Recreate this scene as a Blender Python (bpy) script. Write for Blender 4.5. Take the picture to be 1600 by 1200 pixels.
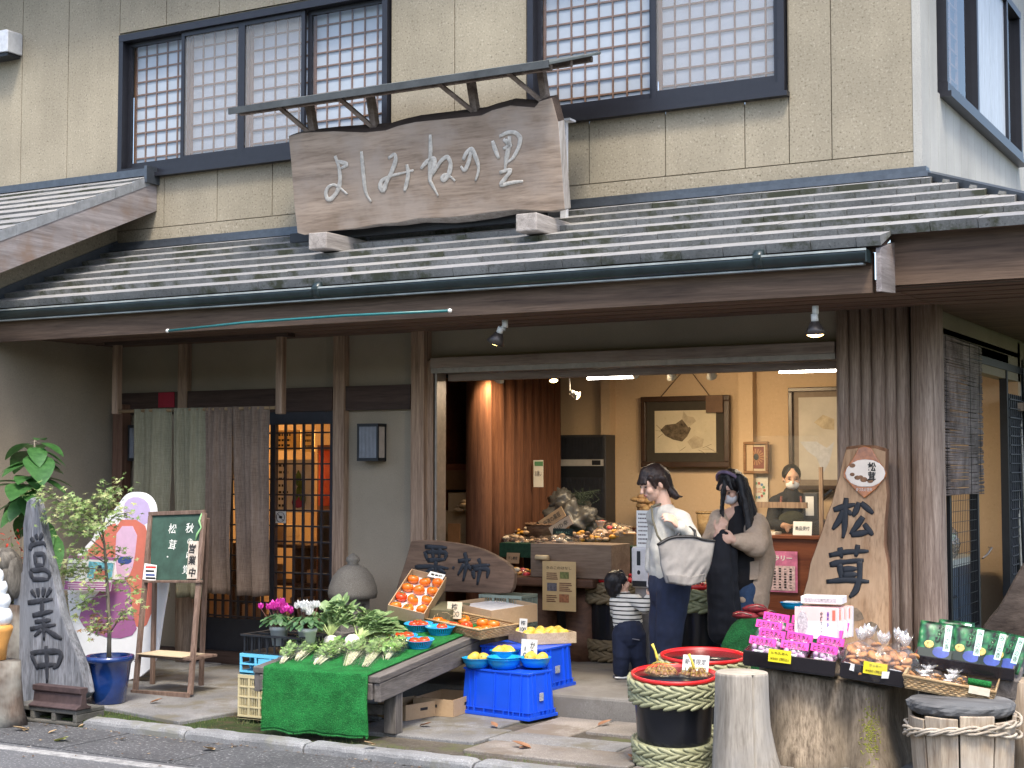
import bpy,bmesh,math,random
from mathutils import Vector,Matrix,noise as mnoise
random.seed(7)
R=math.radians
V=Vector
scene=bpy.context.scene
for _o in list(bpy.data.objects):
    bpy.data.objects.remove(_o)
COL=scene.collection
# ------------------------------------------------------------------ camera
CZ,YAW,PITCH,FPX=1.7,R(29.0),R(3.15),2358.0
cam_d=bpy.data.cameras.new('camera')
cam_d.sensor_width=36.0
cam_d.lens=36.0*FPX/1600.0
cam_d.clip_start=0.1
cam_d.clip_end=500
cam=bpy.data.objects.new('camera',cam_d)
COL.objects.link(cam)
cam.location=(0,0,CZ)
cam.rotation_euler=(math.pi/2+PITCH,0,YAW)
scene.camera=cam
# ------------------------------------------------------------------ world, sun, exposure
SUN_EL,SUN_AZ=R(60),R(36)
world=bpy.data.worlds.new("World")
scene.world=world
world.use_nodes=True
wn=world.node_tree
for n in list(wn.nodes):
    wn.nodes.remove(n)
wo=wn.nodes.new('ShaderNodeOutputWorld')
wb=wn.nodes.new('ShaderNodeBackground')
ws=wn.nodes.new('ShaderNodeTexSky')
ws.sky_type='NISHITA'
ws.sun_disc=False
ws.sun_elevation=SUN_EL
sdir=V((math.sin(SUN_AZ)*math.cos(SUN_EL),-math.cos(SUN_AZ)*math.cos(SUN_EL),math.sin(SUN_EL)))
ws.sun_rotation=math.atan2(sdir.x,sdir.y)
ws.dust_density=3.0
ws.air_density=1.0
wb.inputs['Strength'].default_value=0.15
wn.links.new(ws.outputs[0],wb.inputs[0])
wn.links.new(wb.outputs[0],wo.inputs[0])
sd=bpy.data.lights.new('sun','SUN')
sd.energy=1.5
sd.angle=R(11)
sd.color=(1.0,0.91,0.77)
sun=bpy.data.objects.new('sun',sd)
COL.objects.link(sun)
sun.location=(6,-4,14)
sun.rotation_euler=sdir.to_track_quat('Z','Y').to_euler()
scene.view_settings.view_transform='Standard'
scene.view_settings.look='None'
scene.view_settings.exposure=1.55
scene.view_settings.gamma=1.0
scene.view_settings.use_curve_mapping=False
scene.render.engine='CYCLES'
scene.cycles.use_denoising=True
scene.cycles.max_bounces=8
scene.cycles.transparent_max_bounces=24
scene.cycles.sample_clamp_indirect=6.0
scene.cycles.caustics_reflective=False
scene.cycles.caustics_refractive=False
# ------------------------------------------------------------------ measuring helpers (photo pixel -> real place)
FW=V((-math.sin(YAW)*math.cos(PITCH),math.cos(YAW)*math.cos(PITCH),math.sin(PITCH)))
RT=V((math.cos(YAW),math.sin(YAW),0))
UP=RT.cross(FW)
TC=V((math.sin(YAW),-math.cos(YAW),0))
CP=V((0,0,CZ))
def ray(px,py):return FW+RT*((px-800)/FPX)+UP*((600-py)/FPX)
def PY(px,py,Y):
    d=ray(px,py);return CP+d*(Y/d.y)
def PX(px,py,X):
    d=ray(px,py);return CP+d*(X/d.x)
def PZ(px,py,Z):
    d=ray(px,py);return CP+d*((Z-CZ)/d.z)
def PD(px,py,w):return CP+ray(px,py)*w
def PPL(px,py,p,n):
    d=ray(px,py);return CP+d*((p-CP).dot(n)/d.dot(n))
def depth(p):return(V(p)-CP).dot(FW)
# ------------------------------------------------------------------ materials
MATS={}
def new_mat(name):
    m=bpy.data.materials.new(name);m.use_nodes=True
    return m,m.node_tree,m.node_tree.nodes['Principled BSDF']
def c4(c):return(c[0],c[1],c[2],1.0)
def ramp(nt,stops):
    r=nt.nodes.new('ShaderNodeValToRGB')
    e=r.color_ramp.elements
    while len(e)>1:e.remove(e[-1])
    e[0].position=stops[0][0];e[0].color=c4(stops[0][1])
    for p,c in stops[1:]:
        x=e.new(p);x.color=c4(c)
    return r
def mapping(nt,scale=(1,1,1),coord='Object'):
    tc=nt.nodes.new('ShaderNodeTexCoord');mp=nt.nodes.new('ShaderNodeMapping')
    mp.inputs['Scale'].default_value=scale
    nt.links.new(tc.outputs[coord],mp.inputs['Vector'])
    return mp
def tex_noise(nt,mp,scale,detail=4,rough=0.6,dist=0.0):
    n=nt.nodes.new('ShaderNodeTexNoise')
    n.inputs['Scale'].default_value=scale;n.inputs['Detail'].default_value=detail
    n.inputs['Roughness'].default_value=rough;n.inputs['Distortion'].default_value=dist
    nt.links.new(mp.outputs[0],n.inputs['Vector'])
    return n
def add_bump(nt,b,h,strength,dist=0.01):
    bp=nt.nodes.new('ShaderNodeBump')
    bp.inputs['Strength'].default_value=strength;bp.inputs['Distance'].default_value=dist
    nt.links.new(h,bp.inputs['Height']);nt.links.new(bp.outputs[0],b.inputs['Normal'])
def mixc(nt,fac,a,b,mode='MIX'):
    m=nt.nodes.new('ShaderNodeMix');m.data_type='RGBA';m.blend_type=mode
    for sock,val in((m.inputs[0],fac),(m.inputs[6],a),(m.inputs[7],b)):
        if hasattr(val,'is_linked'):nt.links.new(val,sock)
        elif isinstance(val,(int,float)):sock.default_value=val
        else:sock.default_value=c4(val)
    return m.outputs[2]
def plain(name,col,rough=0.5,metal=0.0,var=0.12,scale=18,spec=0.5,bump=0.0,emit=None,es=0,coat=0.0,sub=0.0):
    """a nearly even surface with a little uneven tone"""
    if name in MATS:return MATS[name]
    m,nt,b=new_mat(name)
    b.inputs['Roughness'].default_value=rough;b.inputs['Metallic'].default_value=metal
    b.inputs['Specular IOR Level'].default_value=spec
    if coat:b.inputs['Coat Weight'].default_value=coat
    if sub:
        b.inputs['Subsurface Weight'].default_value=sub
        b.inputs['Subsurface Radius'].default_value=(0.01,0.006,0.004)
    if var:
        mp=mapping(nt);n=tex_noise(nt,mp,scale,5,.65)
        lo=[max(0,c*(1-var*1.6))for c in col];hi=[min(1,c*(1+var*1.3))for c in col]
        r=ramp(nt,[(0.25,lo),(0.75,hi)])
        nt.links.new(n.outputs['Fac'],r.inputs[0]);nt.links.new(r.outputs[0],b.inputs['Base Color'])
        if bump:add_bump(nt,b,n.outputs['Fac'],bump)
    else:
        b.inputs['Base Color'].default_value=c4(col)
    if emit:
        b.inputs['Emission Color'].default_value=c4(emit);b.inputs['Emission Strength'].default_value=es
    MATS[name]=m
    return m
def wood(name,dark,light,axis='x',scale=6.0,stretch=14.0,rough=0.75,bump=0.25,blot=None,lines=0.5):
    """grain running along one object axis, with broad weather patches"""
    if name in MATS:return MATS[name]
    m,nt,b=new_mat(name)
    s={'x':(1,stretch,stretch),'y':(stretch,1,stretch),'z':(stretch,stretch,1)}[axis]
    mp=mapping(nt,s)
    n1=tex_noise(nt,mp,scale*.35,6,.65,.6)
    n2=tex_noise(nt,mp,scale*2.2,4,.6)
    mp2=mapping(nt,(1,1,1));n3=tex_noise(nt,mp2,2.3,4,.6)
    mid=[(a+c)/2 for a,c in zip(dark,light)]
    r1=ramp(nt,[(0.3,dark),(0.5,mid),(0.68,light)])
    nt.links.new(n1.outputs['Fac'],r1.inputs[0])
    r2=ramp(nt,[(0.3,(.45,.42,.4)),(0.55,(1,1,1))])
    nt.links.new(n2.outputs['Fac'],r2.inputs[0])
    c=mixc(nt,lines,r1.outputs[0],r2.outputs[0],'MULTIPLY')
    if blot:
        rb=ramp(nt,[(0.45,(0,0,0)),(0.62,(1,1,1))])
        nt.links.new(n3.outputs['Fac'],rb.inputs[0])
        c2=mixc(nt,.75,c,blot)
        c=mixc(nt,rb.outputs[0],c,c2)
    nt.links.new(c,b.inputs['Base Color'])
    b.inputs['Roughness'].default_value=rough
    b.inputs['Specular IOR Level'].default_value=0.3
    if bump:add_bump(nt,b,n2.outputs['Fac'],bump,.006)
    MATS[name]=m
    return m
def speckle(name,base,dark,light,scale=260,big=3.0,bigvar=.15,rough=.9,bump=.3,patch=None,patch_scale=1.5,dist=.004,streak=0.0):
    """render, asphalt or granite: fine grains over a broad drift of tone"""
    if name in MATS:return MATS[name]
    m,nt,b=new_mat(name)
    mp=mapping(nt)
    n1=tex_noise(nt,mp,scale,2,.7)
    n2=tex_noise(nt,mp,big,5,.6)
    r1=ramp(nt,[(0.28,dark),(0.42,base),(0.58,base),(0.72,light)])
    nt.links.new(n1.outputs['Fac'],r1.inputs[0])
    r2=ramp(nt,[(0.3,(1-bigvar*2,)*3),(0.7,(1,1,1))])
    nt.links.new(n2.outputs['Fac'],r2.inputs[0])
    c=mixc(nt,1.0,r1.outputs[0],r2.outputs[0],'MULTIPLY')
    if patch:
        n3=tex_noise(nt,mp,patch_scale,6,.7)
        r3=ramp(nt,[(0.5,(0,0,0)),(0.6,(1,1,1))]);nt.links.new(n3.outputs['Fac'],r3.inputs[0])
        c=mixc(nt,r3.outputs[0],c,patch)
    if streak:
        ms_=mapping(nt,(3.2,3.2,.35));n4=tex_noise(nt,ms_,1.0,5,.65);r4=ramp(nt,[(.35,(1-streak,)*3),(.6,(1,1,1))]);nt.links.new(n4.outputs['Fac'],r4.inputs[0]);c=mixc(nt,1.0,c,r4.outputs[0],'MULTIPLY')
    nt.links.new(c,b.inputs['Base Color'])
    b.inputs['Roughness'].default_value=rough
    b.inputs['Specular IOR Level'].default_value=0.3
    if bump:add_bump(nt,b,n1.outputs['Fac'],bump,dist)
    MATS[name]=m
    return m
def film(name,tint=(1,1,1),gloss=.25,rough=.12,haze=0.12,bump=0.0):
    """clear film or glass: mostly see-through with a sheen that grows at grazing angles"""
    if name in MATS:return MATS[name]
    m,nt,b=new_mat(name)
    out=nt.nodes['Material Output']
    t=nt.nodes.new('ShaderNodeBsdfTransparent');t.inputs[0].default_value=c4(tint)
    g=nt.nodes.new('ShaderNodeBsdfGlossy');g.inputs['Roughness'].default_value=rough
    d=nt.nodes.new('ShaderNodeBsdfDiffuse');d.inputs[0].default_value=(.85,.85,.85,1)
    fr=nt.nodes.new('ShaderNodeLayerWeight');fr.inputs['Blend'].default_value=.5
    pw=nt.nodes.new('ShaderNodeMath');pw.operation='POWER';pw.inputs[1].default_value=4.5;nt.links.new(fr.outputs['Facing'],pw.inputs[0])
    ma=nt.nodes.new('ShaderNodeMath');ma.operation='MULTIPLY_ADD';ma.use_clamp=True
    ma.inputs[1].default_value=.9;ma.inputs[2].default_value=gloss+.03
    nt.links.new(pw.outputs[0],ma.inputs[0])
    s1=nt.nodes.new('ShaderNodeMixShader');s2=nt.nodes.new('ShaderNodeMixShader')
    s1.inputs[0].default_value=haze
    nt.links.new(t.outputs[0],s1.inputs[1]);nt.links.new(d.outputs[0],s1.inputs[2])
    nt.links.new(ma.outputs[0],s2.inputs[0]);nt.links.new(s1.outputs[0],s2.inputs[1]);nt.links.new(g.outputs[0],s2.inputs[2])
    nt.links.new(s2.outputs[0],out.inputs[0])
    if bump:
        mp=mapping(nt);n=tex_noise(nt,mp,38,3,.6)
        bp=nt.nodes.new('ShaderNodeBump');bp.inputs['Strength'].default_value=bump;bp.inputs['Distance'].default_value=.02
        nt.links.new(n.outputs['Fac'],bp.inputs['Height'])
        nt.links.new(bp.outputs[0],g.inputs['Normal']);nt.links.new(bp.outputs[0],fr.inputs['Normal'])
    MATS[name]=m
    return m
def leafmat(name,c1,c2,rough=.5,trans=.25):
    if name in MATS:return MATS[name]
    m,nt,b=new_mat(name)
    mp=mapping(nt);n=tex_noise(nt,mp,22,3,.6)
    r=ramp(nt,[(0.3,c1),(0.7,c2)])
    nt.links.new(n.outputs['Fac'],r.inputs[0]);nt.links.new(r.outputs[0],b.inputs['Base Color'])
    b.inputs['Roughness'].default_value=rough
    out=nt.nodes['Material Output']
    tr=nt.nodes.new('ShaderNodeBsdfTranslucent');nt.links.new(r.outputs[0],tr.inputs[0])
    mx=nt.nodes.new('ShaderNodeMixShader');mx.inputs[0].default_value=trans
    nt.links.new(b.outputs[0],mx.inputs[1]);nt.links.new(tr.outputs[0],mx.inputs[2]);nt.links.new(mx.outputs[0],out.inputs[0])
    MATS[name]=m
    return m
# ------------------------------------------------------------------ mesh builder
WORLD_PARENTS=set()
def attach(o,parent):
    """parts of a thing made with world=True are modelled where they stand; all others in the thing's own axes"""
    if not parent:return
    o.parent=parent
    if parent.name in WORLD_PARENTS:o.matrix_parent_inverse=Matrix.Translation(-parent.location)
class MB:
    def __init__(s):s.v=[];s.f=[];s.m=[];s.s=[]
    def add(s,vs,fs,mi=0,smooth=False):
        o=len(s.v);s.v+=[V(p)for p in vs]
        for f in fs:s.f.append([i+o for i in f]);s.m.append(mi);s.s.append(smooth)
        return s
    def box(s,lo,hi,mi=0,M=None):
        a,b=lo,hi
        vs=[V((x,y,z))for z in(a[2],b[2])for y in(a[1],b[1])for x in(a[0],b[0])]
        if M:vs=[M@p for p in vs]
        return s.add(vs,[(0,2,3,1),(4,5,7,6),(0,1,5,4),(2,6,7,3),(0,4,6,2),(1,3,7,5)],mi)
    def bar(s,p,q,w,h,up=(0,0,1),mi=0):
        p,q=V(p),V(q);d=(q-p).normalized();u=V(up)
        if abs(d.dot(u))>.98:u=V((0,1,0))
        a=d.cross(u).normalized();c=a.cross(d)
        vs=[e+a*(w/2*i)+c*(h/2*j)for e in(p,q)for i,j in((-1,-1),(1,-1),(1,1),(-1,1))]
        return s.add(vs,[(3,2,1,0),(4,5,6,7),(0,1,5,4),(1,2,6,5),(2,3,7,6),(3,0,4,7)],mi)
    def tube(s,pts,r,n=8,mi=0,cap=True,smooth=True):
        pts=[V(p)for p in pts];k=len(pts)
        rs=r if isinstance(r,(list,tuple))else[r]*k
        rings=[];prev=None
        for i in range(k):
            d=(pts[min(i+1,k-1)]-pts[max(i-1,0)])
            d=d.normalized()if d.length>1e-9 else V((0,0,1))
            if prev is None:
                a=d.orthogonal().normalized()
            else:
                a=prev-d*prev.dot(d)
                a=a.normalized()if a.length>1e-6 else d.orthogonal().normalized()
            prev=a;b=d.cross(a)
            rings.append([pts[i]+(a*math.cos(2*math.pi*j/n)+b*math.sin(2*math.pi*j/n))*rs[i]for j in range(n)])
        vs=[p for g in rings for p in g];fs=[]
        for i in range(k-1):
            for j in range(n):
                fs.append((i*n+j,i*n+(j+1)%n,(i+1)*n+(j+1)%n,(i+1)*n+j))
        s.add(vs,fs,mi,smooth)
        if cap:
            o=len(s.v)-len(vs)
            s.f.append([o+j for j in range(n)][::-1]);s.m.append(mi);s.s.append(False)
            s.f.append([o+(k-1)*n+j for j in range(n)]);s.m.append(mi);s.s.append(False)
        return s
    def lathe(s,prof,n=24,c=(0,0,0),mi=0,smooth=True,wob=None,axis=None):
        c=V(c);vs=[];fs=[];k=len(prof)
        for i,(r,z)in enumerate(prof):
            for j in range(n):
                a=2*math.pi*j/n
                rr=r*(1+(wob(a,z)if wob else 0))
                p=V((rr*math.cos(a),rr*math.sin(a),z))
                if axis:p=axis@p
                vs.append(c+p)
        for i in range(k-1):
            for j in range(n):
                fs.append((i*n+j,i*n+(j+1)%n,(i+1)*n+(j+1)%n,(i+1)*n+j))
        if prof[0][0]>1e-5:fs.append(tuple(range(n))[::-1])
        if prof[-1][0]>1e-5:fs.append(tuple((k-1)*n+j for j in range(n)))
        return s.add(vs,fs,mi,smooth)
    def ball(s,c,r,nu=14,nv=9,mi=0,M=None,nz=0.0,nf=4.0,seed=0.0):
        c=V(c);r=V(r)if isinstance(r,(tuple,list,Vector))else V((r,r,r))
        vs=[V((0,0,-1))]
        for i in range(1,nv):
            t=math.pi*i/nv-math.pi/2
            for j in range(nu):
                a=2*math.pi*j/nu
                vs.append(V((math.cos(t)*math.cos(a),math.cos(t)*math.sin(a),math.sin(t))))
        vs.append(V((0,0,1)))
        out=[]
        for p in vs:
            k=1.0+(nz*mnoise.noise(p*nf+V((seed,seed*1.7,0)))if nz else 0)
            q=V((p.x*r.x,p.y*r.y,p.z*r.z))*k
            if M:q=M@q
            out.append(c+q)
        fs=[(0,1+(j+1)%nu,1+j)for j in range(nu)]
        for i in range(nv-2):
            for j in range(nu):
                a=1+i*nu+j;b=1+i*nu+(j+1)%nu
                fs.append((a,b,b+nu,a+nu))
        e=len(vs)-1;o=1+(nv-2)*nu
        fs+=[(o+j,o+(j+1)%nu,e)for j in range(nu)]
        return s.add(out,fs,mi,True)
    def prism(s,poly,t0,t1,M=None,mi=0,back=None,mi_side=None):
        """polygon in local x,z; extruded along local y from t0 (front) to t1; back = its own outline for a bevelled far face"""
        n=len(poly);back=back or poly
        vs=[V((p[0],t0,p[1]))for p in poly]+[V((p[0],t1,p[1]))for p in back]
        if M:vs=[M@p for p in vs]
        ms=mi if mi_side is None else mi_side
        s.add(vs,[tuple(range(n)),tuple(range(n,2*n))[::-1]],mi)
        o=len(s.v)-2*n
        for i in range(n):
            j=(i+1)%n
            s.f.append([o+j,o+i,o+n+i,o+n+j]);s.m.append(ms);s.s.append(False)
        return s
    def grid(s,fn,nu,nv,mi=0,smooth=True,flip=False):
        vs=[fn(i/nu,j/nv)for j in range(nv+1)for i in range(nu+1)]
        fs=[]
        for j in range(nv):
            for i in range(nu):
                a=j*(nu+1)+i
                q=(a,a+1,a+nu+2,a+nu+1)
                fs.append(q[::-1]if flip else q)
        return s.add(vs,fs,mi,smooth)
    def build(s,name,mats,parent=None,loc=None,rz=None,bevel=0.0,seg=2,thick=0.0,sub=0,fix=True):
        me=bpy.data.meshes.new(name)
        me.from_pydata([tuple(p)for p in s.v],[],s.f)
        if not isinstance(mats,(list,tuple)):mats=[mats]
        for m in mats:me.materials.append(m)
        me.polygons.foreach_set('material_index',s.m)
        me.polygons.foreach_set('use_smooth',s.s)
        me.update()
        if fix:
            bm=bmesh.new();bm.from_mesh(me)
            bmesh.ops.recalc_face_normals(bm,faces=bm.faces);bm.to_mesh(me);bm.free()
        o=bpy.data.objects.new(name,me);COL.objects.link(o)
        attach(o,parent)
        if loc is not None:o.location=loc
        if rz is not None:o.rotation_euler=(0,0,rz)
        if thick:
            k=o.modifiers.new('thickness','SOLIDIFY');k.thickness=thick;k.offset=0
        if bevel:
            k=o.modifiers.new('edge','BEVEL');k.width=bevel;k.segments=seg;k.limit_method='ANGLE';k.angle_limit=R(40)
        if sub:
            k=o.modifiers.new('smooth','SUBSURF');k.levels=sub;k.render_levels=sub
        return o
def tag(o,label=None,cat=None,group=None,kind=None):
    if label:o['label']=label
    if cat:o['category']=cat
    if group:o['group']=group
    if kind:o['kind']=kind
    return o
def thing(name,label,cat,loc=(0,0,0),rz=0.0,group=None,world=False):
    o=bpy.data.objects.new(name,None);COL.objects.link(o)
    o.empty_display_size=.1
    if world:WORLD_PARENTS.add(o.name)
    o.location=loc;o.rotation_euler=(0,0,rz)
    return tag(o,label,cat,group)
def dup(o,parent=None):
    c=o.copy();COL.objects.link(c)
    if parent:c.parent=parent
    for ch in list(o.children):dup(ch,c)
    return c
# ------------------------------------------------------------------ lettering
TEXT_CACHE={}
def text_mesh(body,bold=0.0,depth_=.004,line=1.0,shear=0.0):
    key=(body,bold,depth_,line,shear)
    if key in TEXT_CACHE:return TEXT_CACHE[key]
    cu=bpy.data.curves.new('lettering','FONT')
    cu.body=body;cu.align_x='CENTER';cu.align_y='CENTER'
    cu.offset=bold;cu.extrude=depth_;cu.space_line=line;cu.shear=shear
    cu.resolution_u=3
    o=bpy.data.objects.new('lettering',cu);COL.objects.link(o)
    dg=bpy.context.evaluated_depsgraph_get()
    me=bpy.data.meshes.new_from_object(o.evaluated_get(dg))
    bpy.data.objects.remove(o)
    TEXT_CACHE[key]=me
    return me
def text(body,size,mat,parent,centre,right,up,bold=0.0,depth_=.01,line=1.0,name='lettering',fit=None,shear=0.0,warp=0.0):
    """raised lettering lying on a plane spanned by right/up (local to the parent)"""
    me=text_mesh(body,bold,depth_,line,shear).copy()
    me.name=name
    xs=[v.co.x for v in me.vertices];ys=[v.co.y for v in me.vertices]
    if not xs:return None
    cx,cy=(max(xs)+min(xs))/2,(max(ys)+min(ys))/2
    sx=sy=size
    if fit:sx=fit[0]/(max(xs)-min(xs));sy=fit[1]/(max(ys)-min(ys))
    r=V(right).normalized();u=V(up).normalized();n=r.cross(u)
    c=V(centre)
    for v in me.vertices:
        x,y=v.co.x-cx,v.co.y-cy
        if warp:
            x+=warp*mnoise.noise(V((x*2.1,y*2.1,3.3)));y+=warp*mnoise.noise(V((x*2.1,y*2.1,9.1)))
        v.co=c+r*(x*sx)+u*(y*sy)+n*(v.co.z*size)
    me.materials.clear();me.materials.append(mat)
    o=bpy.data.objects.new(name,me);COL.objects.link(o)
    attach(o,parent)
    return o
def basis(origin,right,up):
    """matrix with local x = right, local z = up, local y = into the surface"""
    r=V(right).normalized();u=V(up).normalized();y=u.cross(r)
    u=r.cross(y)
    M=Matrix((r,y,u)).transposed().to_4x4();M.translation=V(origin)
    return M
def frame_from(a,b,ydir=None,up=V((0,0,1))):
    """matrix with x from a to b, z as near to up as it can be; returns it with the length"""
    e=b-a;L=e.length;e=e.normalized();y=up.cross(e).normalized()if ydir is None else V(ydir);y=(y-e*y.dot(e)).normalized()
    M=Matrix((e,y,e.cross(y))).transposed().to_4x4();M.translation=a
    return M,L
def brush(mb,strokes,mp,n,half,lift=.004,taper=.55):
    """brush written characters: soft tapering strokes laid nearly flat on a face; mp maps traced points to the face"""
    o0=mp(*strokes[0][0])
    for st in strokes:
        pts=[mp(*p)for p in st];fine=[]
        for i in range(len(pts)-1):
            for q in range(5):fine.append(pts[i].lerp(pts[i+1],q/5))
        fine.append(pts[-1])
        for _ in range(2):fine=[fine[0]]+[(fine[i-1]+fine[i]*2+fine[i+1])/4 for i in range(1,len(fine)-1)]+[fine[-1]]
        k=len(fine);rs=[half*(1-taper*abs(2*i/(k-1)-.75)**2.2*.6)*(1+.3*mnoise.noise(fine[i]*16))for i in range(k)]
        a0=len(mb.v);mb.tube(fine,rs,8)
        for i in range(a0,len(mb.v)):
            d=(mb.v[i]-fine[0]).dot(n);mb.v[i]=mb.v[i]-n*(d-max(-.002,min(.003,d*.2)))+n*lift
# ================================================================== SETTING: ground
M_ASPH=speckle('asphalt',(.12,.123,.13),(.045,.047,.052),(.42,.42,.42),55,1.2,.16,.85,.5,(.09,.09,.093),1.1)
M_ASPH2=speckle('dark asphalt',(.085,.087,.092),(.035,.035,.04),(.32,.32,.32),55,1.6,.2,.85,.5)
M_GRAN=speckle('granite slab',(.22,.22,.22),(.1,.1,.105),(.42,.42,.41),120,2.2,.25,.75,.5,(.13,.12,.095),2.6)
M_GRAN2=speckle('warm granite slab',(.25,.225,.2),(.12,.1,.09),(.44,.41,.37),120,2.0,.25,.75,.5,(.15,.125,.1),2.8)
M_KERB=speckle('kerb stone',(.25,.255,.26),(.11,.11,.115),(.42,.42,.42),110,3,.25,.8,.6,(.17,.17,.15),4)
M_CONC=speckle('worn concrete',(.2,.19,.175),(.13,.12,.11),(.27,.26,.24),120,1.5,.2,.85,.25,(.14,.13,.115),2.0)
M_MOSS=speckle('moss and earth',(.035,.06,.012),(.05,.04,.02),(.07,.1,.02),70,5,.3,.95,.9,(.06,.045,.025),6,.02)
M_WHITE_LINE=speckle('worn white road paint',(.38,.38,.375),(.15,.15,.15),(.5,.5,.49),80,5,.2,.8,.2,(.2,.2,.2),9)
m=MB();m.box((-60,-40,-.4),(40,60,-.004));tag(m.build('ground',M_MOSS),kind='structure')
m=MB();m.box((-60,-6,-.2),(40,7.34,0));tag(m.build('road',M_ASPH),kind='structure')
m=MB()
xx=-14.0
while xx<6:
    w_=random.uniform(.7,1.0)
    m.box((xx,6.72,.0),(xx+w_-.008,7.33,.004+random.uniform(0,.003)));xx+=w_
tag(m.build('road_edge',M_ASPH2),kind='structure')
m=MB();m.box((-14,6.56,0),(6,6.655,.004));tag(m.build('road_line',M_WHITE_LINE),kind='structure')
m=MB()
for x0,x1 in((-9.7,-8.35),(-7.27,-6.42),(-6.41,-5.5),(-5.485,-4.33),(-4.315,-3.2),(-3.185,-2.1),(-2.085,-.9),(-.885,.4)):
    n_=int((x1-x0)/.03);prof=[(7.345,-.1),(7.345,.034),(7.353,.05),(7.372,.06),(7.44,.064),(7.458,.058),(7.465,-.1)];vs=[]
    for i in range(n_+1):
        x=x0+(x1-x0)*i/n_;e=.012 if i in(0,n_)else 0
        for y,z in prof:vs.append(V((x,y+.006*mnoise.noise(V((x*9,y*40,z*30))),z+(.006*mnoise.noise(V((x*11,y*30,5)))-e if z>0 else 0))))
    k=len(prof);m.add(vs,[(i*k+j,i*k+j+1,(i+1)*k+j+1,(i+1)*k+j)for i in range(n_)for j in range(k-1)]+[tuple(range(k)),tuple(range(n_*k,n_*k+k))],0,False)
tag(m.build('kerb',M_KERB),kind='structure')
m=MB();m.box((-14,7.42,-.1),(3,10.6,.035));tag(m.build('earth_strip',M_MOSS),kind='structure')
m=MB();m.box((-5.25,7.468,-.05),(2,9.0,.041));tag(m.build('soil',speckle('dry grey soil',(.11,.095,.075),(.06,.05,.04),(.18,.165,.14),60,4,.3,.95,.8,(.075,.08,.035),3)),kind='structure')
def slab_poly(mb,pts,z0,z1,mi=0):
    n=len(pts);vs=[V((p[0],p[1],z1))for p in pts]+[V((p[0],p[1],z0))for p in pts]
    mb.add(vs,[tuple(range(n)),tuple(range(n,2*n))[::-1]]+[(i,n+i,n+(i+1)%n,(i+1)%n)for i in range(n)],mi)
m=MB()
_a=[PZ(*p,.06)for p in((130,1098),(280,1127),(372,1098),(372,1078),(205,1062))]
slab_poly(m,[(-8.4,7.9),(_a[0].x,_a[0].y),(_a[1].x,_a[1].y),(-6.55,8.35),(-6.55,8.9),(-8.4,8.9)],-.05,.06)
for x0,x1,y0,y1,k in((-9.55,-8.3,8.92,10.5,0),(-8.29,-7.1,8.92,10.5,0),(-7.09,-6.0,8.92,10.5,0),(-6.53,-5.6,8.32,8.9,0),
                          (-5.59,-4.75,8.35,8.95,0),(-5.55,-4.62,7.86,8.34,0),(-4.6,-4.22,8.3,8.95,1),(-4.2,-3.2,8.52,8.95,1),
                          (-4.6,-3.75,8.0,8.29,0),(-3.74,-2.7,8.0,8.5,1),(-4.55,-3.5,7.62,7.98,1),(-3.48,-2.3,7.55,7.98,1),
                          (-2.68,-1.4,8.0,8.95,0),(-2.28,-1.0,7.55,7.98,0),(-3.18,-2.0,8.52,8.95,0),(-1.38,1,7.55,8.95,0)):
    slab_poly(m,[(x0,y0),(x1,y0),(x1,y1),(x0,y1)],-.05,.06+random.uniform(-.003,.004),k)
tag(m.build('pavement',[M_GRAN,M_GRAN2],bevel=.008),kind='structure')
m=MB();m.box((-6.3,8.98,-.05),(2,10.2,.2));m.box((-9.6,10.21,-.05),(-2.4,16.5,.2))
tag(m.build('shop_floor',M_CONC,bevel=.02),kind='structure')
rg_=random.Random(77)
m=MB()
for k in range(2600):
    u=rg_.random();x=rg_.uniform(-7.2,-3.2);y=7.48+abs(rg_.gauss(0,.06))
    if rg_.random()<.4:c_=PZ(rg_.uniform(130,290),1103+rg_.random()*20,.04);x,y=c_.x,max(7.48,c_.y)
    elif rg_.random()<.3:c_=PZ(rg_.uniform(300,420),rg_.uniform(1100,1132),.04);x,y=c_.x,max(7.48,c_.y)
    if mnoise.noise(V((x*4,y*9,1)))<-.05:continue
    h=rg_.uniform(.008,.035);d=V((rg_.uniform(-.6,.6),rg_.uniform(-.6,.6),1))*h;m.add([V((x-.0022,y,.034)),V((x+.0022,y,.034)),V((x,y,.034))+d],[(0,1,2)],rg_.choice((0,0,1)))
tag(m.build('grass_tufts',[leafmat('moss green tuft',(.06,.1,.02),(.13,.19,.05)),leafmat('dull olive tuft',(.12,.12,.04),(.2,.18,.08))],fix=False),kind='stuff')
m=MB()
for k in range(420):
    x=rg_.uniform(-8,-2);y=7.335-abs(rg_.gauss(0,.05))if rg_.random()<.75 else rg_.uniform(6.4,7.3);s_=rg_.uniform(.004,.016);a=rg_.uniform(0,6.3);d=V((math.cos(a),math.sin(a),rg_.uniform(-.1,.3)))*s_;e=V((-d.y,d.x,0))*rg_.uniform(.3,.8);c_=V((x,y,.009));m.add([c_-d,c_+e,c_+d,c_-e],[(0,1,2,3)],rg_.choice((0,0,1,2)))
tag(m.build('leaf_litter',[plain('brown litter',(.1,.06,.035),.9),plain('tan litter',(.3,.22,.13),.9),plain('dark litter',(.03,.028,.02),.9)],fix=False),kind='stuff')
M_HILL=speckle('added wooded slope',(.05,.075,.03),(.02,.035,.012),(.1,.13,.05),1.2,.3,.3,.95,0)  # unseen hill behind the camera, added to cut sky light and darken window reflections
m=MB()
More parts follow.
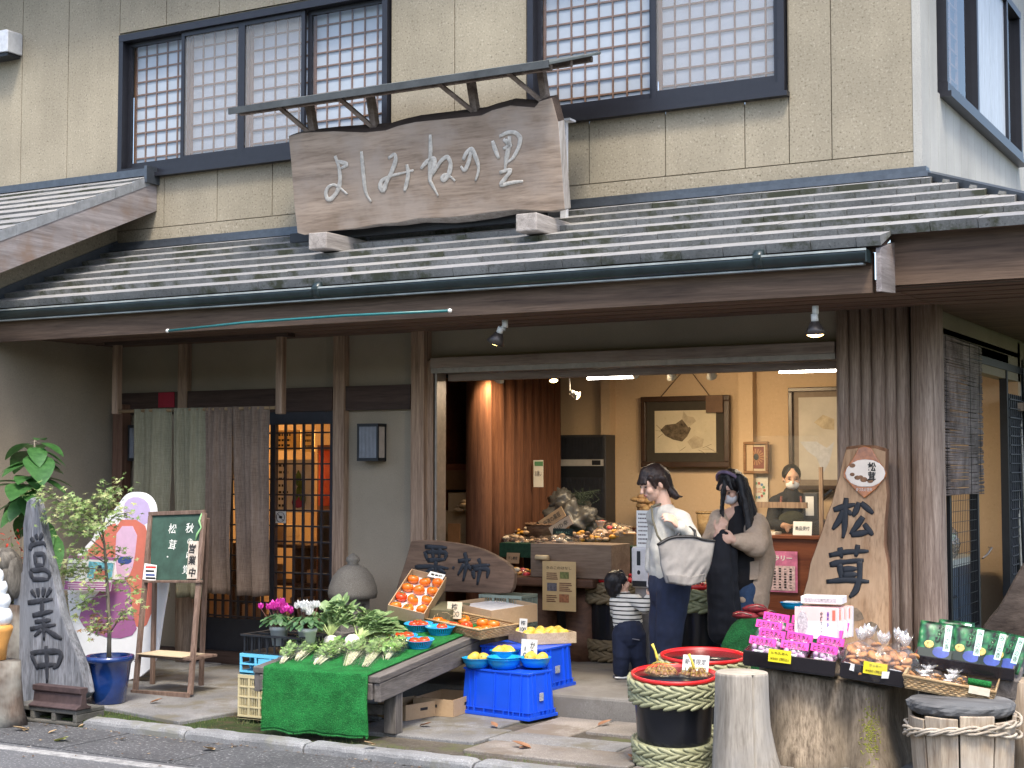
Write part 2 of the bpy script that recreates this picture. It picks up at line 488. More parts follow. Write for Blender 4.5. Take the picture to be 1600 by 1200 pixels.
def hill_fn(u,v):
    x=-45+85*u;t=v
    y=-11-22*t;z=7.5*(t**.75)*(1+.4*mnoise.noise(V((x*.15,t*3,0))))+1.2*mnoise.noise(V((x*.6,t*9,5)))*min(1,t*6)
    return V((x,y,z-.1))
m.grid(hill_fn,70,24,flip=True);tag(m.build('added_hill',M_HILL,fix=False),kind='structure')
# ================================================================== THE SHOP
M_STUC=speckle('sand coloured wall panels',(.345,.308,.232),(.15,.128,.09),(.49,.45,.365),62,.8,.16,.95,.35,None,1.5,.004,.10)
M_STUCW=speckle('pale wall panels',(.42,.42,.395),(.29,.29,.275),(.51,.51,.485),130,1.3,.12,.95,.3,None,1.5,.004,.10)
M_SEAM=plain('panel joint',(.22,.19,.14),.9)
M_PLAST=speckle('earthen plaster',(.325,.278,.212),(.25,.214,.162),(.385,.333,.256),120,.9,.14,.95,.12)
M_FRAME=plain('dark bronze window frame',(.02,.021,.028),.38,.3,.1)
M_SHOJI=plain('paper screen',(.38,.43,.49),.9,0,.05,6)
M_LATT=plain('brown lattice',(.16,.09,.055),.7,0,.2)
M_GLASS=film('window glass',(1,1,1),.02,.01,0.0)
M_NET=film('insect screen',(.80,.81,.84),.01,.5,.14)
M_TILE=speckle('weathered grey roof tile',(.29,.292,.298),(.17,.17,.17),(.4,.4,.4),60,1.6,.14,.45,.25,(.3,.295,.285),1.4)
MATS['weathered grey roof tile'].node_tree.nodes['Principled BSDF'].inputs['Specular IOR Level'].default_value=.6
M_FLASH=plain('blue grey metal flashing',(.09,.105,.125),.4,.6,.15)
M_FASC=wood('dark eave timber',(.055,.036,.026),(.17,.115,.08),'x',2.2,20,.8,.3)
M_FASC_G=wood('silvered eave timber',(.15,.135,.135),(.32,.295,.295),'y',2.2,16,.8,.3,(.18,.12,.085))
M_SOFF=wood('brown soffit boards',(.085,.052,.04),(.18,.115,.085),'x',3,12,.85,.15)
M_GUTT=plain('dark green gutter',(.018,.03,.032),.3,.1,.3,8)
M_GUTT_E=plain('pale gutter edge',(.3,.33,.32),.45,.2,.3,5)
M_POST=wood('brown timber post',(.165,.108,.075),(.4,.29,.21),'z',5,20,.8,.3)
M_POST2=wood('grey brown log',(.2,.135,.1),(.52,.405,.32),'z',6,22,.8,.5,None,.7)
M_LOGIN=wood('red brown log',(.09,.034,.018),(.2,.085,.045),'z',5,18,.9,.3)
M_BEAM=wood('dark brown beam',(.035,.022,.018),(.085,.055,.045),'x',3,16,.7,.15)
M_ALU=plain('aluminium rail',(.27,.23,.2),.35,.6,.15)
M_BLACK=plain('black metal',(.012,.014,.018),.5,.2,.15)
M_NAVY=plain('dark blue black interior',(.018,.02,.028),.6,0,.2)
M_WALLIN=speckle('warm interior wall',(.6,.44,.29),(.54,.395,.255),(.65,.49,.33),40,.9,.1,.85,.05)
M_CEIL=wood('interior ceiling boards',(.3,.22,.15),(.42,.33,.23),'x',3,10,.8,.05)
YF=10.0
shop=thing('shop_building','two storey timber and stucco shop with tiled pent roof and open front','shop',(-6.3,10,0),world=True)
def X10(px,py):return PY(px,py,YF).x
# ---------------- upper storey
UZ0,UZ1,ROOFZ0=3.4,6.6,3.62
XR=-2.43
wl=(X10(190,170),X10(610,60),4.275,5.56)
wr=(X10(828,60),X10(1229,130),4.30,5.60)
seams=[-13.5,X10(-40,150),X10(36,150),X10(108,150),wl[0]-.02,X10(262,20),X10(341,320),X10(427,320),X10(520,320),wl[1]+.02,
         X10(712,60),wr[0]-.02,X10(922,250),X10(1041,230),X10(1165,215),wr[1]+.02,X10(1300,150),XR]
m=MB()
ZT=3.80
for a,b in zip(seams,seams[1:]):
    w_=None
    for q in(wl,wr):
        if a>=q[0]-.05 and b<=q[1]+.05:w_=q
    for z0,z1 in([(ZT,UZ1)]if not w_ else[(ZT,w_[2]-.03),(w_[3]+.03,UZ1)]):
        m.box((a+.004,9.985,z0),(min(b-.004,XR-.052),10.0,z1),0)
m.box((-13.5,9.98,UZ0),(XR-.051,10.0,ZT-.008),0)
for z0,z1,x0,x1 in((UZ0,wl[2]-.02,-13.5,XR-.15),(wl[3]+.02,UZ1,-13.5,XR-.15)):
    m.box((x0,10.001,z0),(x1,10.14,z1),1)
for x0,x1 in((-13.5,wl[0]-.01),(wl[1]+.01,wr[0]-.01),(wr[1]+.01,XR-.15)):
    m.box((x0,10.001,wl[2]-.019),(x1,10.14,wl[3]+.019),1)
m.build('upper_wall',[M_STUC,M_SEAM],shop)
m=MB()
ws0,ws1,wsz0=10.42,12.15,4.235
_pa=PX(1470,145,XR);_pb=PX(1590,253,XR)
ws0,ws1,wsz0=_pa.y,_pb.y,(_pa.z+_pb.z)/2
wsz1=wsz0+1.3
yy=10.0
side_edges=[10.0]
while yy<17:yy+=.235;side_edges.append(yy)
for a,b in zip(side_edges,side_edges[1:]):
    inn=b>ws0 and a<ws1
    for z0,z1 in([(3.2,UZ1)]if not inn else[(3.2,wsz0-.02),(wsz1+.02,UZ1)]):
        m.box((XR-.02,a+.003,z0),(XR,b-.003,z1))
m.box((XR-.14,10.0,3.2),(XR-.021,17.2,wsz0-.03));m.box((XR-.14,10.0,wsz1+.03),(XR-.021,17.2,UZ1))
m.box((XR-.14,ws1+.24,wsz0-.029),(XR-.021,17.2,wsz1+.029))
m.box((XR-.09,10.0,wsz0-.03),(XR-.03,ws0,wsz1+.03))
m.box((XR-.05,9.978,ROOFZ0),(XR+.008,10.06,UZ1));m.build('side_wall',M_STUCW,shop)
m=MB();m.box((-14,9.45,6.6),(XR+.5,17.5,6.75));m.box((-14,9.45,6.75),(XR+.5,9.48,6.9))
m.build('upper_eave',M_SOFF,shop)
def window(x0,x1,z0,z1,lights,screens,sill=True):
    """sliding window: bronze frame, paper lattice behind, insect screens over some lights"""
    f=MB();t=.05
    f.box((x0,9.95,z0),(x1,10.1,z0+.07));f.box((x0,9.95,z1-.06),(x1,10.1,z1))
    f.box((x0,9.953,z0+.071),(x0+t,10.1,z1-.061));f.box((x1-t,9.953,z0+.071),(x1,10.1,z1-.061))
    f.box((x0-.03,9.915,z0-.035),(x1+.03,9.98,z0-.002))
    xs=[x0+t+(x1-x0-2*t)*k for k in lights]
    for i,(a,b)in enumerate(zip(xs,xs[1:])):
        yo=9.985 if i in screens else 10.03
        for q in(a,b-.035):f.box((q,yo,z0+.072),(q+.035,yo+.028,z1-.062))
        f.box((a+.036,yo,z0+.072),(b-.036,yo+.028,z0+.13));f.box((a+.036,yo,z1-.10),(b-.036,yo+.028,z1-.062))
    fr=f.build('window',M_FRAME,shop)
    l=MB();p=MB()
    for i,(a,b)in enumerate(zip(xs,xs[1:])):
        a2,b2=a+.02,b-.02
        p.box((a2,10.114,z0+.06),(b2,10.119,z1-.05))
        nx=max(4,round((b2-a2)/.118));nz=10
        for k in range(nx+1):
            xk=a2+(b2-a2)*k/nx;w_=.011 if 0<k<nx else .028
            l.box((xk-w_/2,10.100,z0+.06),(xk+w_/2,10.1135,z1-.05))
        for k in range(nz+1):
            zk=z0+.07+(z1-z0-.13)*k/nz
            l.box((a2,10.102,zk-.0065),(b2,10.113,zk+.0065))
    p.build('paper_screen',M_SHOJI,fr);l.build('lattice',M_LATT,fr)
    for i,(a,b)in enumerate(zip(xs,xs[1:])):
        yo=9.999 if i in screens else 10.044
        g=MB();g.add([(a+.03,yo,z0+.12),(b-.03,yo,z0+.12),(b-.03,yo,z1-.09),(a+.03,yo,z1-.09)],[(0,1,2,3)])
        g.build('insect_screen' if i in screens else 'pane',M_NET if i in screens else M_GLASS,fr,fix=False)
    return fr
window(wl[0],wl[1],wl[2],wl[3],(0,.235,.475,.715,1),(1,2))
window(wr[0],wr[1],wr[2],wr[3],(0,.5,1),(1,))
f=MB();Y0,Y1=ws0,ws1;X=XR
f.box((X-.06,Y0,wsz0),(X+.05,Y1,wsz0+.07));f.box((X-.06,Y0,wsz1-.06),(X+.05,Y1,wsz1))
for q in(Y0,Y0+(Y1-Y0)*.36,Y0+(Y1-Y0)*.78,Y1-.05):f.box((X-.055,q,wsz0+.071),(X+.047,q+.05,wsz1-.061))
f.box((X-.02,Y0-.03,wsz0-.04),(X+.08,Y1+.03,wsz0-.002))
fr=f.build('window',M_FRAME,shop)
M_SHUT=wood('blue grey shutter board',(.36,.41,.47),(.5,.56,.63),'z',4,18,.5,.05)
g=MB();ya,yb=Y0+(Y1-Y0)*.36+.05,Y0+(Y1-Y0)*.78
g.box((X+.0,ya,wsz0+.07),(X+.02,(ya+yb)/2-.004,wsz1-.06));g.box((X+.0,(ya+yb)/2+.004,wsz0+.07),(X+.02,yb,wsz1-.06))
g.build('shutter',M_SHUT,fr)
for a,b in((Y0+.05,Y0+(Y1-Y0)*.36),(yb+.05,Y1-.05)):
    g=MB();g.add([(X,a,wsz0+.07),(X,b,wsz0+.07),(X,b,wsz1-.06),(X,a,wsz1-.06)],[(0,1,2,3)])
    g.build('pane',M_GLASS,fr,fix=False)
g=MB();g2=MB()
a,b=Y0+.05,Y0+(Y1-Y0)*.36
g2.box((X-.135,Y0,wsz0+.02),(X-.13,Y1,wsz1-.02))
for k in range(5):g.box((X-.12,a+(b-a)*k/4-.008,wsz0+.03),(X-.1,a+(b-a)*k/4+.008,wsz1-.03))
for k in range(11):g.box((X-.121,a,wsz0+.05+.115*k),(X-.102,b,wsz0+.062+.115*k))
g.build('lattice',M_LATT,fr);g2.build('backing',M_NAVY,fr)
# ---------------- pent roofs
PIT=.428
def tile_row(mb,org,along,down,length,s0,ds,n_off,tile=.27,gap=.004,rise=.062):
    """one course: blocks with a riser at the lower edge; org = top point, down = unit vector down the slope"""
    nrm=along.cross(down).normalized()
    if nrm.z<0:nrm=-nrm
    a=-((n_off*.37)%1)*tile
    while a<length:
        b=min(a+tile-gap,length);a0=max(a,0)
        if b-a0>.02:
            j=random.uniform(-.002,.002);k=random.uniform(-.003,.003)
            pts=[]
            for d,h0,h1 in((s0-.03,-.004,.018),(s0+ds+k,.004,rise+j)):
                for q in(a0,b):
                    pts.append(org+along*q+down*d+nrm*h0);pts.append(org+along*q+down*d+nrm*h1)
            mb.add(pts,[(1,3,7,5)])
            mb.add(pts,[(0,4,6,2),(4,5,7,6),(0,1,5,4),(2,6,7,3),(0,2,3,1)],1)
        a+=tile
def slope(down_xy):
    d=V(down_xy).normalized();return V((d.x,d.y,-PIT)).normalized()
ROOFZ=3.60
LEN=math.hypot(1,PIT)
NR,EX=7,1.5*LEN/7
m=MB()
dn=slope((0,-1,0));al=V((1,0,0))
for r_ in range(NR):
    hh=(r_+1)*1.5/NR
    x1=XR+(r_+.5)*1.5/NR if r_<NR-1 else-2.30
    tile_row(m,V((-9.57,9.985,ROOFZ)),al,dn,x1+9.57,r_*EX,EX,r_+1)
dn2=slope((1,0,0));al2=V((0,1,0))
for r_ in range(NR-1):
    s_=(r_+.5)*1.5/NR
    tile_row(m,V((XR+.015,10-s_,ROOFZ)),al2,dn2,7+s_,r_*EX,EX,r_)
M_TILED=speckle('shaded mossy tile edge',(.23,.235,.23),(.12,.12,.115),(.33,.33,.32),70,2.5,.25,.8,.3,(.07,.075,.05),3)  # riser faces coloured darker to stand for recess shade, plus mossy patches
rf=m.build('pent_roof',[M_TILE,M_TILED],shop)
m=MB()
m.prism([(-9.57,0),(XR+.05,0),(XR+.05,.06),(-9.57,.06)],9.9,9.985,Matrix.Translation((0,0,ROOFZ+.015)))
m.box((-9.57,9.86,ROOFZ+.0),(XR+.08,9.899,ROOFZ+.035))
m.bar((XR+.03,9.97,ROOFZ+.03),(XR+1.25,8.75,ROOFZ+.03-1.25*PIT),.1,.05)
m.build('ridge_flashing',M_FLASH,rf)
def roof_z(y):return ROOFZ-PIT*(9.985-y)
m=MB()
e0=roof_z(8.52)-.03;
m.add([(-9.57,8.56,e0),(-2.33,8.56,e0),(-2.33,9.98,roof_z(9.98)-.04),(-9.57,9.98,roof_z(9.98)-.04)],[(0,1,2,3)])
m.add([(-2.33,8.8,roof_z(8.8)-.03),(-1.22,8.8,roof_z(8.8)-.03),(XR,9.98,roof_z(9.98)-.04),(-2.33,9.98,roof_z(9.98)-.04)],[(0,1,2,3)])
m.add([(-1.22,8.8,roof_z(8.8)-.03),(-1.22,17,roof_z(8.8)-.03),(XR,17,roof_z(9.98)-.04),(XR,9.98,roof_z(9.98)-.04)],[(0,1,2,3)])
m.build('roof_deck',M_SOFF,shop,thick=.02)
m=MB()
sz0,sz1=2.76,2.805
m.box((-9.57,8.6,sz0),(-2.36,10.0,sz0+.02));m.box((-2.355,8.86,sz0+.003),(-1.25,10.0,sz0+.022));m.box((-2.40,10.0,sz0+.001),(-1.25,16.9,sz0+.02))
for i in range(1,6):m.box((-9.57,8.6+i*.23,sz0-.004),(-1.3,8.61+i*.23,sz0+.001))
m.build('soffit',M_SOFF,shop)
m=MB();m.box((-9.57,8.545,2.70),(-2.37,8.6,2.935));m.build('fascia',M_FASC,shop)
m=MB();m.prism([(-.0,2.70),(.30,2.72),(.30,2.72+.30),(0,2.90+.05)],-.03,.0,Matrix.Translation((-2.335,8.5,0))@Matrix.Rotation(R(90),4,'Z'))
m.build('barge_board',M_FASC_G,shop)
fz=PY(1385,447,8.82).z
m=MB();m.box((-2.33,8.8,fz),(-1.2,8.85,roof_z(8.8)-.012));m.box((-1.25,8.852,fz),(-1.2,17,roof_z(8.8)-.012));m.build('fascia',M_FASC,shop)
m=MB();m.box((-2.33,8.87,fz-.005),(-1.3,8.95,fz+.09));m.build('eave_beam',M_BEAM,shop)
m=MB()
gp=[(-.055*math.cos(math.pi*k/10),-.068*math.sin(math.pi*k/10))for k in range(11)]
gz=2.935
vs=[]
for x in(-9.57,-2.375):
    vs+=[V((x,8.485+p[0],gz+p[1]))for p in gp]+[V((x,8.485+p[0]*.92,gz+.002+p[1]*.92))for p in reversed(gp)]
n2=22
m.add(vs,[(i,i+1,n2+i+1,n2+i)for i in range(n2-1)]+[(n2-1,0,n2,2*n2-1)],0,True)
m.box((-2.377,8.43,gz-.068),(-2.37,8.54,gz+.004))
gt=m.build('gutter',M_GUTT,shop)
m=MB();m.box((-9.57,8.426,gz-.003),(-2.372,8.437,gz+.009));m.box((-9.57,8.47,gz-.078),(-2.40,8.52,gz-.069));m.build('gutter_lip',M_GUTT_E,gt)
for px_ in(495,1185):
    b_=MB();xx=PY(px_,440,8.45).x
    b_.lathe([(.06,-.028),(.062,0),(.06,.028)],16,(0,0,0),axis=Matrix.Rotation(R(90),3,'Y'))
    b_.box((-.025,-.066,.0),(.025,-.05,.02))
    for v_ in range(len(b_.v)):b_.v[v_]=b_.v[v_]+V((xx,8.485,gz-.008))
    b_.build('gutter_clip',M_GUTT,gt)
# ---------------- left wing and its roof
XW=-9.57
m=MB()
zq=lambda y:4.245-PIT*(9.98-y)-.22
m.prism([(7.7,0),(10.16,0),(10.16,2.9),(10.0,2.9),(10.0,zq(10.0)),(7.7,zq(7.7))],XW-.15,XW,Matrix(((0,1,0,0),(1,0,0,0),(0,0,1,0),(0,0,0,1))));m.build('wing_wall',M_PLAST,shop)
m=MB();m.prism([(7.75,2.93),(9.98,2.93),(9.98,zq(9.98)-.005),(7.75,zq(7.75)-.005)],XW+.001,XW+.016,Matrix(((0,1,0,0),(1,0,0,0),(0,0,1,0),(0,0,0,1))));m.build('wing_cladding',M_STUC,shop)
m=MB()
XE=-9.1
for r_ in range(9):
    tile_row(m,V((-13.5,9.98,4.245)),al,dn,13.5+XE,r_*EX,EX,r_,rise=.038)
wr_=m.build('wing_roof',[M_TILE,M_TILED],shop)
m=MB();m.box((-13.5,9.9,4.25),(XE,9.984,4.315));m.box((XE+.001,9.82,4.17),(XE+.03,9.985,4.318));m.build('ridge_flashing',M_FLASH,wr_)
m=MB()
def zw(y):return 4.245-PIT*(9.98-y)
for i in range(9):
    y1=9.9-i*.215;y0=y1-.212
    m.prism([(0,0),(.212,.212*PIT),(.212,.212*PIT+.075),(0,.085)],0,.02,Matrix.Translation((XE+.006,y0,zw(y0)-.05))@Matrix.Rotation(R(90),4,'Z'))
m.build('rake_tiles',plain('blue grey verge tile',(.22,.235,.25),.5,0,.2),wr_)
m=MB()
m.add([(XE-.03,8.0,zw(8.0)-.3),(XE+.002,8.0,zw(8.0)-.3),(XE+.002,9.98,zw(9.98)-.3),(XE-.03,9.98,zw(9.98)-.3),
       (XE-.03,8.0,zw(8.0)-.05),(XE+.002,8.0,zw(8.0)-.05),(XE+.002,9.98,zw(9.98)-.05),(XE-.03,9.98,zw(9.98)-.05)],
      [(0,1,2,3),(7,6,5,4),(1,5,6,2),(0,3,7,4),(0,4,5,1),(3,2,6,7)])
m.build('barge_board',M_FASC_G,wr_)
m=MB()
m.add([(XE-.03,8.0,zw(8.0)-.2),(XE-.03,9.98,zw(9.98)-.2),(-13.5,9.98,zw(9.98)-.2),(-13.5,8.0,zw(8.0)-.2)],[(0,1,2,3)])
m.build('wing_soffit',M_SOFF,wr_,thick=.02)
m=MB()
for i in range(2):
    y0,y1=8.5,9.98
    m.bar((XW+.02,y0,roof_z(y0)+.07),(XW+.02,y1,roof_z(y1)+.07),.03,.09)
    break
m.build('wall_flashing',M_FLASH,shop)
# ---------------- lower front: posts, beams, plaster
LZT=2.80
xo0,xo1=X10(690,800),X10(1308,700)
LINT=PY(985,563,10).z
m=MB()
xd0,xd1=X10(312,850),X10(519,850)
m.box((XW,10.05,2.31),(xo0-.06,10.15,LZT));m.box((xd1,10.051,.1),(xo0-.061,10.15,2.309));m.box((XW,10.051,.06),(xd0-.03,10.15,2.309))
m.box((xo0-.059,10.05,LINT+.07),(xo1,10.15,LZT));m.box((xo1+.001,10.1,.2),(XR,10.2,LZT))
m.build('plaster_wall',M_PLAST,shop)
m=MB()
m.box((XR-.1,10.2,2.42),(XR,17,LZT));m.box((XR-.1,13.6,.2),(XR-.005,17,2.42));m.build('side_plaster_wall',M_PLAST,shop)
def post(px0,px1,py,z0,z1,Y=9.98,d=.12,mat=None,name='post'):
    a,b=PY(px0,py,Y).x,PY(px1,py,Y).x
    q=MB();q.box((a,Y,z0),(b,Y+d,z1));return q.build(name,mat or M_POST,shop,bevel=.008)
post(519,537,700,.06,LZT)
post(641,662,700,.06,LZT,9.94,.16)
post(662,676,700,.2,LINT+.06,9.99,.12)
post(276,290,700,.06,LZT,9.985)
post(175,190,700,.06,LZT-.55,9.9,.12,wood('red brown post',(.1,.05,.033),(.2,.115,.08),'z',5,20))
q=MB();q.lathe([(.075,0),(.07,.5),(.068,1.0)],14,wob=lambda a,z:.08*math.sin(5*a+z));q.build('post',M_POST2,shop,loc=(PY(290,920,9.9).x,9.9,.06))
m=MB();m.box((X10(676,580),9.96,LINT-.005),(xo1+.0,10.13,LINT+.075));M_LINT=wood('grey brown lintel',(.15,.115,.095),(.3,.245,.21),'x',2.5,14,.8,.2,(.26,.22,.19));m.build('lintel',M_LINT,shop,bevel=.006)
m=MB();m.box((X10(676,580),9.975,LINT-.045),(xo1,10.12,LINT-.006));m.box((X10(681,700),9.985,.2),(X10(684,700),10.12,LINT-.046));m.build('door_rail',M_ALU,shop)
m=MB();m.box((xo0-.02,10.125,LINT-.10),(xo1,10.2,LINT-.046));m.build('inner_lintel',M_LINT,shop)
zb0,zb1=PY(590,640,10).z,PY(590,602,10).z
m=MB();m.box((XW,10.0,zb0),(X10(519,620)-.001,10.045,zb1));m.box((X10(537,620)+.001,10.0,zb0),(X10(641,620)-.001,10.045,zb1));m.build('beam',M_BEAM,shop)
m=MB();m.box((X10(248,620),9.994,zb0+.06),(X10(273,620),9.999,zb1-.005));m.build('notice',plain('crimson notice',(.3,.01,.03),.6),shop)
ny=9.55
for px_ in(183,439):
    q=MB();a=PY(px_,600,ny).x;zz=PY(px_,647,ny).z
    q.box((a-.032,ny-.03,zz),(a+.032,ny+.03,sz0));q.build('hanger_post',M_POST,shop,bevel=.006)
nz=PY(300,640,ny).z
q=MB();q.tube([(PY(186,640,ny).x,ny,nz),(PY(439,636,ny).x,ny,nz)],.014,10);q.build('curtain_rod',wood('bamboo rod',(.2,.13,.07),(.35,.25,.14),'x',5,10),shop)
q=MB();q.box((PY(170,530,ny).x,ny-.05,sz0-.03),(PY(455,525,ny).x,ny+.05,sz0-.001));q.build('hanger_rail',M_BEAM,shop)
# ---------------- lattice sliding door
dz0,dz1=.1,PY(470,663,10.05).z
dr=MB()
dr.box((xd0,10.02,dz0),(xd1,10.1,dz0+.03));dr.box((xd0,10.02,dz1),(xd1,10.1,zb0-.001))
xm=X10(425,850)
for a in(xd0,xm-.05,xd1-.05):dr.box((a,10.03,dz0+.031),(a+.05,10.075,dz1-.001))
dr.box((xd0+.051,10.035,dz0+.031),(xd1-.051,10.07,dz0+.33))
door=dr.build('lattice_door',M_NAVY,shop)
la=MB()
for a,b in((xd0+.05,xm-.05),(xm,xd1-.05)):
    n=round((b-a)/.088)
    for k in range(1,n):la.box((a+(b-a)*k/n-.008,10.04,dz0+.331),(a+(b-a)*k/n+.008,10.062,dz1))
    zz=dz0+.34
    while zz<dz1:la.box((a,10.042,zz),(b,10.06,zz+.013));zz+=.128
la.build('lattice',M_NAVY,door)
g=MB();g.add([(xd0+.05,10.066,dz0+.33),(xd1-.05,10.066,dz0+.33),(xd1-.05,10.066,dz1),(xd0+.05,10.066,dz1)],[(0,1,2,3)]);g.build('pane',M_GLASS,door,fix=False)
s_=MB();s_.box((XW,9.96,.06),(xd1,10.02,.16));s_.build('door_sill',M_BEAM,shop)
m=MB()
m.box((XW,13.2,.2),(-7.22,13.3,2.7));m.box((XW-.1,10.161,.2),(XW,13.2,2.7));m.box((-7.22,10.17,.2),(-7.16,13.19,2.7));m.box((XW,10.16,2.7),(-7.22,13.2,2.75))
m.build('entry_room_wall',M_WALLIN,shop)
# ---------------- log columns at the corner
edges=[1309,1327,1346,1364,1384,1402,1422]
for i,(a,b)in enumerate(zip(edges,edges[1:])):
    xa,xb=PY(a,700,9.98).x,PY(b,700,9.98).x
    r_=(xb-xa)/2+.004
    q=MB();ph=random.random()*6
    q.lathe([(r_*1.04,0),(r_,.6),(r_*.985,1.6),(r_*.97,LZT-.2)],16,wob=lambda t,z,ph=ph:.03*math.sin(3*t+ph+z*1.3)+.02*math.sin(7*t+ph))
    q.build('log_column',M_POST2,shop,loc=((xa+xb)/2,10.0+random.uniform(-.012,.012),.2))
xa,xb=PY(1422,700,9.95).x,PY(1474,700,9.95).x;r_=(xb-xa)/2*.97
q=MB();q.lathe([(r_*1.05,0),(r_*1.02,.5),(r_,1.5),(r_*.98,LZT-.2)],24,wob=lambda t,z:.02*math.sin(4*t+z)+.015*math.sin(9*t+2*z))
q.build('log_column',M_POST2,shop,loc=((xa+xb)/2,10.0,.2))
# ---------------- shop interior shell
YB=13.2
m=MB()
bx0=PY(862,700,YB).x
m.box((-6.85,YB,.2),(-2.43,YB+.1,2.75));m.box((PY(948,700,YB).x,YB-.13,.2),(PY(962,700,YB).x,YB-.001,2.6));m.box((PY(1160,650,YB).x,YB-.1,.2),(PY(1182,650,YB).x,YB-.001,2.6))
m.build('interior_wall',M_WALLIN,shop)
m=MB();m.box((-7.11,10.2,2.62),(-2.43,YB,2.66));m.build('ceiling',M_CEIL,shop)
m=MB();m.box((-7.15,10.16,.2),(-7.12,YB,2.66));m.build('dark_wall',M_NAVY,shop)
pa,pb=V((PY(748,700,10.95).x,10.95,0)),V((PY(858,700,12.7).x,12.7,0))
nl=9
for i in range(nl):
    t=i/(nl-1);c_=pa.lerp(pb,t**.85)
    q=MB();ph=i*1.3;r_=(pb-pa).length/nl*.56
    q.lathe([(r_,0),(r_,1.2),(r_*.97,2.42)],14,wob=lambda a,z,ph=ph:.03*math.sin(3*a+ph+z));q.build('log_column',M_LOGIN,shop,loc=(c_.x,c_.y,.2))
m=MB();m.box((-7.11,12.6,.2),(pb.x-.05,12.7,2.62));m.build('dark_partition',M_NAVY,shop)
# ================================================================== HANGING SIGN ON THE ROOF
LEAN=R(13)
SN=V((0,-math.cos(LEAN),-math.sin(LEAN)));SU=V((0,-math.sin(LEAN),math.cos(LEAN)))
S0=PY(882,326,9.22)
def zp(x,y):return(440+x/3.077,60+y/3.077)
def SP(x,y):return PPL(*zp(x,y),S0,SN)
M_SIGN=wood('weathered sign board',(.2,.15,.112),(.4,.315,.245),'x',3.0,10,.85,.35,(.34,.285,.24))
M_CARVE=plain('white carved paint',(.45,.43,.39),.8,0,.25,30)
M_OLDW=wood('old grey brown timber',(.1,.075,.06),(.26,.21,.175),'y',4,12,.85,.3)
sign=thing('roof_sign','large weathered wooden name board carved よしみねの里 under its own little roof on the tiles','sign',SP(700,900),world=True)
fo=[(33,470),(100,453),(250,446),(400,452),(500,442),(560,420),(640,402),(800,386),(960,370),(1010,346),(1100,322),(1215,332),(1240,302),(1300,284),
      (1330,400),(1362,822),(1290,832),(1130,824),(1000,837),(900,852),(800,862),(660,866),(560,886),(450,896),(350,916),(240,926),(110,946),(75,936),(60,800),(45,600)]
up_off=[.02,.02,.035,.06,.055,.05,.05,.055,.06,.05,.05,.05,.03,.02,.01,0,-.015,-.03,-.05,-.05,-.05,-.04,-.03,-.02,-.01,0,0,0,0,0]
b_=MB();P_=[SP(*p)for p in fo];n_=len(P_)
Q_=[p-SN*.1+SU*o for p,o in zip(P_,up_off)]
def wavy(p,k):return p+V((.004*mnoise.noise(p*9),.004*mnoise.noise(p*7+V((3,0,0))),0))*k
b_.add(P_+Q_,[tuple(range(n_)),tuple(range(n_,2*n_))[::-1]],0)
for i in range(n_):
    j=(i+1)%n_;b_.f.append([j,i,n_+i,n_+j]);b_.m.append(1 if i<14 else 2);b_.s.append(False)
b_.build('board',[M_SIGN,wood('dark bark edge',(.03,.02,.016),(.07,.05,.04),'x',6,6),wood('silvered board edge',(.2,.18,.16),(.42,.4,.38),'z',6,8)],sign,bevel=.006)
strokes=[
    [(258,565),(272,600),(281,640),(284,690),(271,735),(242,773),(222,776),(212,745),(225,712),(255,700),(290,725),(318,750)],[(262,590),(300,598),(322,606),(285,626)],
    [(385,543),(390,600),(397,680),(406,745),(432,786)],
    [(515,577),(548,552),(552,585),(532,640),(506,690),(490,736),(474,715),(480,684),(520,662),(580,648),(636,634)],[(603,606),(612,648),(602,700),(592,735)],
    [(716,462),(718,540),(714,620),(710,690)],[(672,628),(690,600),(736,570),(738,602),(722,650),(712,682),(736,722),(754,757)],
    [(728,655),(768,585),(800,566),(816,600),(808,650),(785,684),(768,676),(785,652),(815,665),(836,686)],
    [(874,585),(888,550),(916,528),(930,560),(946,600),(949,640),(933,686)],[(912,545),(900,600),(880,640),(863,614)],
    [(1015,492),(1028,535),(1046,578)],[(1048,472),(1090,450),(1130,453),(1152,480),(1140,530),(1112,580),(1078,600)],[(1068,485),(1108,516),(1066,530)],
    [(1098,470),(1092,530),(1080,590),(1074,645)],[(1050,645),(1112,625),(1075,675),(1048,710),(1100,694),(1162,686)]]
k_=MB()
for st in strokes:
    pts=[SP(*p)+SN*.001 for p in st]
    fine=[]
    for i in range(len(pts)-1):
        for q in range(4):fine.append(pts[i].lerp(pts[i+1],q/4))
    fine.append(pts[-1])
    for _ in range(2):
        fine=[fine[0]]+[(fine[i-1]+fine[i]*2+fine[i+1])/4 for i in range(1,len(fine)-1)]+[fine[-1]]
    L=len(fine);rs=[(.0185*(.45+.55*math.sin(math.pi*min(1,.12+i/L*.95)))*(1+.25*mnoise.noise(fine[i]*14)))for i in range(L)]
    k_.tube(fine,rs,8)
for i in range(len(k_.v)):
    d=(k_.v[i]-S0).dot(SN);k_.v[i]=k_.v[i]-SN*(d-.003-max(-.003,min(.004,d*.35)))
k_.build('lettering',M_CARVE,sign)
A=PY(858,101,8.86);Bk=PX(939,74,A.x);A_l=PY(358,175,8.86)
c_=MB();d_=Bk-A;d_=V((d_.x,d_.y,d_.z*.84));th=V((0,0,.02))
c_.add([A_l,A,A+d_,A_l+d_,A_l+th,A+th,A+d_+th,A_l+d_+th],[(3,2,1,0),(4,5,6,7),(0,1,5,4),(2,3,7,6),(0,4,7,3),(1,2,6,5)])
cr=c_.build('canopy_roof',plain('greenish tin sheet',(.13,.15,.15),.45,.3,.25,6),sign,bevel=.003)
c_=MB()
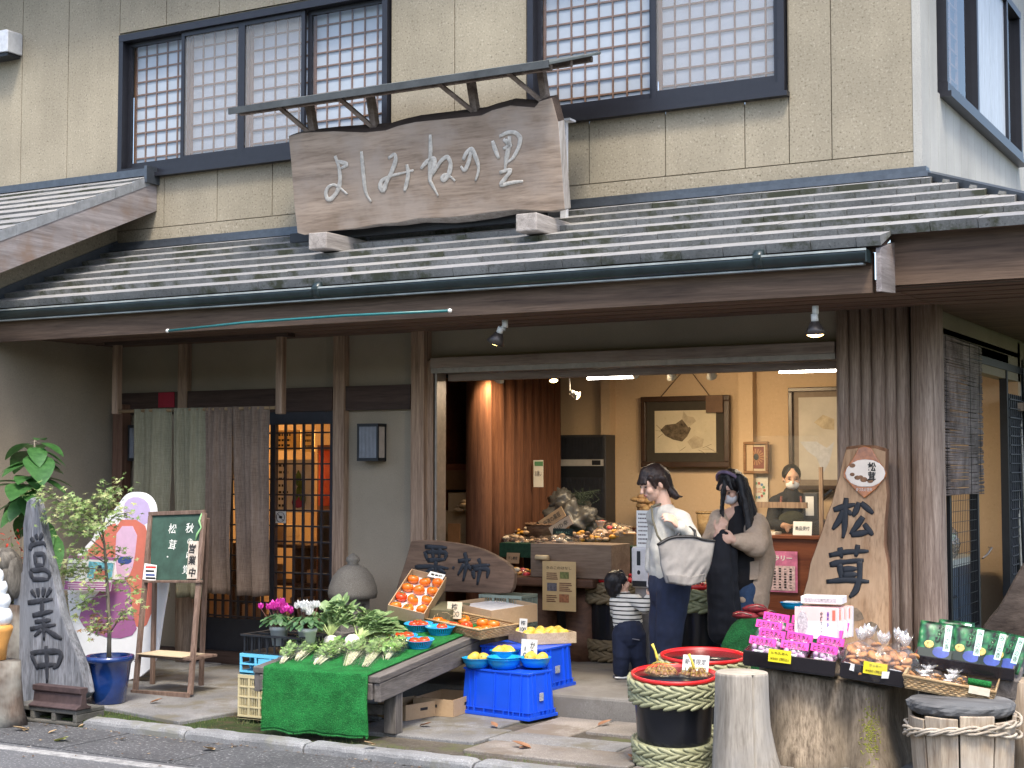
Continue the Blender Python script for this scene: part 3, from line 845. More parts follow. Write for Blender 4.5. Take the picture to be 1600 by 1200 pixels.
for t in(.12,.5,.9):c_.bar(A_l.lerp(A,.01)+d_*t-V((0,0,.022)),A.lerp(A_l,.012)+d_*t-V((0,0,.022)),.035,.04)
c_.build('purlin',M_OLDW,sign);c_=MB();c_.bar(A_l+V((0,-.006,.004)),A+V((0,-.006,.004)),.012,.05);c_.build('canopy_edge',plain('dark weathered tin edge',(.06,.065,.065),.5,.3,.25,8),sign)
for px_,pyb,pyt in((490,203,160),(585,191,148),(742,166,124),(852,152,105)):
    f1=MB();a=PY(px_,pyb,9.12);t_=(a.y-A.y)/d_.y
    top=V((a.x-.01,a.y-.05,A.z+d_.z*((a.y-.05-A.y)/d_.y)-.004));f1.bar(a-V((0,-.02,.06)),top,.05,.055,(0,1,0));f1.build('canopy_post',M_OLDW,sign)
    f2=MB();fr_=V((a.x-.19,A.y+.06,A.z+.008));f2.bar(fr_,a+V((-.02,.0,-.03)),.028,.04,(0,1,0));f2.build('brace',M_OLDW,sign)
for px_,py_ in((496,376),(822,347)):
    a=PY(px_,py_,8.98);q=MB();w_=.082
    q.box((a.x-w_,8.98,a.z-.062),(a.x+w_,9.9,a.z+.062));q.build('support_beam',wood('silvered beam',(.2,.18,.165),(.4,.37,.345),'y',4,14,.85,.4),sign,bevel=.008)
q=MB();a=PY(882,190,9.6);q.box((a.x-.025,9.58,roof_z(9.6)+.03),(a.x+.02,9.62,a.z));q.box((a.x-.1,9.57,a.z),(a.x+.06,9.66,a.z+.015));q.build('back_frame',plain('white painted steel',(.55,.56,.58),.5),sign)
q=MB();q.box((PY(470,360,9.5).x,9.36,roof_z(9.5)+.05),(PY(870,330,9.5).x,9.4,roof_z(9.5)+.12));q.build('back_rail',M_BLACK,sign)
# ================================================================== things on the eave and wall
t_=thing('pole','thin teal pole with white end caps hanging below the eave beam','pole',PY(482,500,8.42),world=True)
pa_,pb_=PY(262,517,8.42),PY(703,485.5,8.42)
q=MB();q.tube([pa_,pa_.lerp(pb_,.3)+V((0,0,.02)),pa_.lerp(pb_,.65)+V((0,0,.018)),pb_],.0095,10);q.build('shaft',plain('teal plastic pole',(.015,.12,.125),.3),t_)
for p in(pa_,pb_):
    q=MB();q.ball(p,.015);q.build('end_cap',plain('white plastic cap',(.7,.7,.66),.4),t_)
q=MB();a,b=PY(686,500,8.72),PY(1349,466,8.72);q.box((a.x,8.70,sz0-.035),(b.x,8.74,sz0-.005));tag(q.build('lighting_track',M_BLACK),'long black lighting track under the front eave','lighting track')
M_BULB=plain('lit bulb',(1,.85,.5),.4,0,0,emit=(1,.62,.2),es=9)
M_LAMPW=plain('white lamp holder',(.62,.62,.58),.4)
M_SHADE=plain('grey brown lamp shade',(.06,.05,.045),.35,.3)
def cone_dir(d):
    z=-V(d).normalized();x=z.orthogonal().normalized();y=z.cross(x)
    return Matrix((x,y,z)).transposed()
def spot(label,mount,lamp_px,Y,aim,group,size=.062,power=10,ztop=None,big=True,col=(1,.74,.43)):
    p=PY(*lamp_px,Y);mt=PY(*mount,Y)
    if ztop:mt.z=ztop
    t=thing('spotlight',label,'lamp',mt,0,group,world=True)
    A3=cone_dir(aim);d=V(aim).normalized()
    q=MB();q.lathe([(.02,-.05),(.02,0)],12,mt);q.tube([mt-V((0,0,.04)),mt-V((0,0,.07)),p-d*size*1.9],.006,8);q.build('mount',M_LAMPW,t)
    q=MB();q.lathe([(.022,size*1.0),(.022,size*1.75)],14,p,axis=A3);q.build('lamp_holder',M_LAMPW,t)
    q=MB();q.lathe([(size,-size*.1),(size*.72,size*.5),(.024,size*1.1),(.02,size*1.1),(size*.68,size*.48),(size*.95,-size*.08)],20,p,axis=A3);q.build('lamp_shade',M_SHADE if big else M_LAMPW,t)
    q=MB();q.ball(V((0,0,0)),(size*.8,size*.8,size*.35),14,8)
    q.v=[p+A3@v for v in q.v];q.build('bulb',M_BULB,t)
    ld=bpy.data.lights.new('lamp_light','SPOT');ld.energy=power;ld.color=col;ld.spot_size=R(140);ld.spot_blend=.6;ld.shadow_soft_size=.05
    lo=bpy.data.objects.new('lamp_light',ld);COL.objects.link(lo);attach(lo,t)
    lo.location=p+d*size*.5;lo.rotation_euler=(-d).to_track_quat('Z','Y').to_euler()
    return t
spot('shaded spotlight tilted left on the eave track above the shop opening',(789,500),(775,534),8.72,(-.45,.15,-.85),'spotlights on the eave track',power=8)
spot('shaded spotlight pointing straight down from the eave track by the log columns',(1274,478),(1274,521),8.72,(0,.1,-1),'spotlights on the eave track',.066,power=8)
CE=2.62
for lab,mt,lp,Y,aim,sz in(('small round ceiling spotlight nearest the dark room at the left',(779,585),(779,593),10.9,(-.75,.45,-1),.05),
                        ('small ceiling spotlight above the brown log partition',(865,585),(865,594),11.3,(.25,-.35,-1),.045),
                        ('bare white spotlight on a long bent arm over the air conditioner',(889,580),(903,619),11.2,(.8,.3,-.5),.04),
                        ('small ceiling spotlight aimed at the framed radish painting',(1050,582),(1050,589),11.6,(.1,.9,-.9),.045),
                        ('small ceiling spotlight at the right above the framed radish painting',(1112,582),(1112,588),11.6,(-.1,.9,-.9),.045)):
    spot(lab,mt,lp,Y,aim,'spotlights on the shop ceiling',sz,7 if Y<11 else 15,CE-.001,False)
M_TUBE=plain('lit tube',(1,.95,.85),.4,0,0,emit=(1,.93,.8),es=9)
for lab,a,b,Y in(('white fluorescent lamp with a round end cap on the shop ceiling',(915,591),(993,588),11.2),('white fluorescent lamp near the log columns on the shop ceiling',(1214,581),(1312,577),11.4)):
    pa_,pb_=PY(*a,Y),PY(*b,Y);zz=pa_.z;pb_.z=zz
    t=thing('ceiling_light',lab,'lamp',pa_,0,'fluorescent lamps on the shop ceiling',world=True)
    q=MB();q.box((pa_.x,Y-.05,zz+.018),(pb_.x,Y+.05,zz+.06));q.box((pa_.x+.1,Y-.02,zz+.06),(pa_.x+.13,Y+.02,CE));q.box((pb_.x-.13,Y-.02,zz+.06),(pb_.x-.1,Y+.02,CE));q.build('housing',M_LAMPW,t,bevel=.004)
    q=MB();q.tube([pa_+V((.02,0,0)),pb_-V((.02,0,0))],.014,10);q.build('tube',M_TUBE,t)
    q=MB();q.ball(pb_+V((.0,0,.02)),(.03,.04,.04));q.build('end_cap',M_LAMPW,t)
    ld=bpy.data.lights.new('lamp_light','AREA');ld.shape='RECTANGLE';ld.size=(pb_-pa_).x;ld.size_y=.05;ld.energy=8;ld.color=(1,.82,.58)
    lo=bpy.data.objects.new('lamp_light',ld);COL.objects.link(lo);attach(lo,t);lo.location=(pa_+pb_)/2-V((0,0,.02))
t=thing('pendant_lamp','lit lamp hanging in the room behind the lattice door','lamp',(-8.2,11.6,2.7),world=True)
q=MB();q.tube([(-8.2,11.6,2.7),(-8.2,11.6,2.52)],.006);q.lathe([(.02,2.56),(.14,2.44),(.15,2.42)],20,(-8.2,11.6,0));q.build('lamp_shade',M_LAMPW,t)
q=MB();q.ball((-8.2,11.6,2.43),.05);q.build('bulb',M_BULB,t)
ld=bpy.data.lights.new('lamp_light','POINT');ld.energy=46;ld.color=(1,.62,.25);ld.shadow_soft_size=.08
lo=bpy.data.objects.new('lamp_light',ld);COL.objects.link(lo);attach(lo,t);lo.location=(-8.2,11.6,2.36)
def wall_lantern(label,px0,px1,py0,py1):
    a,b=PY(px0,py1,9.96),PY(px1,py0,9.96)
    t=thing('wall_lantern',label,'wall lamp',((a.x+b.x)/2,10.04,a.z),0,'wall lanterns beside the entrance',world=True)
    d0,d1=9.93,10.05;e=.016
    q=MB()
    for x in(a.x,b.x-e):
        for y in(d0,d1-e-.002):q.box((x,y,a.z),(x+e,y+e,b.z))
    q.box((a.x,d0-.001,a.z-.012),(b.x,d1,a.z+.012));q.box((a.x,d0-.001,b.z-.012),(b.x,d1,b.z+.012));q.build('frame',M_BLACK,t)
    q=MB();nn=13
    for k in range(nn):
        xa=a.x+e+(b.x-a.x-2*e)*k/nn;xb=a.x+e+(b.x-a.x-2*e)*(k+.62)/nn
        q.box((xa,d0+.006,a.z+.012),(xb,d0+.012,b.z-.012))
    q.build('grille',plain('grey ribbed glass',(.22,.24,.28),.35),t)
    q=MB();q.box((a.x+e,d0+.02,a.z+.013),(b.x-.004,d1-.02,b.z-.013));q.build('shade',plain('milky lamp panel',(.4,.36,.33),.5),t)
wall_lantern('square black wall lantern with ribbed glass on the plaster between two posts',561,594,664,718)
wall_lantern('black wall lantern half hidden behind the grey green curtain',203,236,666,718)
def linen(name,a,b_,dk):
    m_,nt,b=new_mat(name)
    mp=mapping(nt,(60,1,3));n1=tex_noise(nt,mp,5,3,.7);mp2=mapping(nt,(3,1,70));n2=tex_noise(nt,mp2,4,3,.7);mp3=mapping(nt);n3=tex_noise(nt,mp3,2.5,3)
    r1=ramp(nt,[(.35,a),(.65,b_)]);nt.links.new(n1.outputs['Fac'],r1.inputs[0])
    r2=ramp(nt,[(.35,dk),(.6,(1,1,1))]);nt.links.new(n2.outputs['Fac'],r2.inputs[0])
    r3=ramp(nt,[(.35,(.8,.8,.8)),(.65,(1,1,1))]);nt.links.new(n3.outputs['Fac'],r3.inputs[0])
    c=mixc(nt,1,r1.outputs[0],r2.outputs[0],'MULTIPLY');c=mixc(nt,1,c,r3.outputs[0],'MULTIPLY')
    nt.links.new(c,b.inputs['Base Color']);b.inputs['Roughness'].default_value=.95;b.inputs['Specular IOR Level'].default_value=.1
    add_bump(nt,b,n2.outputs['Fac'],.3,.003)
    return m_
M_NOR1=linen('grey green linen',(.2,.19,.125),(.28,.262,.185),(.78,.78,.78))
M_NOR2=linen('grey brown linen',(.165,.118,.088),(.24,.185,.145),(.72,.7,.7))
def noren(label,mat,panels,zb):
    p0=PY(panels[0][0],640,ny)
    t=thing('door_curtain',label,'curtain',(p0.x,ny,nz),0,'split linen curtains at the entrance',world=True)
    for(a,b,a2,b2)in panels:
        xa,xb=PY(a,640,ny).x,PY(b,640,ny).x;xa2,xb2=PY(a2,930,ny).x,PY(b2,930,ny).x;ph=a*.7
        q=MB()
        def fn(u,v):
            z=nz+.014+(zb+.012*mnoise.noise(V((u*3,ph,0)))-nz-.014)*v
            x=(xa+(xb-xa)*u)*(1-v)+(xa2+(xb2-xa2)*u)*v+.008*mnoise.noise(V((u*2,v*3,ph)))
            y=ny-.018+.028*(.35+.65*v)*math.sin(u*11+ph+.6*math.sin(v*3))+.014*math.sin(u*27+ph*2+v)*(1-.4*v)+.02*mnoise.noise(V((u*4,v*2.2,ph)))
            return V((x,y,z))
        q.grid(fn,44,26);q.build('panel',mat,t,thick=.003)
    return t
noren('grey green linen door curtain in two panels on the bamboo rod',M_NOR1,[(213,273,212,268),(274,322,277,320)],PY(270,932,ny).z)
noren('brown linen door curtain in two panels beside the open lattice',M_NOR2,[(323,364,321,364),(365,424,374,424)],PY(380,930,ny).z)
M_PAPER=plain('cream paper',(.7,.66,.56),.8,0,.08,6)
M_CARD=speckle('corrugated cardboard',(.43,.3,.18),(.38,.26,.15),(.47,.34,.21),60,2,.1,.85,.05)
M_CARD_IN=plain('pale cardboard',(.5,.4,.27),.85,0,.08)
M_TEXT=plain('black ink',(.012,.012,.013),.7,0,0)
Yp=13.0
def flat_sign(name,label,cat,px0,py0,px1,py1,Y,mat,thick=.004,group=None,parent=None):
    a,b=PY(px0,py1,Y),PY(px1,py0,Y)
    q=MB();q.box((a.x,Y-thick,a.z),(b.x,Y,b.z));o=q.build(name,mat,parent)
    if label:tag(o,label,cat,group)
    return o,a,b
def rows(o,a,b,Y,n,mat=None,w=.7,name='writing',left=.12):
    q=MB();H=b.z-a.z;W_=b.x-a.x
    for k in range(n):
        z=b.z-H*(k+.9)/(n+.9);x=a.x+W_*left
        end=a.x+W_*(left+w*random.uniform(.7,1))
        while x<end:
            l=W_*random.uniform(.04,.09);q.box((x,Y-.0012,z-H/n*.16),(min(x+l,end),Y,z+H/n*.16));x+=l+W_*.03
    return q.build(name,mat or M_TEXT,o)
for i,(x0,y0,x1,y1,tint,lab)in enumerate(((425,672,470,704,(.75,.55,.25),'left one of the two yellow notices behind the lattice door'),(474,672,492,706,(.78,.6,.3),'narrow yellow notice beside the red cabinet behind the lattice door'))):
    o,a,b=flat_sign('poster',lab,'poster',x0,y0,x1,y1,11.5,plain('yellow poster %d'%i,tint,.8,0,.1));rows(o,a,b,11.4955,3)
o,a,b=flat_sign('poster','white poster with a bunch of green vegetables behind the lattice door','poster',428,718,492,800,11.0,M_PAPER);rows(o,a,b,10.9955,7,None,.25)
q=MB()
for k in range(16):
    p=V(((a.x+b.x)/2+random.uniform(.02,.12),10.99,a.z+.12+random.uniform(0,.22)));q.ball(p,(.018,.004,.05),6,5)
q.build('leaf_picture',leafmat('poster green',(.05,.12,.02),(.15,.25,.05)),o)
q=MB();q.ball(((a.x+b.x)/2+.05,10.99,a.z+.09),(.07,.004,.05),12,6);q.build('root_picture',plain('poster purple',(.3,.03,.1),.6),o)
t=thing('cabinet','tall red brown cabinet standing behind the lattice door','cabinet',(PY(505,900,11.2).x,11.3,.2),world=True)
xa,xb=PY(496,700,11.2).x,PY(519,700,11.2).x
q=MB();q.box((xa,11.2,.2),(xb,11.6,1.9));q.build('body',plain('red brown cupboard',(.2,.07,.03),.5),t);q=MB();q.box((xa+.02,11.192,1.35),(xb-.02,11.199,1.85));q.build('door',plain('red panel',(.45,.05,.02),.5),t);q=MB();q.box((xa+.02,11.192,.3),(xb-.02,11.199,1.3));q.build('drawer',M_NAVY,t)
t=thing('shelf_unit','low wooden shelf stacked with goods behind the lattice door','shelf',(-8.6,11.5,.2),world=True)
q=MB();
for z in(.25,.6,.95):q.box((-9.3,11.3,z),(-7.9,11.7,z+.03))
for x in(-9.3,-8.6,-7.93):q.box((x,11.31,.2),(x+.03,11.69,.98))
q.build('frame',M_BEAM,t)
ords=['first','second','third','fourth','fifth','sixth','seventh','eighth','ninth','tenth','eleventh','twelfth','thirteenth','fourteenth','fifteenth','sixteenth']
for k in range(7):
    x=-9.22+k*.19;z=(.281,.631,.981)[k%3];q=MB();h_=.12+.03*(k%4);q.box((0,0,0),(.14,.2,h_));q.box((-.002,-.002,h_*.4),(.142,.202,h_*.45))
    tag(q.build('box',M_CARD,loc=(x,11.35,z)),'%s cardboard box from the left on the shelf behind the lattice door'%ords[k],'box','boxes behind the lattice door')
o,a,b=flat_sign('notice','small square no dogs notice on the lattice door','notice',431,799,447,817,10.035,plain('white sticker',(.7,.7,.68),.6))
q=MB();cx,cz,rr=(a.x+b.x)/2,(a.z+b.z)/2,(b.x-a.x)*.4
for k in range(20):
    t0,t1=k*math.pi/10,(k+1)*math.pi/10
    q.bar((cx+rr*math.cos(t0),10.0295,cz+rr*math.sin(t0)),(cx+rr*math.cos(t1),10.0295,cz+rr*math.sin(t1)),.002,.008,(0,1,0))
q.bar((cx-rr*.7,10.0295,cz+rr*.7),(cx+rr*.7,10.0295,cz-rr*.7),.002,.008,(0,1,0));q.ball((cx,10.0298,cz),(rr*.45,.002,rr*.28),8,5);q.build('symbol',M_TEXT,o)
t=thing('wall_box','pale metal box fixed high on the wall at the left edge','vent box',(PY(5,70,9.9).x,9.98,PY(5,90,9.9).z),world=True)
a,b=PY(-25,90,9.85),PY(19,47,9.85)
q=MB();q.prism([(a.x,a.z+.02),(b.x,a.z),(b.x,b.z-.02),(b.x-.02,b.z),(a.x,b.z)],9.8,9.98);q.build('cover',plain('pale grey metal',(.5,.52,.55),.45,.2),t,bevel=.006)
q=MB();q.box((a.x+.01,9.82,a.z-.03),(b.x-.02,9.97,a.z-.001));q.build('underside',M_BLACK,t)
# ================================================================== LEFT FOREGROUND
def rounded(pts,n=2):
    for _ in range(n):
        out=[]
        for i in range(len(pts)):
            a,b=pts[i],pts[(i+1)%len(pts)];out+=[(a[0]*.75+b[0]*.25,a[1]*.75+b[1]*.25),(a[0]*.25+b[0]*.75,a[1]*.25+b[1]*.75)]
        pts=out
    return pts
def outline(px_list,Y):return[(PY(x,y,Y).x,PY(x,y,Y).z)for x,y in px_list]
def on_plane(name,body,px0,py0,px1,py1,Y,parent,mat=None,bold=.02,warp=0.0):
    """lettering filling the measured box of a face that stands at depth Y"""
    a,b=PY(px0,py1,Y),PY(px1,py0,Y)
    return text(body,.1,mat or M_TEXT,parent,((a.x+b.x)/2,Y-.001,(a.z+b.z)/2),(1,0,0),(0,0,1),bold,.01,fit=(b.x-a.x,b.z-a.z),warp=warp)
M_DRIFT=wood('silvered driftwood',(.06,.065,.075),(.29,.3,.33),'z',4.5,9,.85,1.0,(.17,.18,.2),.9)
M_INKW=plain('faded black brush ink',(.022,.024,.032),.75,0,.5,26)
Yb=7.70
bl=[(40,783),(47,777),(55,781),(60,800),(66,830),(72,860),(80,890),(88,925),(96,960),(105,985),(115,1010),(127,1040),(134,1070),(136,1083),(128,1092),(118,1090),
      (100,1096),(70,1100),(40,1102),(30,1098),(24,1060),(20,1000),(17,960),(20,925),(25,902),(33,893),(35,860),(34,820)]
o_=outline(bl,Yb)
t=thing('standing_board','tall grey driftwood board painted 営業中 standing in a steel rail at the kerb','wooden sign',(sum(p[0]for p in o_)/len(o_),Yb+.03,min(p[1]for p in o_)),world=True)
q=MB();cx=sum(p[0]for p in o_)/len(o_);czz=1.0
q.prism([((p[0]-cx)*.95+cx,(p[1]-czz)*.985+czz)for p in o_],Yb,Yb+.03,None,0,o_)
q.prism(o_,Yb+.0301,Yb+.075);q.build('board',M_DRIFT,t,bevel=.006)
q=MB();BN=V((0,-1,0));z1=lambda x,y:PY(x/3.81,620+y/3.81,Yb);z2=lambda x,y:PY(x/3.81,885+y/3.81,Yb)
brush(q,[[(186,838),(204,866)],[(214,818),(226,852)],[(256,812),(236,852)],[(180,912),(186,882),(262,866),(276,892)],[(208,936),(216,1004)],[(208,936),(266,934),(262,1002)],[(214,1006),(264,1002)],
          [(180,1034),(196,1084)],[(182,1034),(268,1026),(300,1050),(290,1086)],[(196,1086),(292,1086)]],z1,BN,.0185)
q.build('lettering',M_INKW,t)
q=MB();brush(q,[[(188,140),(216,184)],[(226,128),(232,184)],[(264,124),(256,184)],[(306,128),(276,184)],[(168,216),(316,194)],[(196,292),(318,264)],[(252,186),(252,300)],[(210,330),(304,318)],[(182,372),(334,346)],
          [(262,300),(264,442)],[(250,372),(206,416)],[(274,374),(330,410),(370,432)]],z2,BN,.0185);q.build('lettering',M_INKW,t)
q=MB();brush(q,[[(186,522),(222,508),(356,504),(368,530),(346,590),(318,606)],[(190,524),(226,612)],[(226,592),(334,582)],[(276,472),(282,560),(282,694)]],z2,BN,.021);q.build('lettering',M_INKW,t)
rc=PZ(86,1106,.105);ka=depth(rc)/FPX
M_RAIL=plain('brown painted steel',(.075,.05,.05),.6,.3,.25,20,bump=.2)
q=MB();h=33*ka;xa,xb=PY(49,1105,rc.y).x,PY(124,1105,rc.y).x
q.prism([(-.07,0),(.07,0),(.07,.012),(.028,.03),(.02,h-.045),(.036,h-.035),(.036,h),(-.036,h),(-.036,h-.035),(-.02,h-.045),(-.028,.03),(-.07,.012)],-(xb-xa)/2,(xb-xa)/2,Matrix.Rotation(R(90),4,'Z'))
tag(q.build('steel_rail',M_RAIL,loc=((xa+xb)/2,rc.y+.04,.105),bevel=.004),'short length of brown steel rail in front of the driftwood board','rail')
xa,xb=PY(21,1125,7.4).x,PY(126,1120,7.4).x
q=MB();H=.104
q.box((xa,7.36,H-.03),(xb,7.62,H));q.box((xa,7.36,.0),(xb,7.62,.022))
n=4
for k in range(n):
    x=xa+(xb-xa-.035)*k/(n-1);q.box((x,7.362,.021),(x+.035,7.618,H-.029))
tag(q.build('concrete_block',speckle('dirty concrete block',(.16,.155,.14),(.08,.075,.065),(.27,.26,.24),150,3,.3,.95,.8),bevel=.006),'mossy hollow concrete block under the steel rail','concrete block')
# ------------------------------------------------------------------ blue pot with a young maple
PB=PZ(170,1098,.06)
t=thing('potted_maple','young green maple growing in a glossy dark blue pot','potted tree',PB)
M_BLUE=plain('cobalt glaze',(.008,.035,.16),.18,0,.3,5,coat=.6)
pot_=MB();pot_.lathe([(.105,0),(.112,.005),(.135,.16),(.15,.285),(.168,.292),(.172,.31),(.168,.328),(.15,.33),(.14,.315),(.132,.28),(.12,.2)],36)
pt=pot_.build('pot',M_BLUE,t)
s_=MB();s_.lathe([(0.001,.285),(.07,.28),(.136,.27)],24,wob=lambda a,z:.02*math.sin(5*a));s_.build('soil',M_MOSS,pt)
wP=depth(PB)
def loc(px,py,dw=0.0):return PD(px,py,wP+dw)-PB
M_BARK=wood('thin grey bark',(.1,.085,.065),(.26,.23,.18),'z',8,8,.85,.3)
tr=MB()
trunk=[loc(170,1030),loc(171,990),loc(169,940,.02),loc(166,890,.03),loc(163,850,.0),loc(158,815,-.03)]
tr.tube(trunk,[.017,.014,.013,.011,.008,.005],10)
rnd=random.Random(11)
branches=[]
for base,tip,dw in(((168,930),(110,955),.1),((167,905),(215,925),-.12),((165,880),(105,860),-.1),((163,860),(80,805),.12),((162,850),(120,780),-.05),((160,830),(165,765),.1),
                      ((160,825),(205,800),-.15),((158,818),(60,770),.05),((161,840),(140,830),-.25),((167,900),(130,915),-.2),((170,965),(150,985),.1),((170,975),(140,990),-.1),
                      ((164,870),(190,870),.2),((166,890),(95,900),.25),((158,815),(90,790),-.2),((159,820),(115,815),.25),((171,990),(205,950),-.1),((160,825),(185,760),.0)):
    a=loc(*base);b=loc(*tip,dw);mid=a.lerp(b,.5)+V((rnd.uniform(-.03,.03),rnd.uniform(-.03,.03),.035))
    tr.tube([a,mid,b],[.0055,.004,.002],6);branches.append((a,mid,b))
tr.build('trunk',M_BARK,t)
def leaf_star(mb,c,d,n,size,mi=0):
    """small five lobed leaf: c base point, d direction, n face normal"""
    d=d.normalized();s=d.cross(n).normalized();pts=[c]
    for a,l in((-100,.62),(-68,.3),(-50,.9),(-25,.36),(0,1.05),(25,.36),(50,.9),(68,.3),(100,.62)):
        pts.append(c+(d*math.cos(R(a))+s*math.sin(R(a)))*l*size)
    mb.add(pts,[(0,i,i+1)for i in range(1,9)],mi)
lf=MB()
for bi,(a,mid,b)in enumerate(branches):
    L_=(b-a).length
    for k in range(int(30+L_*175)):
        u=rnd.uniform(.35,1.05);p=(a.lerp(mid,u*2)if u<.5 else mid.lerp(b,u*2-1))+V((rnd.gauss(0,.042),rnd.gauss(0,.05),rnd.gauss(0,.035)))
        d=V((rnd.uniform(-1,1),rnd.uniform(-1,1),rnd.uniform(-.8,.15)));nrm=V((rnd.uniform(-.6,.6),rnd.uniform(-.9,.3),1)).normalized()
        hi=p.z>.62;mi=(0 if rnd.random()<.72 else 1)if hi else(0 if rnd.random()<.3 else(1 if rnd.random()<.5 else 2))
        leaf_star(lf,p,d,nrm,rnd.uniform(.024,.044),mi)
lf.build('foliage',[leafmat('maple leaf green',(.13,.22,.06),(.3,.4,.15)),leafmat('maple leaf yellow green',(.28,.33,.12),(.45,.46,.22)),leafmat('maple leaf reddish',(.25,.11,.05),(.32,.2,.08))],t,fix=False)
# ------------------------------------------------------------------ chalkboard easel
Ye0,Ye1=8.38,8.66
e_up=V((0,.27,1.05)).normalized();e_n=V((0,-1.05,.27)).normalized();e_o=V((0,8.40,.07))
def EP(px,py):return PPL(px,py,e_o,e_n)
M_EAS=wood('brown easel wood',(.1,.065,.05),(.24,.165,.13),'z',5,14,.7,.25)
t=thing('chalkboard_easel','wooden folding easel with a green chalkboard and a small shelf','easel',V((EP(255,1080).x,8.55,.06)),world=True)
for a,b in(((211,1084),(236,806)),((297,1086),(319,802))):
    q=MB();q.bar(EP(*a),EP(*b),.035,.03,(0,1,0));q.build('leg',M_EAS,t,bevel=.003)
for a,bpx in((PZ(238,1069,.06),(237,812)),(PZ(314,1071,.06),(317,810))):
    q=MB();q.bar(a,EP(*bpx)+V((0,.05,0)),.032,.028,(0,1,0));q.build('leg',M_EAS,t,bevel=.003)
q=MB();q.bar(EP(209,1083)+V((0,-.02,0)),EP(298,1088)+V((0,-.02,0)),.03,.055,(0,0,1));q.build('foot_rail',M_EAS,t,bevel=.003)
br=[EP(234,906),EP(314,906),EP(316,803),EP(238,805)]
q=MB();k1=[p-e_n*.0 for p in br];k2=[p-e_n*.015 for p in br]
q.add(k1+k2,[(0,1,2,3),(7,6,5,4),(0,4,5,1),(1,5,6,2),(2,6,7,3),(3,7,4,0)]);bd=q.build('chalkboard',plain('green chalkboard',(.03,.07,.052),.8,0,.3,8),t)
q=MB();q.bar(EP(229,909)+e_n*.012,EP(316,909)+e_n*.012,.045,.018,(0,0,1));q.bar(EP(234,803)+e_n*.004,EP(320,800)+e_n*.004,.028,.03,(0,0,1));q.build('frame_rail',M_EAS,bd,bevel=.003)
M_CHALK=plain('white chalk',(.72,.74,.7),.95,0,.2,60)
def etext(s,px,py,w,parent,mat,lift=.002,bold=.0):
    c_=EP(px,py)+e_n*lift;wm=w*depth(c_)/FPX
    return text(s,wm,mat,parent,c_,(1,0,0),e_up,bold,.01,warp=.06)
for s,px_,py_,w_ in(('秋',297,825,17),('の',297,846,12),('味',297,868,15),('覚',291,890,15),('松',270,826,17),('茸',270,851,17),('・',262,870,12)):
    etext(s,px_,py_,w_,bd,M_CHALK)
pq=[EP(294,905),EP(310,905),EP(312,846),EP(297,846)]
def slab_on(pts,n,th,lift):
    a=[p+n*(lift+th)for p in pts];b=[p+n*lift for p in pts]
    mb=MB();k=len(pts);mb.add(a+b,[tuple(range(k)),tuple(range(k,2*k))[::-1]]+[(i,(i+1)%k,k+(i+1)%k,k+i)for i in range(k)]);return mb
tp=thing('plaque','narrow pale wooden plaque lettered 営業中 hung on the chalkboard','plaque',EP(302,905),world=True)
slab_on(pq,e_n,.014,.003).build('board',wood('pale plaque wood',(.42,.36,.3),(.58,.52,.45),'z',6,10),tp,bevel=.002)
for s,py_ in(('営',858),('業',876),('中',895)):etext(s,303,py_,15,tp,M_TEXT,.019,.02)
tc_=thing('price_card','small white card with red and black print leaning on the chalkboard ledge','card',EP(238,907),world=True)
slab_on([EP(226,906),EP(246,909),EP(248,884),EP(229,881)],e_n,.003,.02).build('card',plain('white card',(.75,.75,.73),.6,0,.04),tc_)
for i,(y0,w_,mt)in enumerate(((887,16,'red ink'),(893,13,'black ink'),(899,14,'navy ink'),(904,15,'black ink'))):
    slab_on([EP(231,y0+1.5),EP(231+w_,y0+2),EP(231+w_,y0-1),EP(231,y0-1.5)],e_n,.001,.0235).build('print',plain(mt,{'red ink':(.55,.03,.02),'navy ink':(.02,.05,.2)}.get(mt,(.012,.012,.013)),.7,0,0),tc_)
q=MB();pts=[EP(318,803),EP(314,815),EP(317,825),EP(311,835),EP(308,845)]
q.tube([p+e_n*.02 for p in pts],[.004,.008,.005,.008,.004],8);tag(q.build('ribbon',plain('pale green ribbon',(.25,.5,.22),.6)),'pale green ribbon tied to the corner of the chalkboard','ribbon')
zs=EP(230,1022).z
q=MB();a,b=EP(222,1022),EP(304,1022)
q.box((a.x,a.y-.03,zs-.02),(b.x,a.y+.26,zs));q.build('shelf',M_EAS,t,bevel=.003)
q=MB();q.box((a.x-.01,a.y-.05,zs+.001),(b.x-.07,a.y+.2,zs+.006));tag(q.build('cardboard_sheet',M_CARD_IN,rz=None),'flat sheet of pale cardboard on the easel shelf','cardboard')
# ------------------------------------------------------------------ white cut-out display board (its printed figure reduced to plain colour fields)
Ys=PZ(185,1062,.06).y
t=thing('display_board','white cut-out board with plain salmon and purple colour fields behind the blue pot','display board',(PY(185,1062,Ys).x,Ys+.03,.06),world=True)
so=[(196,772),(210,768),(226,770),(238,779),(244,795),(244,830),(252,868),(262,905),(262,918),(254,960),(240,1063),(130,1063),(118,1000),(107,950),(105,925),(108,880),(130,858),(148,838),(150,818),(168,808),(182,792)]
M_FOAM=plain('white foam board',(.78,.8,.84),.6,0,.03)
q=MB();q.prism(outline(rounded(so),Ys),Ys,Ys+.02);bd=q.build('board',M_FOAM,t)
def field(pts,col,name,lift):
    q=MB();q.prism(outline(rounded(pts,1),Ys),Ys-lift,Ys-lift+.0008);q.build('colour_field',plain(name,col,.6,0,.05),bd)
field([(150,845),(178,812),(188,835),(178,880),(172,905),(112,925),(112,890),(132,866)],(.58,.17,.12),'salmon print',.0012)
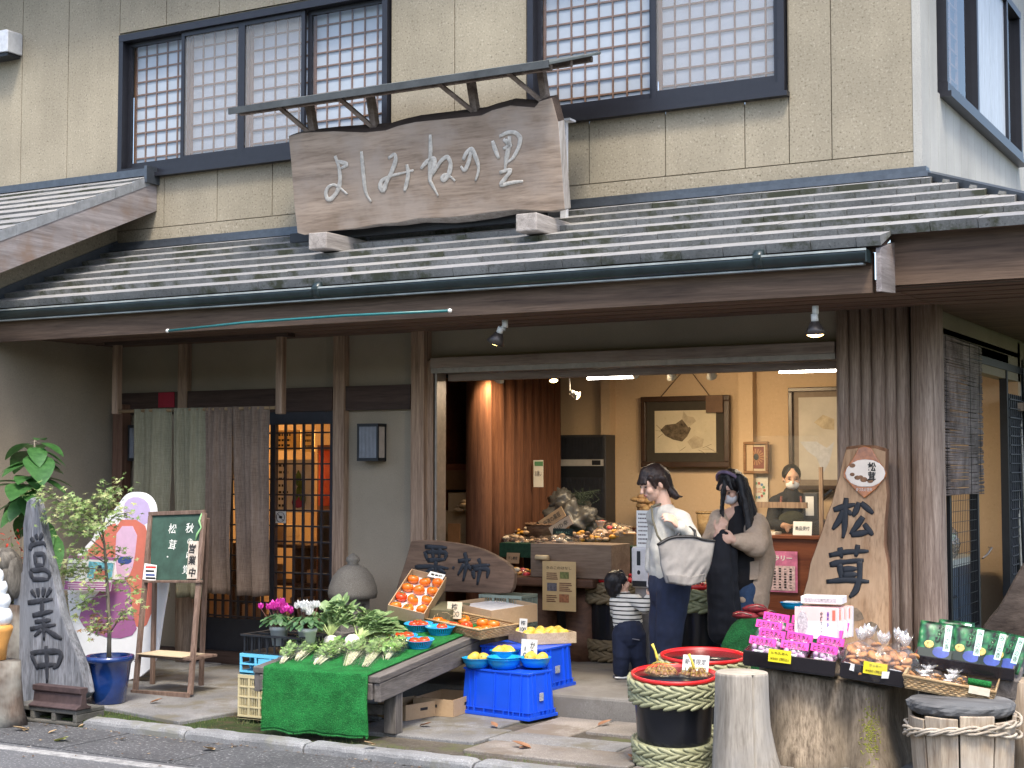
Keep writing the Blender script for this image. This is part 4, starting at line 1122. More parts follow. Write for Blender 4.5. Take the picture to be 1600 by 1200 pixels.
field([(178,812),(224,812),(236,850),(246,905),(240,950),(226,985),(205,975),(200,920),(180,880)],(.58,.17,.12),'salmon print',.0018)
field([(183,822),(216,822),(210,880),(200,905),(184,905),(180,870)],(.62,.42,.58),'pink print',.0024)
field([(176,905),(203,905),(208,960),(216,990),(180,1000),(135,985),(120,960),(150,930)],(.33,.12,.28),'purple print',.003)
field([(184,870),(206,869),(206,881),(185,882)],(.04,.08,.25),'blue print',.0032)
field([(192,800),(196,782),(212,775),(230,782),(236,800),(230,822),(198,822)],(.5,.4,.62),'lilac print',.0012)
for s,px_,py_ in(('ゃん',134,1032),('ャラ',208,1034)):on_plane('',s,px_-7,py_-4,px_+8,py_+5,Ys,bd,None,.01)
q=MB();q.bar((PY(170,1062,Ys).x,Ys+.3,.065),(PY(180,900,Ys).x,Ys+.025,.7),.02,.02);q.build('prop',M_FOAM,t)
Yi=Ys-.12
t=thing('info_panel','white information panel with purple bands and a small picture on the cut-out board','panel',(PY(142,930,Yi).x,Yi,PY(142,925,Yi).z),world=True)
po=[(99,922),(172,924),(180,871),(108,867)]
q=MB();q.prism(outline(po,Yi),Yi,Yi+.008);pn=q.build('panel',plain('pale grey print',(.58,.6,.58),.5,0,.06),t)
def pfield(pts,mat,lift=.001):
    q=MB();q.prism(outline(pts,Yi),Yi-lift,Yi-lift+.0006);q.build('print',mat,pn)
pfield([(107,872),(179,876),(180,871),(108,867)],plain('purple band',(.32,.1,.25),.6));pfield([(100,921),(172,923),(174,910),(102,908)],plain('purple band',(.32,.1,.25),.6))
pfield([(136,903),(174,906),(178,880),(139,877)],plain('picture blue',(.12,.35,.42),.6,0,.5,30));pfield([(146,904),(170,906),(168,892),(150,890)],plain('picture red',(.4,.12,.08),.6),.002);pfield([(152,893),(160,893),(159,883),(153,883)],plain('picture dark',(.02,.02,.03),.6),.003)
for k in range(5):
    y=880+k*5.2;pfield([(107-k,y+1.2),(130-k*1.6,y+2.2),(130-k*1.6,y+.8),(107-k,y-.2)],M_TEXT)
for k in range(3):
    y=911.5+k*3.4;pfield([(106,y+.9),(166,y+1.9),(166,y+.9),(106,y)],plain('white print',(.75,.72,.75),.6),.002)
# ------------------------------------------------------------------ plants and ornaments at the left edge
def leaf_blade(mb,base,tip,width,up=V((0,0,1)),sag=.15,mi=0,n=7,fold=.18):
    d=tip-base;L=d.length;s=d.cross(up)
    s=s.normalized()if s.length>1e-5 else V((1,0,0));u=s.cross(d).normalized()
    vs=[]
    for i in range(n+1):
        t_=i/n;w_=width*math.sin(math.pi*(t_**.8))**.8 if 0<t_<1 else 0
        c_=base+d*t_-V((0,0,1))*(sag*L*t_*t_)
        vs+=[c_-s*w_+u*w_*fold,c_,c_+s*w_+u*w_*fold]
    fs=[]
    for i in range(n):
        a=i*3;fs+=[(a,a+1,a+4,a+3),(a+1,a+2,a+5,a+4)]
    mb.add(vs,fs,mi,True)
M_LEAFB=leafmat('broad dark leaf',(.025,.085,.02),(.06,.16,.045),.35,.2)
wL=depth(PZ(30,1085,.06))+.2
base=PD(52,1085,wL+.3);base.z=.05
t=thing('broadleaf_shrub','young shrub with large drooping dark green leaves beside the wall at the left','shrub',base)
st=MB();sp=[V((0,0,0))]+[PD(x,y,wL+.3)-base for x,y in((50,960),(48,850),(50,770),(53,720),(54,688))]
st.tube(sp,[.012,.011,.01,.008,.006,.004],8)
lv=MB();rl=random.Random(5)
for bx,by,tx,ty,dw in((54,690,100,700,-.1),(54,690,8,705,.1),(54,690,70,678,.2),(54,695,62,716,-.25),(52,720,96,716,.15),(52,720,0,728,-.1),(50,745,104,758,-.05),(50,745,28,742,-.3),(50,770,5,795,.1),(50,770,30,785,-.2),
                           (52,735,100,728,.2),(49,780,-10,790,-.1),(49,800,88,845,-.15),(50,810,75,850,-.3),(50,760,-15,740,.0),(49,775,15,800,-.3),(51,745,60,750,-.3),(48,830,95,835,.1),(50,790,35,815,.15)):
    for jx,jy,jd in((0,0,0),(rl.uniform(-16,16),rl.uniform(4,22),rl.uniform(-.2,.2))):
        a=PD(bx,by+jy*.6,wL+.3)-base;b=PD(tx+jx,ty+jy,wL+.3+dw+jd)-base;s0=a.lerp(b,.18)
        st.tube([a,s0],[.003,.002],5);leaf_blade(lv,s0,b,(b-a).length*.25,sag=.3)
st.build('stem',M_BARK,t);lv.build('foliage',M_LEAFB,t,fix=False)
base=PD(25,960,wL+.15)
t=thing('red_leaf_shrub','small shrub with scarlet leaves behind the driftwood board','shrub',V((base.x,base.y,.05)))
st=MB();lv=MB()
for k in range(9):
    top=PD(rl.uniform(5,44),rl.uniform(830,905),wL+rl.uniform(-.05,.3))-V((base.x,base.y,.05));st.tube([V((rl.uniform(-.05,.05),rl.uniform(-.05,.05),0)),top*.6+V((0,0,.05)),top],[.004,.003,.002],5)
    for j in range(16):
        c_=top+V((rl.gauss(0,.05),rl.gauss(0,.05),rl.gauss(-.03,.06)));leaf_blade(lv,c_,c_+V((rl.uniform(-.05,.05),rl.uniform(-.05,.05),rl.uniform(-.03,.03))),.009,mi=0 if rl.random()<.75 else 1,n=3)
st.build('stem',M_BARK,t);lv.build('foliage',[leafmat('scarlet leaf',(.5,.03,.02),(.65,.1,.06)),leafmat('small green leaf',(.06,.14,.03),(.12,.22,.06))],t,fix=False)
base=PD(8,960,wL-.2)
t=thing('low_shrub','low bushy green plant beside the wooden owl','shrub',V((base.x,base.y,.3)))
lv=MB()
for k in range(240):
    c_=PD(rl.uniform(-30,32),rl.uniform(940,985),wL+rl.uniform(-.2,.3))-V((base.x,base.y,.3));leaf_blade(lv,c_,c_+V((rl.uniform(-.04,.04),rl.uniform(-.04,.04),rl.uniform(-.02,.04))),.008,n=3,mi=rl.choice((0,0,1)))
st=MB();st.tube([V((0,0,-.25)),V((.02,0,-.05))],.012);st.build('stem',M_BARK,t)
lv.build('foliage',[leafmat('fresh leaf',(.1,.18,.04),(.2,.3,.09)),leafmat('small green leaf',(.06,.14,.03),(.12,.22,.06))],t,fix=False)
base=PD(98,1000,wP+.25);base.z=.06
t=thing('fine_leaf_shrub','thin shrub with tiny pale leaves between the driftwood board and the blue pot','shrub',base)
st=MB();lv=MB()
for k in range(8):
    top=PD(rl.uniform(88,112),rl.uniform(895,960),wP+rl.uniform(.1,.4))-base;st.tube([V((0,0,0)),top*.5+V((rl.uniform(-.03,.03),0,0)),top],[.004,.003,.0015],5)
    for j in range(34):
        c_=top*rl.uniform(.6,1.05)+V((rl.gauss(0,.03),rl.gauss(0,.03),rl.gauss(0,.03)));leaf_blade(lv,c_,c_+V((rl.uniform(-.03,.03),rl.uniform(-.03,.03),rl.uniform(-.02,.03))),.006,n=3)
st.build('stem',M_BARK,t);lv.build('foliage',leafmat('pale tiny leaf',(.16,.24,.1),(.3,.38,.2)),t,fix=False)
sb=PZ(-4,1128,.02)
q=MB();q.lathe([(.2,0),(.17,.1),(.15,.3),(.145,.42),(.001,.425)],20,wob=lambda a,z:.08*math.sin(3*a+1)+.04*math.sin(8*a))
M_BARKD=wood('dark lichened bark',(.04,.03,.025),(.13,.1,.08),'z',5,5,.9,.8,(.3,.3,.27))
tag(q.build('tree_stump',M_BARKD,loc=(sb.x,sb.y,0)),'dark lichened stump at the left edge under the ice cream ornament','stump')
wS=depth((sb.x,sb.y,.5))
ic=PD(-6,1022,wS);ic.z=.428
t=thing('ice_cream_ornament','large plastic soft serve cone with white swirl and orange cup at the left edge','ornament',ic)
k=wS/FPX
q=MB();q.lathe([(15*k,0),(17*k,22*k),(24*k,44*k),(25*k,50*k),(22*k,54*k),(.001,54*k)],28);q.build('cone',plain('orange wafer plastic',(.62,.3,.08),.4,0,.08),t)
q=MB();zc=54*k
prof=[]
for i,(r_,hh)in enumerate(((23,26),(20,22),(15,20),(9,16))):
    for j in range(7):prof.append((r_*k*(.82+.22*math.sin(math.pi*j/6)),zc+hh*k*j/6*.98))
    zc+=hh*k
prof.append((.001,zc+6*k));q.lathe(prof,28);q.build('swirl',plain('white glossy plastic',(.78,.82,.86),.25),t)
wO=wS+.75
oc=PD(8,940,wO)
t=thing('owl_carving','carved grey owl with a dark round eye at the left edge','statue',V((oc.x,oc.y,oc.z)))
kk=wO/FPX
q=MB();q.ball((0,0,40*kk),(30*kk,26*kk,44*kk),22,16,nz=.08,nf=9);q.ball((3*kk,-6*kk,62*kk),(24*kk,22*kk,22*kk),18,12,nz=.06,nf=9);q.build('body',wood('carved grey feathers',(.04,.035,.03),(.19,.175,.15),'z',14,4,.8,.8),t)
for sx in(-8,9):
    q=MB();q.ball((sx*kk+.006,-24*kk,66*kk),(5.5*kk,4*kk,5.5*kk),12,8);ey=q.build('eye_ring',plain('pale eye ring',(.4,.33,.2),.5),t)
    q=MB();q.ball((sx*kk+.008,-27.4*kk,66*kk),(2.8*kk,2*kk,2.8*kk),10,6);q.build('eye',M_BLACK,t)
q=MB();q.lathe([(3*kk,0),(.001,-9*kk)],10,(.006,-27*kk,60*kk));q.build('beak',M_BEAM,t)
for sx in(-1,1):
    q=MB();q.ball((sx*27*kk,-4*kk,38*kk),(8*kk,18*kk,32*kk),12,10,nz=.1,nf=8);q.build('wing',wood('carved grey feathers',(.09,.08,.07),(.32,.3,.27)),t)
q=MB();q.lathe([(.16,0),(.15,oc.z-.02-.05),(.001,oc.z-.06)],18,wob=lambda a,z:.06*math.sin(4*a));tag(q.build('tree_stump',M_BARKD,loc=(oc.x,oc.y,.05)),'stump under the carved owl','stump')
# ------------------------------------------------------------------ stone lantern
wN=None
Yl=9.62
lb=PY(551,960,Yl);lb.z=.06
t=thing('stone_lantern','squat granite garden lantern with a domed cap and onion finial','stone lantern',lb)
kl=depth((lb.x,Yl,.8))/FPX
def lz(py):return PY(551,py,Yl).z-.06
M_STONE=speckle('lantern granite',(.19,.175,.15),(.09,.08,.07),(.34,.32,.28),150,4,.15,.9,.6)
q=MB();q.lathe([(37*kl,lz(934)),(38.5*kl,lz(926)),(37*kl,lz(916)),(31*kl,lz(900)),(22*kl,lz(889)),(12*kl,lz(883)),(.001,lz(882))],30,wob=lambda a,z:.015*math.sin(4*a));q.build('cap',M_STONE,t)
q=MB();q.lathe([(10.5*kl,lz(883)),(8*kl,lz(880)),(11*kl,lz(876)),(10*kl,lz(871)),(4*kl,lz(866)),(.001,lz(864))],20);q.build('finial',M_STONE,t)
q=MB();h0,h1=lz(985),lz(934);rr=27*kl;wn_=4.2*kl
ring=[(rr*math.cos(R(a)),rr*math.sin(R(a)))for a in range(22,382,60)]
for i in range(6):
    p,p2=V((*ring[i],0)),V((*ring[(i+1)%6],0));e=(p2-p)
    for u0,u1,za,zb2 in((0,.34,h0,h1),(.66,1,h0,h1),(.34,.66,h0,h0+(h1-h0)*.25),(.34,.66,h0+(h1-h0)*.82,h1)):
        a,b=p+e*u0,p+e*u1;a2,b2=a*.7,b*.7
        q.add([V((a.x,a.y,za)),V((b.x,b.y,za)),V((b.x,b.y,zb2)),V((a.x,a.y,zb2)),V((a2.x,a2.y,za)),V((b2.x,b2.y,za)),V((b2.x,b2.y,zb2)),V((a2.x,a2.y,zb2))],[(0,1,2,3),(7,6,5,4),(0,4,5,1),(2,6,7,3),(0,3,7,4),(1,5,6,2)])
q.build('firebox',M_STONE,t)
q=MB();q.lathe([(27*kl,0),(26*kl,h0*.5),(31*kl,h0-.01),(31*kl,h0)],24);q.build('base',M_STONE,t)
# ================================================================== GREENGROCER'S BENCH
M_BENCH=wood('weathered bench timber',(.05,.043,.04),(.19,.172,.16),'y',3.5,14,.85,.4,(.12,.11,.105))
TA=V((-5.17,7.60,0));TA.z=PY(592,1062,7.60).z
TA=PY(594,1058,7.60);TL_=PY(408,1037,7.60)
TS=.075
_d=ray(818,962);_best=None
for i in range(200):
    yy=8.6+i*.01;p=CP+_d*(yy/_d.y);e=abs(p.z-(TA.z+TS*(yy-TA.y)))
    if _best is None or e<_best[0]:_best=(e,p)
TB=_best[1]
TL=(TB-TA).length;tdir=(TB-TA).normalized()
tx=(TL_-TA);TW=tx.length;tx=(tx-tdir*tx.dot(tdir)).normalized();tup=tdir.cross(-tx).normalized()
if tup.z<0:tup=-tup
def TP(u,v,h=0.0):return TA+tx*(u*TW)+tdir*(v*TL)+tup*h
TM=Matrix((-tx,tdir,tup)).transposed().to_4x4()
def TMat(p):
    M=TM.copy();M.translation=p;return M
def on_table(px,py,h=0.0):
    return PPL(px,py,TA+tup*h,tup)
t=thing('display_bench','long weathered grey timber bench set out with vegetables and fruit','bench',V((TA.x-.4,TA.y+.6,.06)),world=True)
for k in range(4):
    q=MB();u0,u1=k/4+.004,(k+1)/4-.004
    q.bar(TP((u0+u1)/2,0,-.02),TP((u0+u1)/2,1,-.02),TW*(u1-u0),.04,tup);q.build('plank',M_BENCH,t,bevel=.005)
for u in(.03,.97):
    q=MB();q.bar(TP(u,.004,-.1),TP(u,.995,-.1),.045,.115,tup);q.build('side_rail',M_BENCH,t,bevel=.006)
for v in(.006,.99):
    q=MB();q.bar(TP(.06,v,-.095),TP(.94,v,-.095),.04,.1,tup);q.build('end_rail',M_BENCH,t,bevel=.006)
for u,v in((.07,.13),(.93,.13),(.07,.88),(.93,.88)):
    p=TP(u,v,-.05);z0=.2 if p.y>8.98 else .06
    q=MB();q.box((p.x-.045,p.y-.04,z0),(p.x+.045,p.y+.04,p.z));q.build('leg',wood('bench leg timber',(.055,.048,.045),(.19,.175,.16),'z',4,14,.85,.4),t,bevel=.006)
q=MB();a,b=TP(.93,.13,0),TP(.07,.13,0);q.bar((a.x,a.y,.2),(b.x,b.y,.2),.035,.06);q.build('stretcher',M_BENCH,t)
def turfmat(name,a,b_):
    m_,nt,b=new_mat(name);mp=mapping(nt);n=tex_noise(nt,mp,130,3,.75);n2=tex_noise(nt,mp,12,4,.65)
    r=ramp(nt,[(.3,a),(.7,b_)]);nt.links.new(n.outputs['Fac'],r.inputs[0]);r2=ramp(nt,[(.3,(.5,.5,.5)),(.65,(1,1,1))]);nt.links.new(n2.outputs['Fac'],r2.inputs[0])
    nt.links.new(mixc(nt,1,r.outputs[0],r2.outputs[0],'MULTIPLY'),b.inputs['Base Color']);b.inputs['Roughness'].default_value=.8;b.inputs['Specular IOR Level'].default_value=.2;add_bump(nt,b,n.outputs['Fac'],1,.012)
    return m_
M_TURF=turfmat('green artificial turf',(.006,.1,.02),(.03,.3,.07))
t=thing('turf_mat','bright green artificial turf mat draped over the front end of the bench','mat',TP(.5,0,-.4),world=True)
u0,u1=.08,.89
q=MB();zb=.09
def turf_fn(a,b):
    u=u0+(u1-u0)*a
    if b>.5:
        v=(b-.5)*2*.80;p=TP(u,v,.010+.002*mnoise.noise(V((u*9,v*9,0))));return p
    s=(.5-b)*2;p=TP(u,0,.008);h=p.z-zb
    z=p.z-h*s-(.012*mnoise.noise(V((u*7,1,2)))if s>.95 else 0);bul=.018+.02*s*(1+mnoise.noise(V((u*5,s*2,4))))+.012*math.sin(u*14)*s
    return V((p.x+.012*s*mnoise.noise(V((s*4,u*3,8)))+(.02*s if a<.02 else 0),p.y-bul,z))
q.grid(turf_fn,50,60);q.build('mat',M_TURF,t,thick=.008)
q=MB();rg=random.Random(3)
for k in range(5200):
    a,b=rg.random(),rg.random()*.52
    if rg.random()<.22:b=rg.uniform(0,.01)
    elif rg.random()<.12:a=rg.choice((rg.uniform(0,.006),rg.uniform(.994,1)))
    p=turf_fn(a,b);d=V((rg.uniform(-.6,.6),-1 if b<.5 else-.2,rg.uniform(-.9,.2)if b<.5 else 1)).normalized()*rg.uniform(.007,.014);s=V((d.z,0,-d.x)).normalized()*.0016
    if b<.012:d=V((rg.uniform(-.4,.4),-.3,-1)).normalized()*rg.uniform(.006,.02);s=V((.0016,0,0))
    q.add([p-s,p+s,p+d],[(0,1,2)])
pl_=q.build('pile',[leafmat('turf blade',(.015,.17,.03),(.05,.36,.08))],t,fix=False);tag(pl_,kind='stuff')
# ---------------- persimmons and other round fruit
M_PERS=plain('orange persimmon skin',(.68,.15,.012),.28,0,.18,14,spec=.5,sub=.0)
M_PERSR=plain('red orange persimmon skin',(.62,.055,.012),.25,0,.2,14)
M_QUI=plain('yellow quince skin',(.6,.42,.06),.45,0,.2,12)
M_CALYX=plain('dry green calyx',(.12,.11,.03),.8,0,.3)
def persimmon(name,skin,r=.041,flat=.78):
    q=MB();prof=[(.001,-r*flat)]
    for i in range(1,12):
        a=-math.pi/2+math.pi*i/12;prof.append((r*math.cos(a)**.85,r*flat*math.sin(a)-(r*.1 if i>9 else 0)))
    prof.append((.001,r*flat*.82));q.lathe(prof,20,wob=lambda a,z:.025*math.cos(4*a))
    o=q.build(name,skin)
    c=MB()
    for k in range(4):
        a=k*math.pi/2+.3;d=V((math.cos(a),math.sin(a),0));s=V((-d.y,d.x,0));z=r*flat*.86
        c.add([V((0,0,z)),d*r*.28+s*r*.2+V((0,0,z+.003)),d*r*.55+V((0,0,z-.002)),d*r*.28-s*r*.2+V((0,0,z+.003))],[(0,1,2,3)])
    c.build('calyx',M_CALYX,o,fix=False)
    return o
def put(src,p,label,cat,group,rz=0.0,tilt=(0,0),first=[],s=1.0):
    o=src if src.name not in first else dup(src)
    first.append(src.name)
    o.location=p;o.rotation_euler=(tilt[0],tilt[1],rz);o.scale=(s,s,s);tag(o,label,cat,group);return o
P_OR=persimmon('persimmon',M_PERS);P_RED=persimmon('persimmon',M_PERSR)
q=MB()
for i in range(1):
    prof=[(.001,-.045)]+[(.038*math.cos(-math.pi/2+math.pi*k/12)**.9*(1+.05*math.sin(k)),.047*math.sin(-math.pi/2+math.pi*k/12))for k in range(1,12)]+[(.001,.042)]
    q.lathe(prof,18,wob=lambda a,z:.05*math.sin(3*a+z*40))
P_QUI=q.build('quince',M_QUI);q=MB();q.lathe([(.008,.038),(.004,.046),(.001,.047)],8);q.build('stem_end',M_CALYX,P_QUI)
# ---------------- tilted carton of persimmons
def carton(name,label,cat,M,sx,sy,h,mat=None,tk=.006,flaps=None,group=None,liner=None):
    """open carton: local box 0..sx, 0..sy, 0..h under matrix M"""
    t=thing(name,label,cat,M.translation,0,group,world=True)
    q=MB();q.box((0,0,0),(sx,sy,tk),M=M);q.build('base',mat or M_CARD,t)
    for lo,hi,nm in(((0,0,tk),(sx,tk,h),'side'),((0,sy-tk,tk),(sx,sy,h),'side'),((0,tk,tk),(tk,sy-tk,h),'side'),((sx-tk,tk,tk),(sx,sy-tk,h),'side')):
        q=MB();q.box(lo,hi,M=M);q.build(nm,mat or M_CARD,t)
    if liner:
        q=MB();q.box((tk+.001,tk+.001,h*.45),(sx-tk-.001,sy-tk-.001,h*.45+.004),M=M);q.build('liner',liner,t)
    return t
fl,fr_=PY(606,968,8.62),PY(664,984,8.62)
pc0=on_table(664,985,.0)
cl=PD(606,945,depth(pc0)+.05);cr=PD(663,959,depth(pc0));ct=PD(630,889,depth(pc0)+.58);ctr=PD(711,905,depth(pc0)+.47)
ex=(cr-cl).normalized();ey=((ctr-cr));ey=(ey-ex*ey.dot(ex)).normalized();ez=ex.cross(ey)
bw,bl_=(cr-cl).length,(ctr-cr).dot(ey)
bh=.1
MC=Matrix((ex,ey,ez)).transposed().to_4x4();MC.translation=cl-ez*bh
ct_=carton('carton','tilted cardboard carton full of orange persimmons on the bench','box',MC,bw,bl_,bh,None,.006,liner=plain('white paper liner',(.7,.66,.64),.8,0,.05))
k_=0
for r_ in range(4):
    for c_ in range(3):
        lx=bw*(c_+.5)/3+random.uniform(-.004,.004);ly=.045+(bl_-.1)*(r_+.25*(c_==2))/3.3+random.uniform(-.006,.006)
        if r_==1 and c_==2 and False:continue
        p=MC@V((lx,ly,bh*.45+.034));put(P_OR if(r_*3+c_)!=3 else P_RED,p,'orange persimmon in the tilted carton, %s row from its low end, %s'%(ords[r_],('left','middle','right')[c_]),'persimmon','persimmons in the tilted carton',random.uniform(0,6),(random.uniform(-.3,.9),random.uniform(-.4,.4)),s=1.04)
pcard=MC@V((bw-.07,bl_-.012,bh+.004))
t=thing('price_card','white price card on the far corner of the tilted persimmon carton','card',pcard,world=True)
q=MB();q.box((-.06,-.045,0),(.055,.03,.003),M=Matrix.Translation(pcard)@MC.to_3x3().to_4x4());q.build('card',plain('white card',(.75,.75,.73),.6),t)
text('富有柿',.03,M_TEXT,t,MC@V((bw-.07,bl_-.02,bh+.0085)),ex,ey,.02)
pbm=TMat(on_table(690,985,0)+tdir*.02+tx*.33)
q=MB();q.box((0,.1,0),(.34,.44,.12),M=pbm);tag(q.build('carton',plain('olive carton',(.11,.1,.055),.8),bevel=.003),'closed olive brown carton propping up the tilted persimmon box','box')
c0=on_table(712,984,0);c1=on_table(806,972,0)
cm,_l=frame_from(on_table(704,968,0.0),on_table(768,982,0.0),None,tup)
bx=carton('carton','open cardboard carton holding clear plastic trays at the far end of the bench','box',cm,_l,.42,.125)
M_FILM=film('clear plastic',(.97,.97,.97),.10,.12,.16,.5)
q=MB()
for k in range(3):q.box((.03,.03,.075+k*.012),(_l-.03,.39,.079+k*.012),M=cm)
q.build('tray',plain('translucent white tray',(.6,.6,.63),.25,0,.12,40),bx,bevel=.002)
M_BAMB=wood('woven bamboo',(.3,.19,.09),(.5,.36,.2),'x',20,4,.55,.6)
def basket(name,label,cat,M,sx,sy,h,mat=None,flare=.02):
    t=thing(name,label,cat,M.translation,world=True)
    q=MB();q.box((0,0,0),(sx,sy,.006),M=M);q.build('base',mat or M_BAMB,t)
    n=5;q=MB()
    for i in range(n):
        z0,z1=.006+(h-.012)*i/n,.006+(h-.012)*(i+.82)/n;f0=flare*i/n
        a,b,c,d=(-f0,-f0),(sx+f0,-f0),(sx+f0,sy+f0),(-f0,sy+f0)
        for p,p2 in((a,b),(b,c),(c,d),(d,a)):
            L=math.hypot(p2[0]-p[0],p2[1]-p[1]);m_=max(6,int(L/.018));pts=[]
            for k in range(m_+1):
                u=k/m_;nx,ny_=(p2[1]-p[1])/L,-(p2[0]-p[0])/L;o=.0025*(1 if(k+i)%2 else-1)
                pts.append(M@V((p[0]+(p2[0]-p[0])*u+nx*o,p[1]+(p2[1]-p[1])*u+ny_*o,(z0+z1)/2)))
            q.tube(pts,(z1-z0)/2*1.05,6)
    q.build('woven_side',mat or M_BAMB,t)
    q=MB();f=flare;c4_=[M@V(p)for p in((-f,-f,h),(sx+f,-f,h),(sx+f,sy+f,h),(-f,sy+f,h),(-f,-f,h))]
    q.tube(c4_,.009,8);q.build('rim',mat or M_BAMB,t)
    return t
b0=on_table(650,1001,.0)
bm_=TMat(on_table(655,985,0)+V((.0,0,0)))
bm_,_b=frame_from(on_table(651,978,0.0),on_table(750,1000,0.0),None,tup)
basket('bamboo_tray','shallow woven bamboo tray of ripe persimmons and straw at the bench edge','tray',bm_,_b,.30,.07)
for i,(lx,ly,rd)in enumerate(((.06,.24,0),(.14,.27,0),(.26,.12,1),(.3,.22,0),(.22,.06,1),(.38,.14,0),(.36,.24,0),(.38,.05,0),(.3,.05,1),(.08,.1,0),(.15,.07,0))):
    put(P_RED if rd else P_OR,bm_@V((lx*_b/.43,ly*.9,.04+(.02 if i in(3,6)else 0))),'%s persimmon in the bamboo tray, %s'%(ords[i],'deep red' if rd else 'bright orange'),'persimmon','persimmons in the bamboo tray',i,(random.uniform(-.4,.4),random.uniform(-.4,.4)),s=1.1)
st_=MB();rs_=random.Random(9)
for k in range(60):
    c_=bm_@V((.14+rs_.gauss(0,.035),.17+rs_.gauss(0,.04),.06+rs_.uniform(0,.04)));d=V((rs_.uniform(-1,1),rs_.uniform(-1,1),rs_.uniform(-.6,.6)))*.03;st_.tube([c_-d,c_+V((0,0,.012)),c_+d],.0012,4,cap=False)
tag(st_.build('straw',plain('pale straw',(.55,.42,.24),.8),None),'tuft of pale straw among the persimmons in the bamboo tray','straw',kind='stuff')
def upright_card(label,px0,py0,px1,py1,base,body,mat,ink=None,tilt=.12,line=.95,name='price_card',cat='card',bold=.01,sidew=(1,0,0),th=.003):
    """card facing the street, standing at the depth of a base point"""
    w=depth(base);Y=base.y
    a,b=PY(px0,py1,Y),PY(px1,py0,Y);W_,H_=b.x-a.x,b.z-a.z
    t=thing(name,label,cat,V(((a.x+b.x)/2,Y,a.z)),world=True)
    rgt=V(sidew);up=V((0,tilt,1)).normalized();n=rgt.cross(up);o=V(((a.x+b.x)/2,Y,a.z))
    pts=[o-rgt*W_/2,o+rgt*W_/2,o+rgt*W_/2+up*H_,o-rgt*W_/2+up*H_]
    slab_on(pts,n,th,0).build('card',mat,t)
    for(s,cx_,cy_,w_,h_)in body:
        text(s,.1,ink or M_TEXT,t,o+rgt*(cx_*W_)+up*(cy_*H_)+n*(th+.001),rgt,up,bold,.01,line=line,fit=(w_*W_,h_*H_),warp=.04)
    return t
M_WCARD=plain('white card',(.75,.75,.73),.6,0,.04);M_CCARD=plain('cream card',(.62,.52,.38),.7,0,.06)
upright_card('small cream price card in the bamboo tray of persimmons',698,941,721,966,on_table(712,968,.05),[('柿',0,.7,.4,.4),('一〇〇',0,.28,.7,.3)],M_CCARD)
# ---------------- blue colanders of red persimmons
M_BLUEP=plain('sky blue plastic',(.01,.3,.62),.3,0,.06,10)
def colander(name,label,c,r,h,M,group='blue bowls',slots=True):
    t=thing(name,label,'bowl',c,0,group,world=True);R3=M.to_3x3()
    q=MB();q.lathe([(r*.68,.006),(r*.7,.0)],28,c,axis=R3);q.lathe([(.001,.004),(r*.68,.004)],28,c,axis=R3)
    n=40 if slots else 0
    if slots:
        q.lathe([(r*.7,0),(r*.74,h*.22),(r*.72,h*.22),(r*.68,.004)],28,c,axis=R3)
        for k in range(n):
            a=2*math.pi*k/n;p=lambda rr,z:c+R3@V((rr*math.cos(a),rr*math.sin(a),z));q.bar(p(r*.735,h*.2),p(r*.95,h*.9),r*.09,.0025,R3@V((math.cos(a),math.sin(a),0)))
        q.lathe([(r*.93,h*.84),(r,h*.97),(r*1.04,h),(r*1.02,h*1.02),(r*.96,h),(r*.9,h*.85)],32,c,axis=R3)
    else:
        q.lathe([(r*.7,0),(r*.92,h*.6),(r,h*.97),(r*1.04,h),(r*1.02,h*1.02),(r*.97,h),(r*.89,h*.6),(r*.67,.004)],32,c,axis=R3)
    q.build('bowl',M_BLUEP,t);return t
I4=Matrix.Identity(4)
cols=[(632,1004,.088,'blue colander of red persimmons nearest the turnip leaves'),(654,985,.098,'blue colander at the back with three red persimmons, beside the carton'),(688,990,.1,'blue colander at the right by the bamboo tray with one visible persimmon'),(655,1011,.098,'blue colander at the front edge of the bench with two red persimmons')]
for i,(px_,py_,r_,lab)in enumerate(cols):
    c=on_table(px_,py_+1,.012);colander('fruit_bowl',lab,c,r_,.055,TM,'blue colanders on the bench')
    for j in range((2,3,1,2)[i]):
        a=2.1*j+i;rr=r_*(.36 if(2,3,1,2)[i]>1 else .15);put(P_RED,c+tx*(rr*math.cos(a))+tdir*(rr*math.sin(a))+tup*.045,'red persimmon in the %s, %s of it'%(('colander nearest the turnip leaves','back blue colander','right hand blue colander','front blue colander')[i],('left','right','back')[j]),'persimmon','persimmons in blue colanders',j,(.2,.1),s=.95)
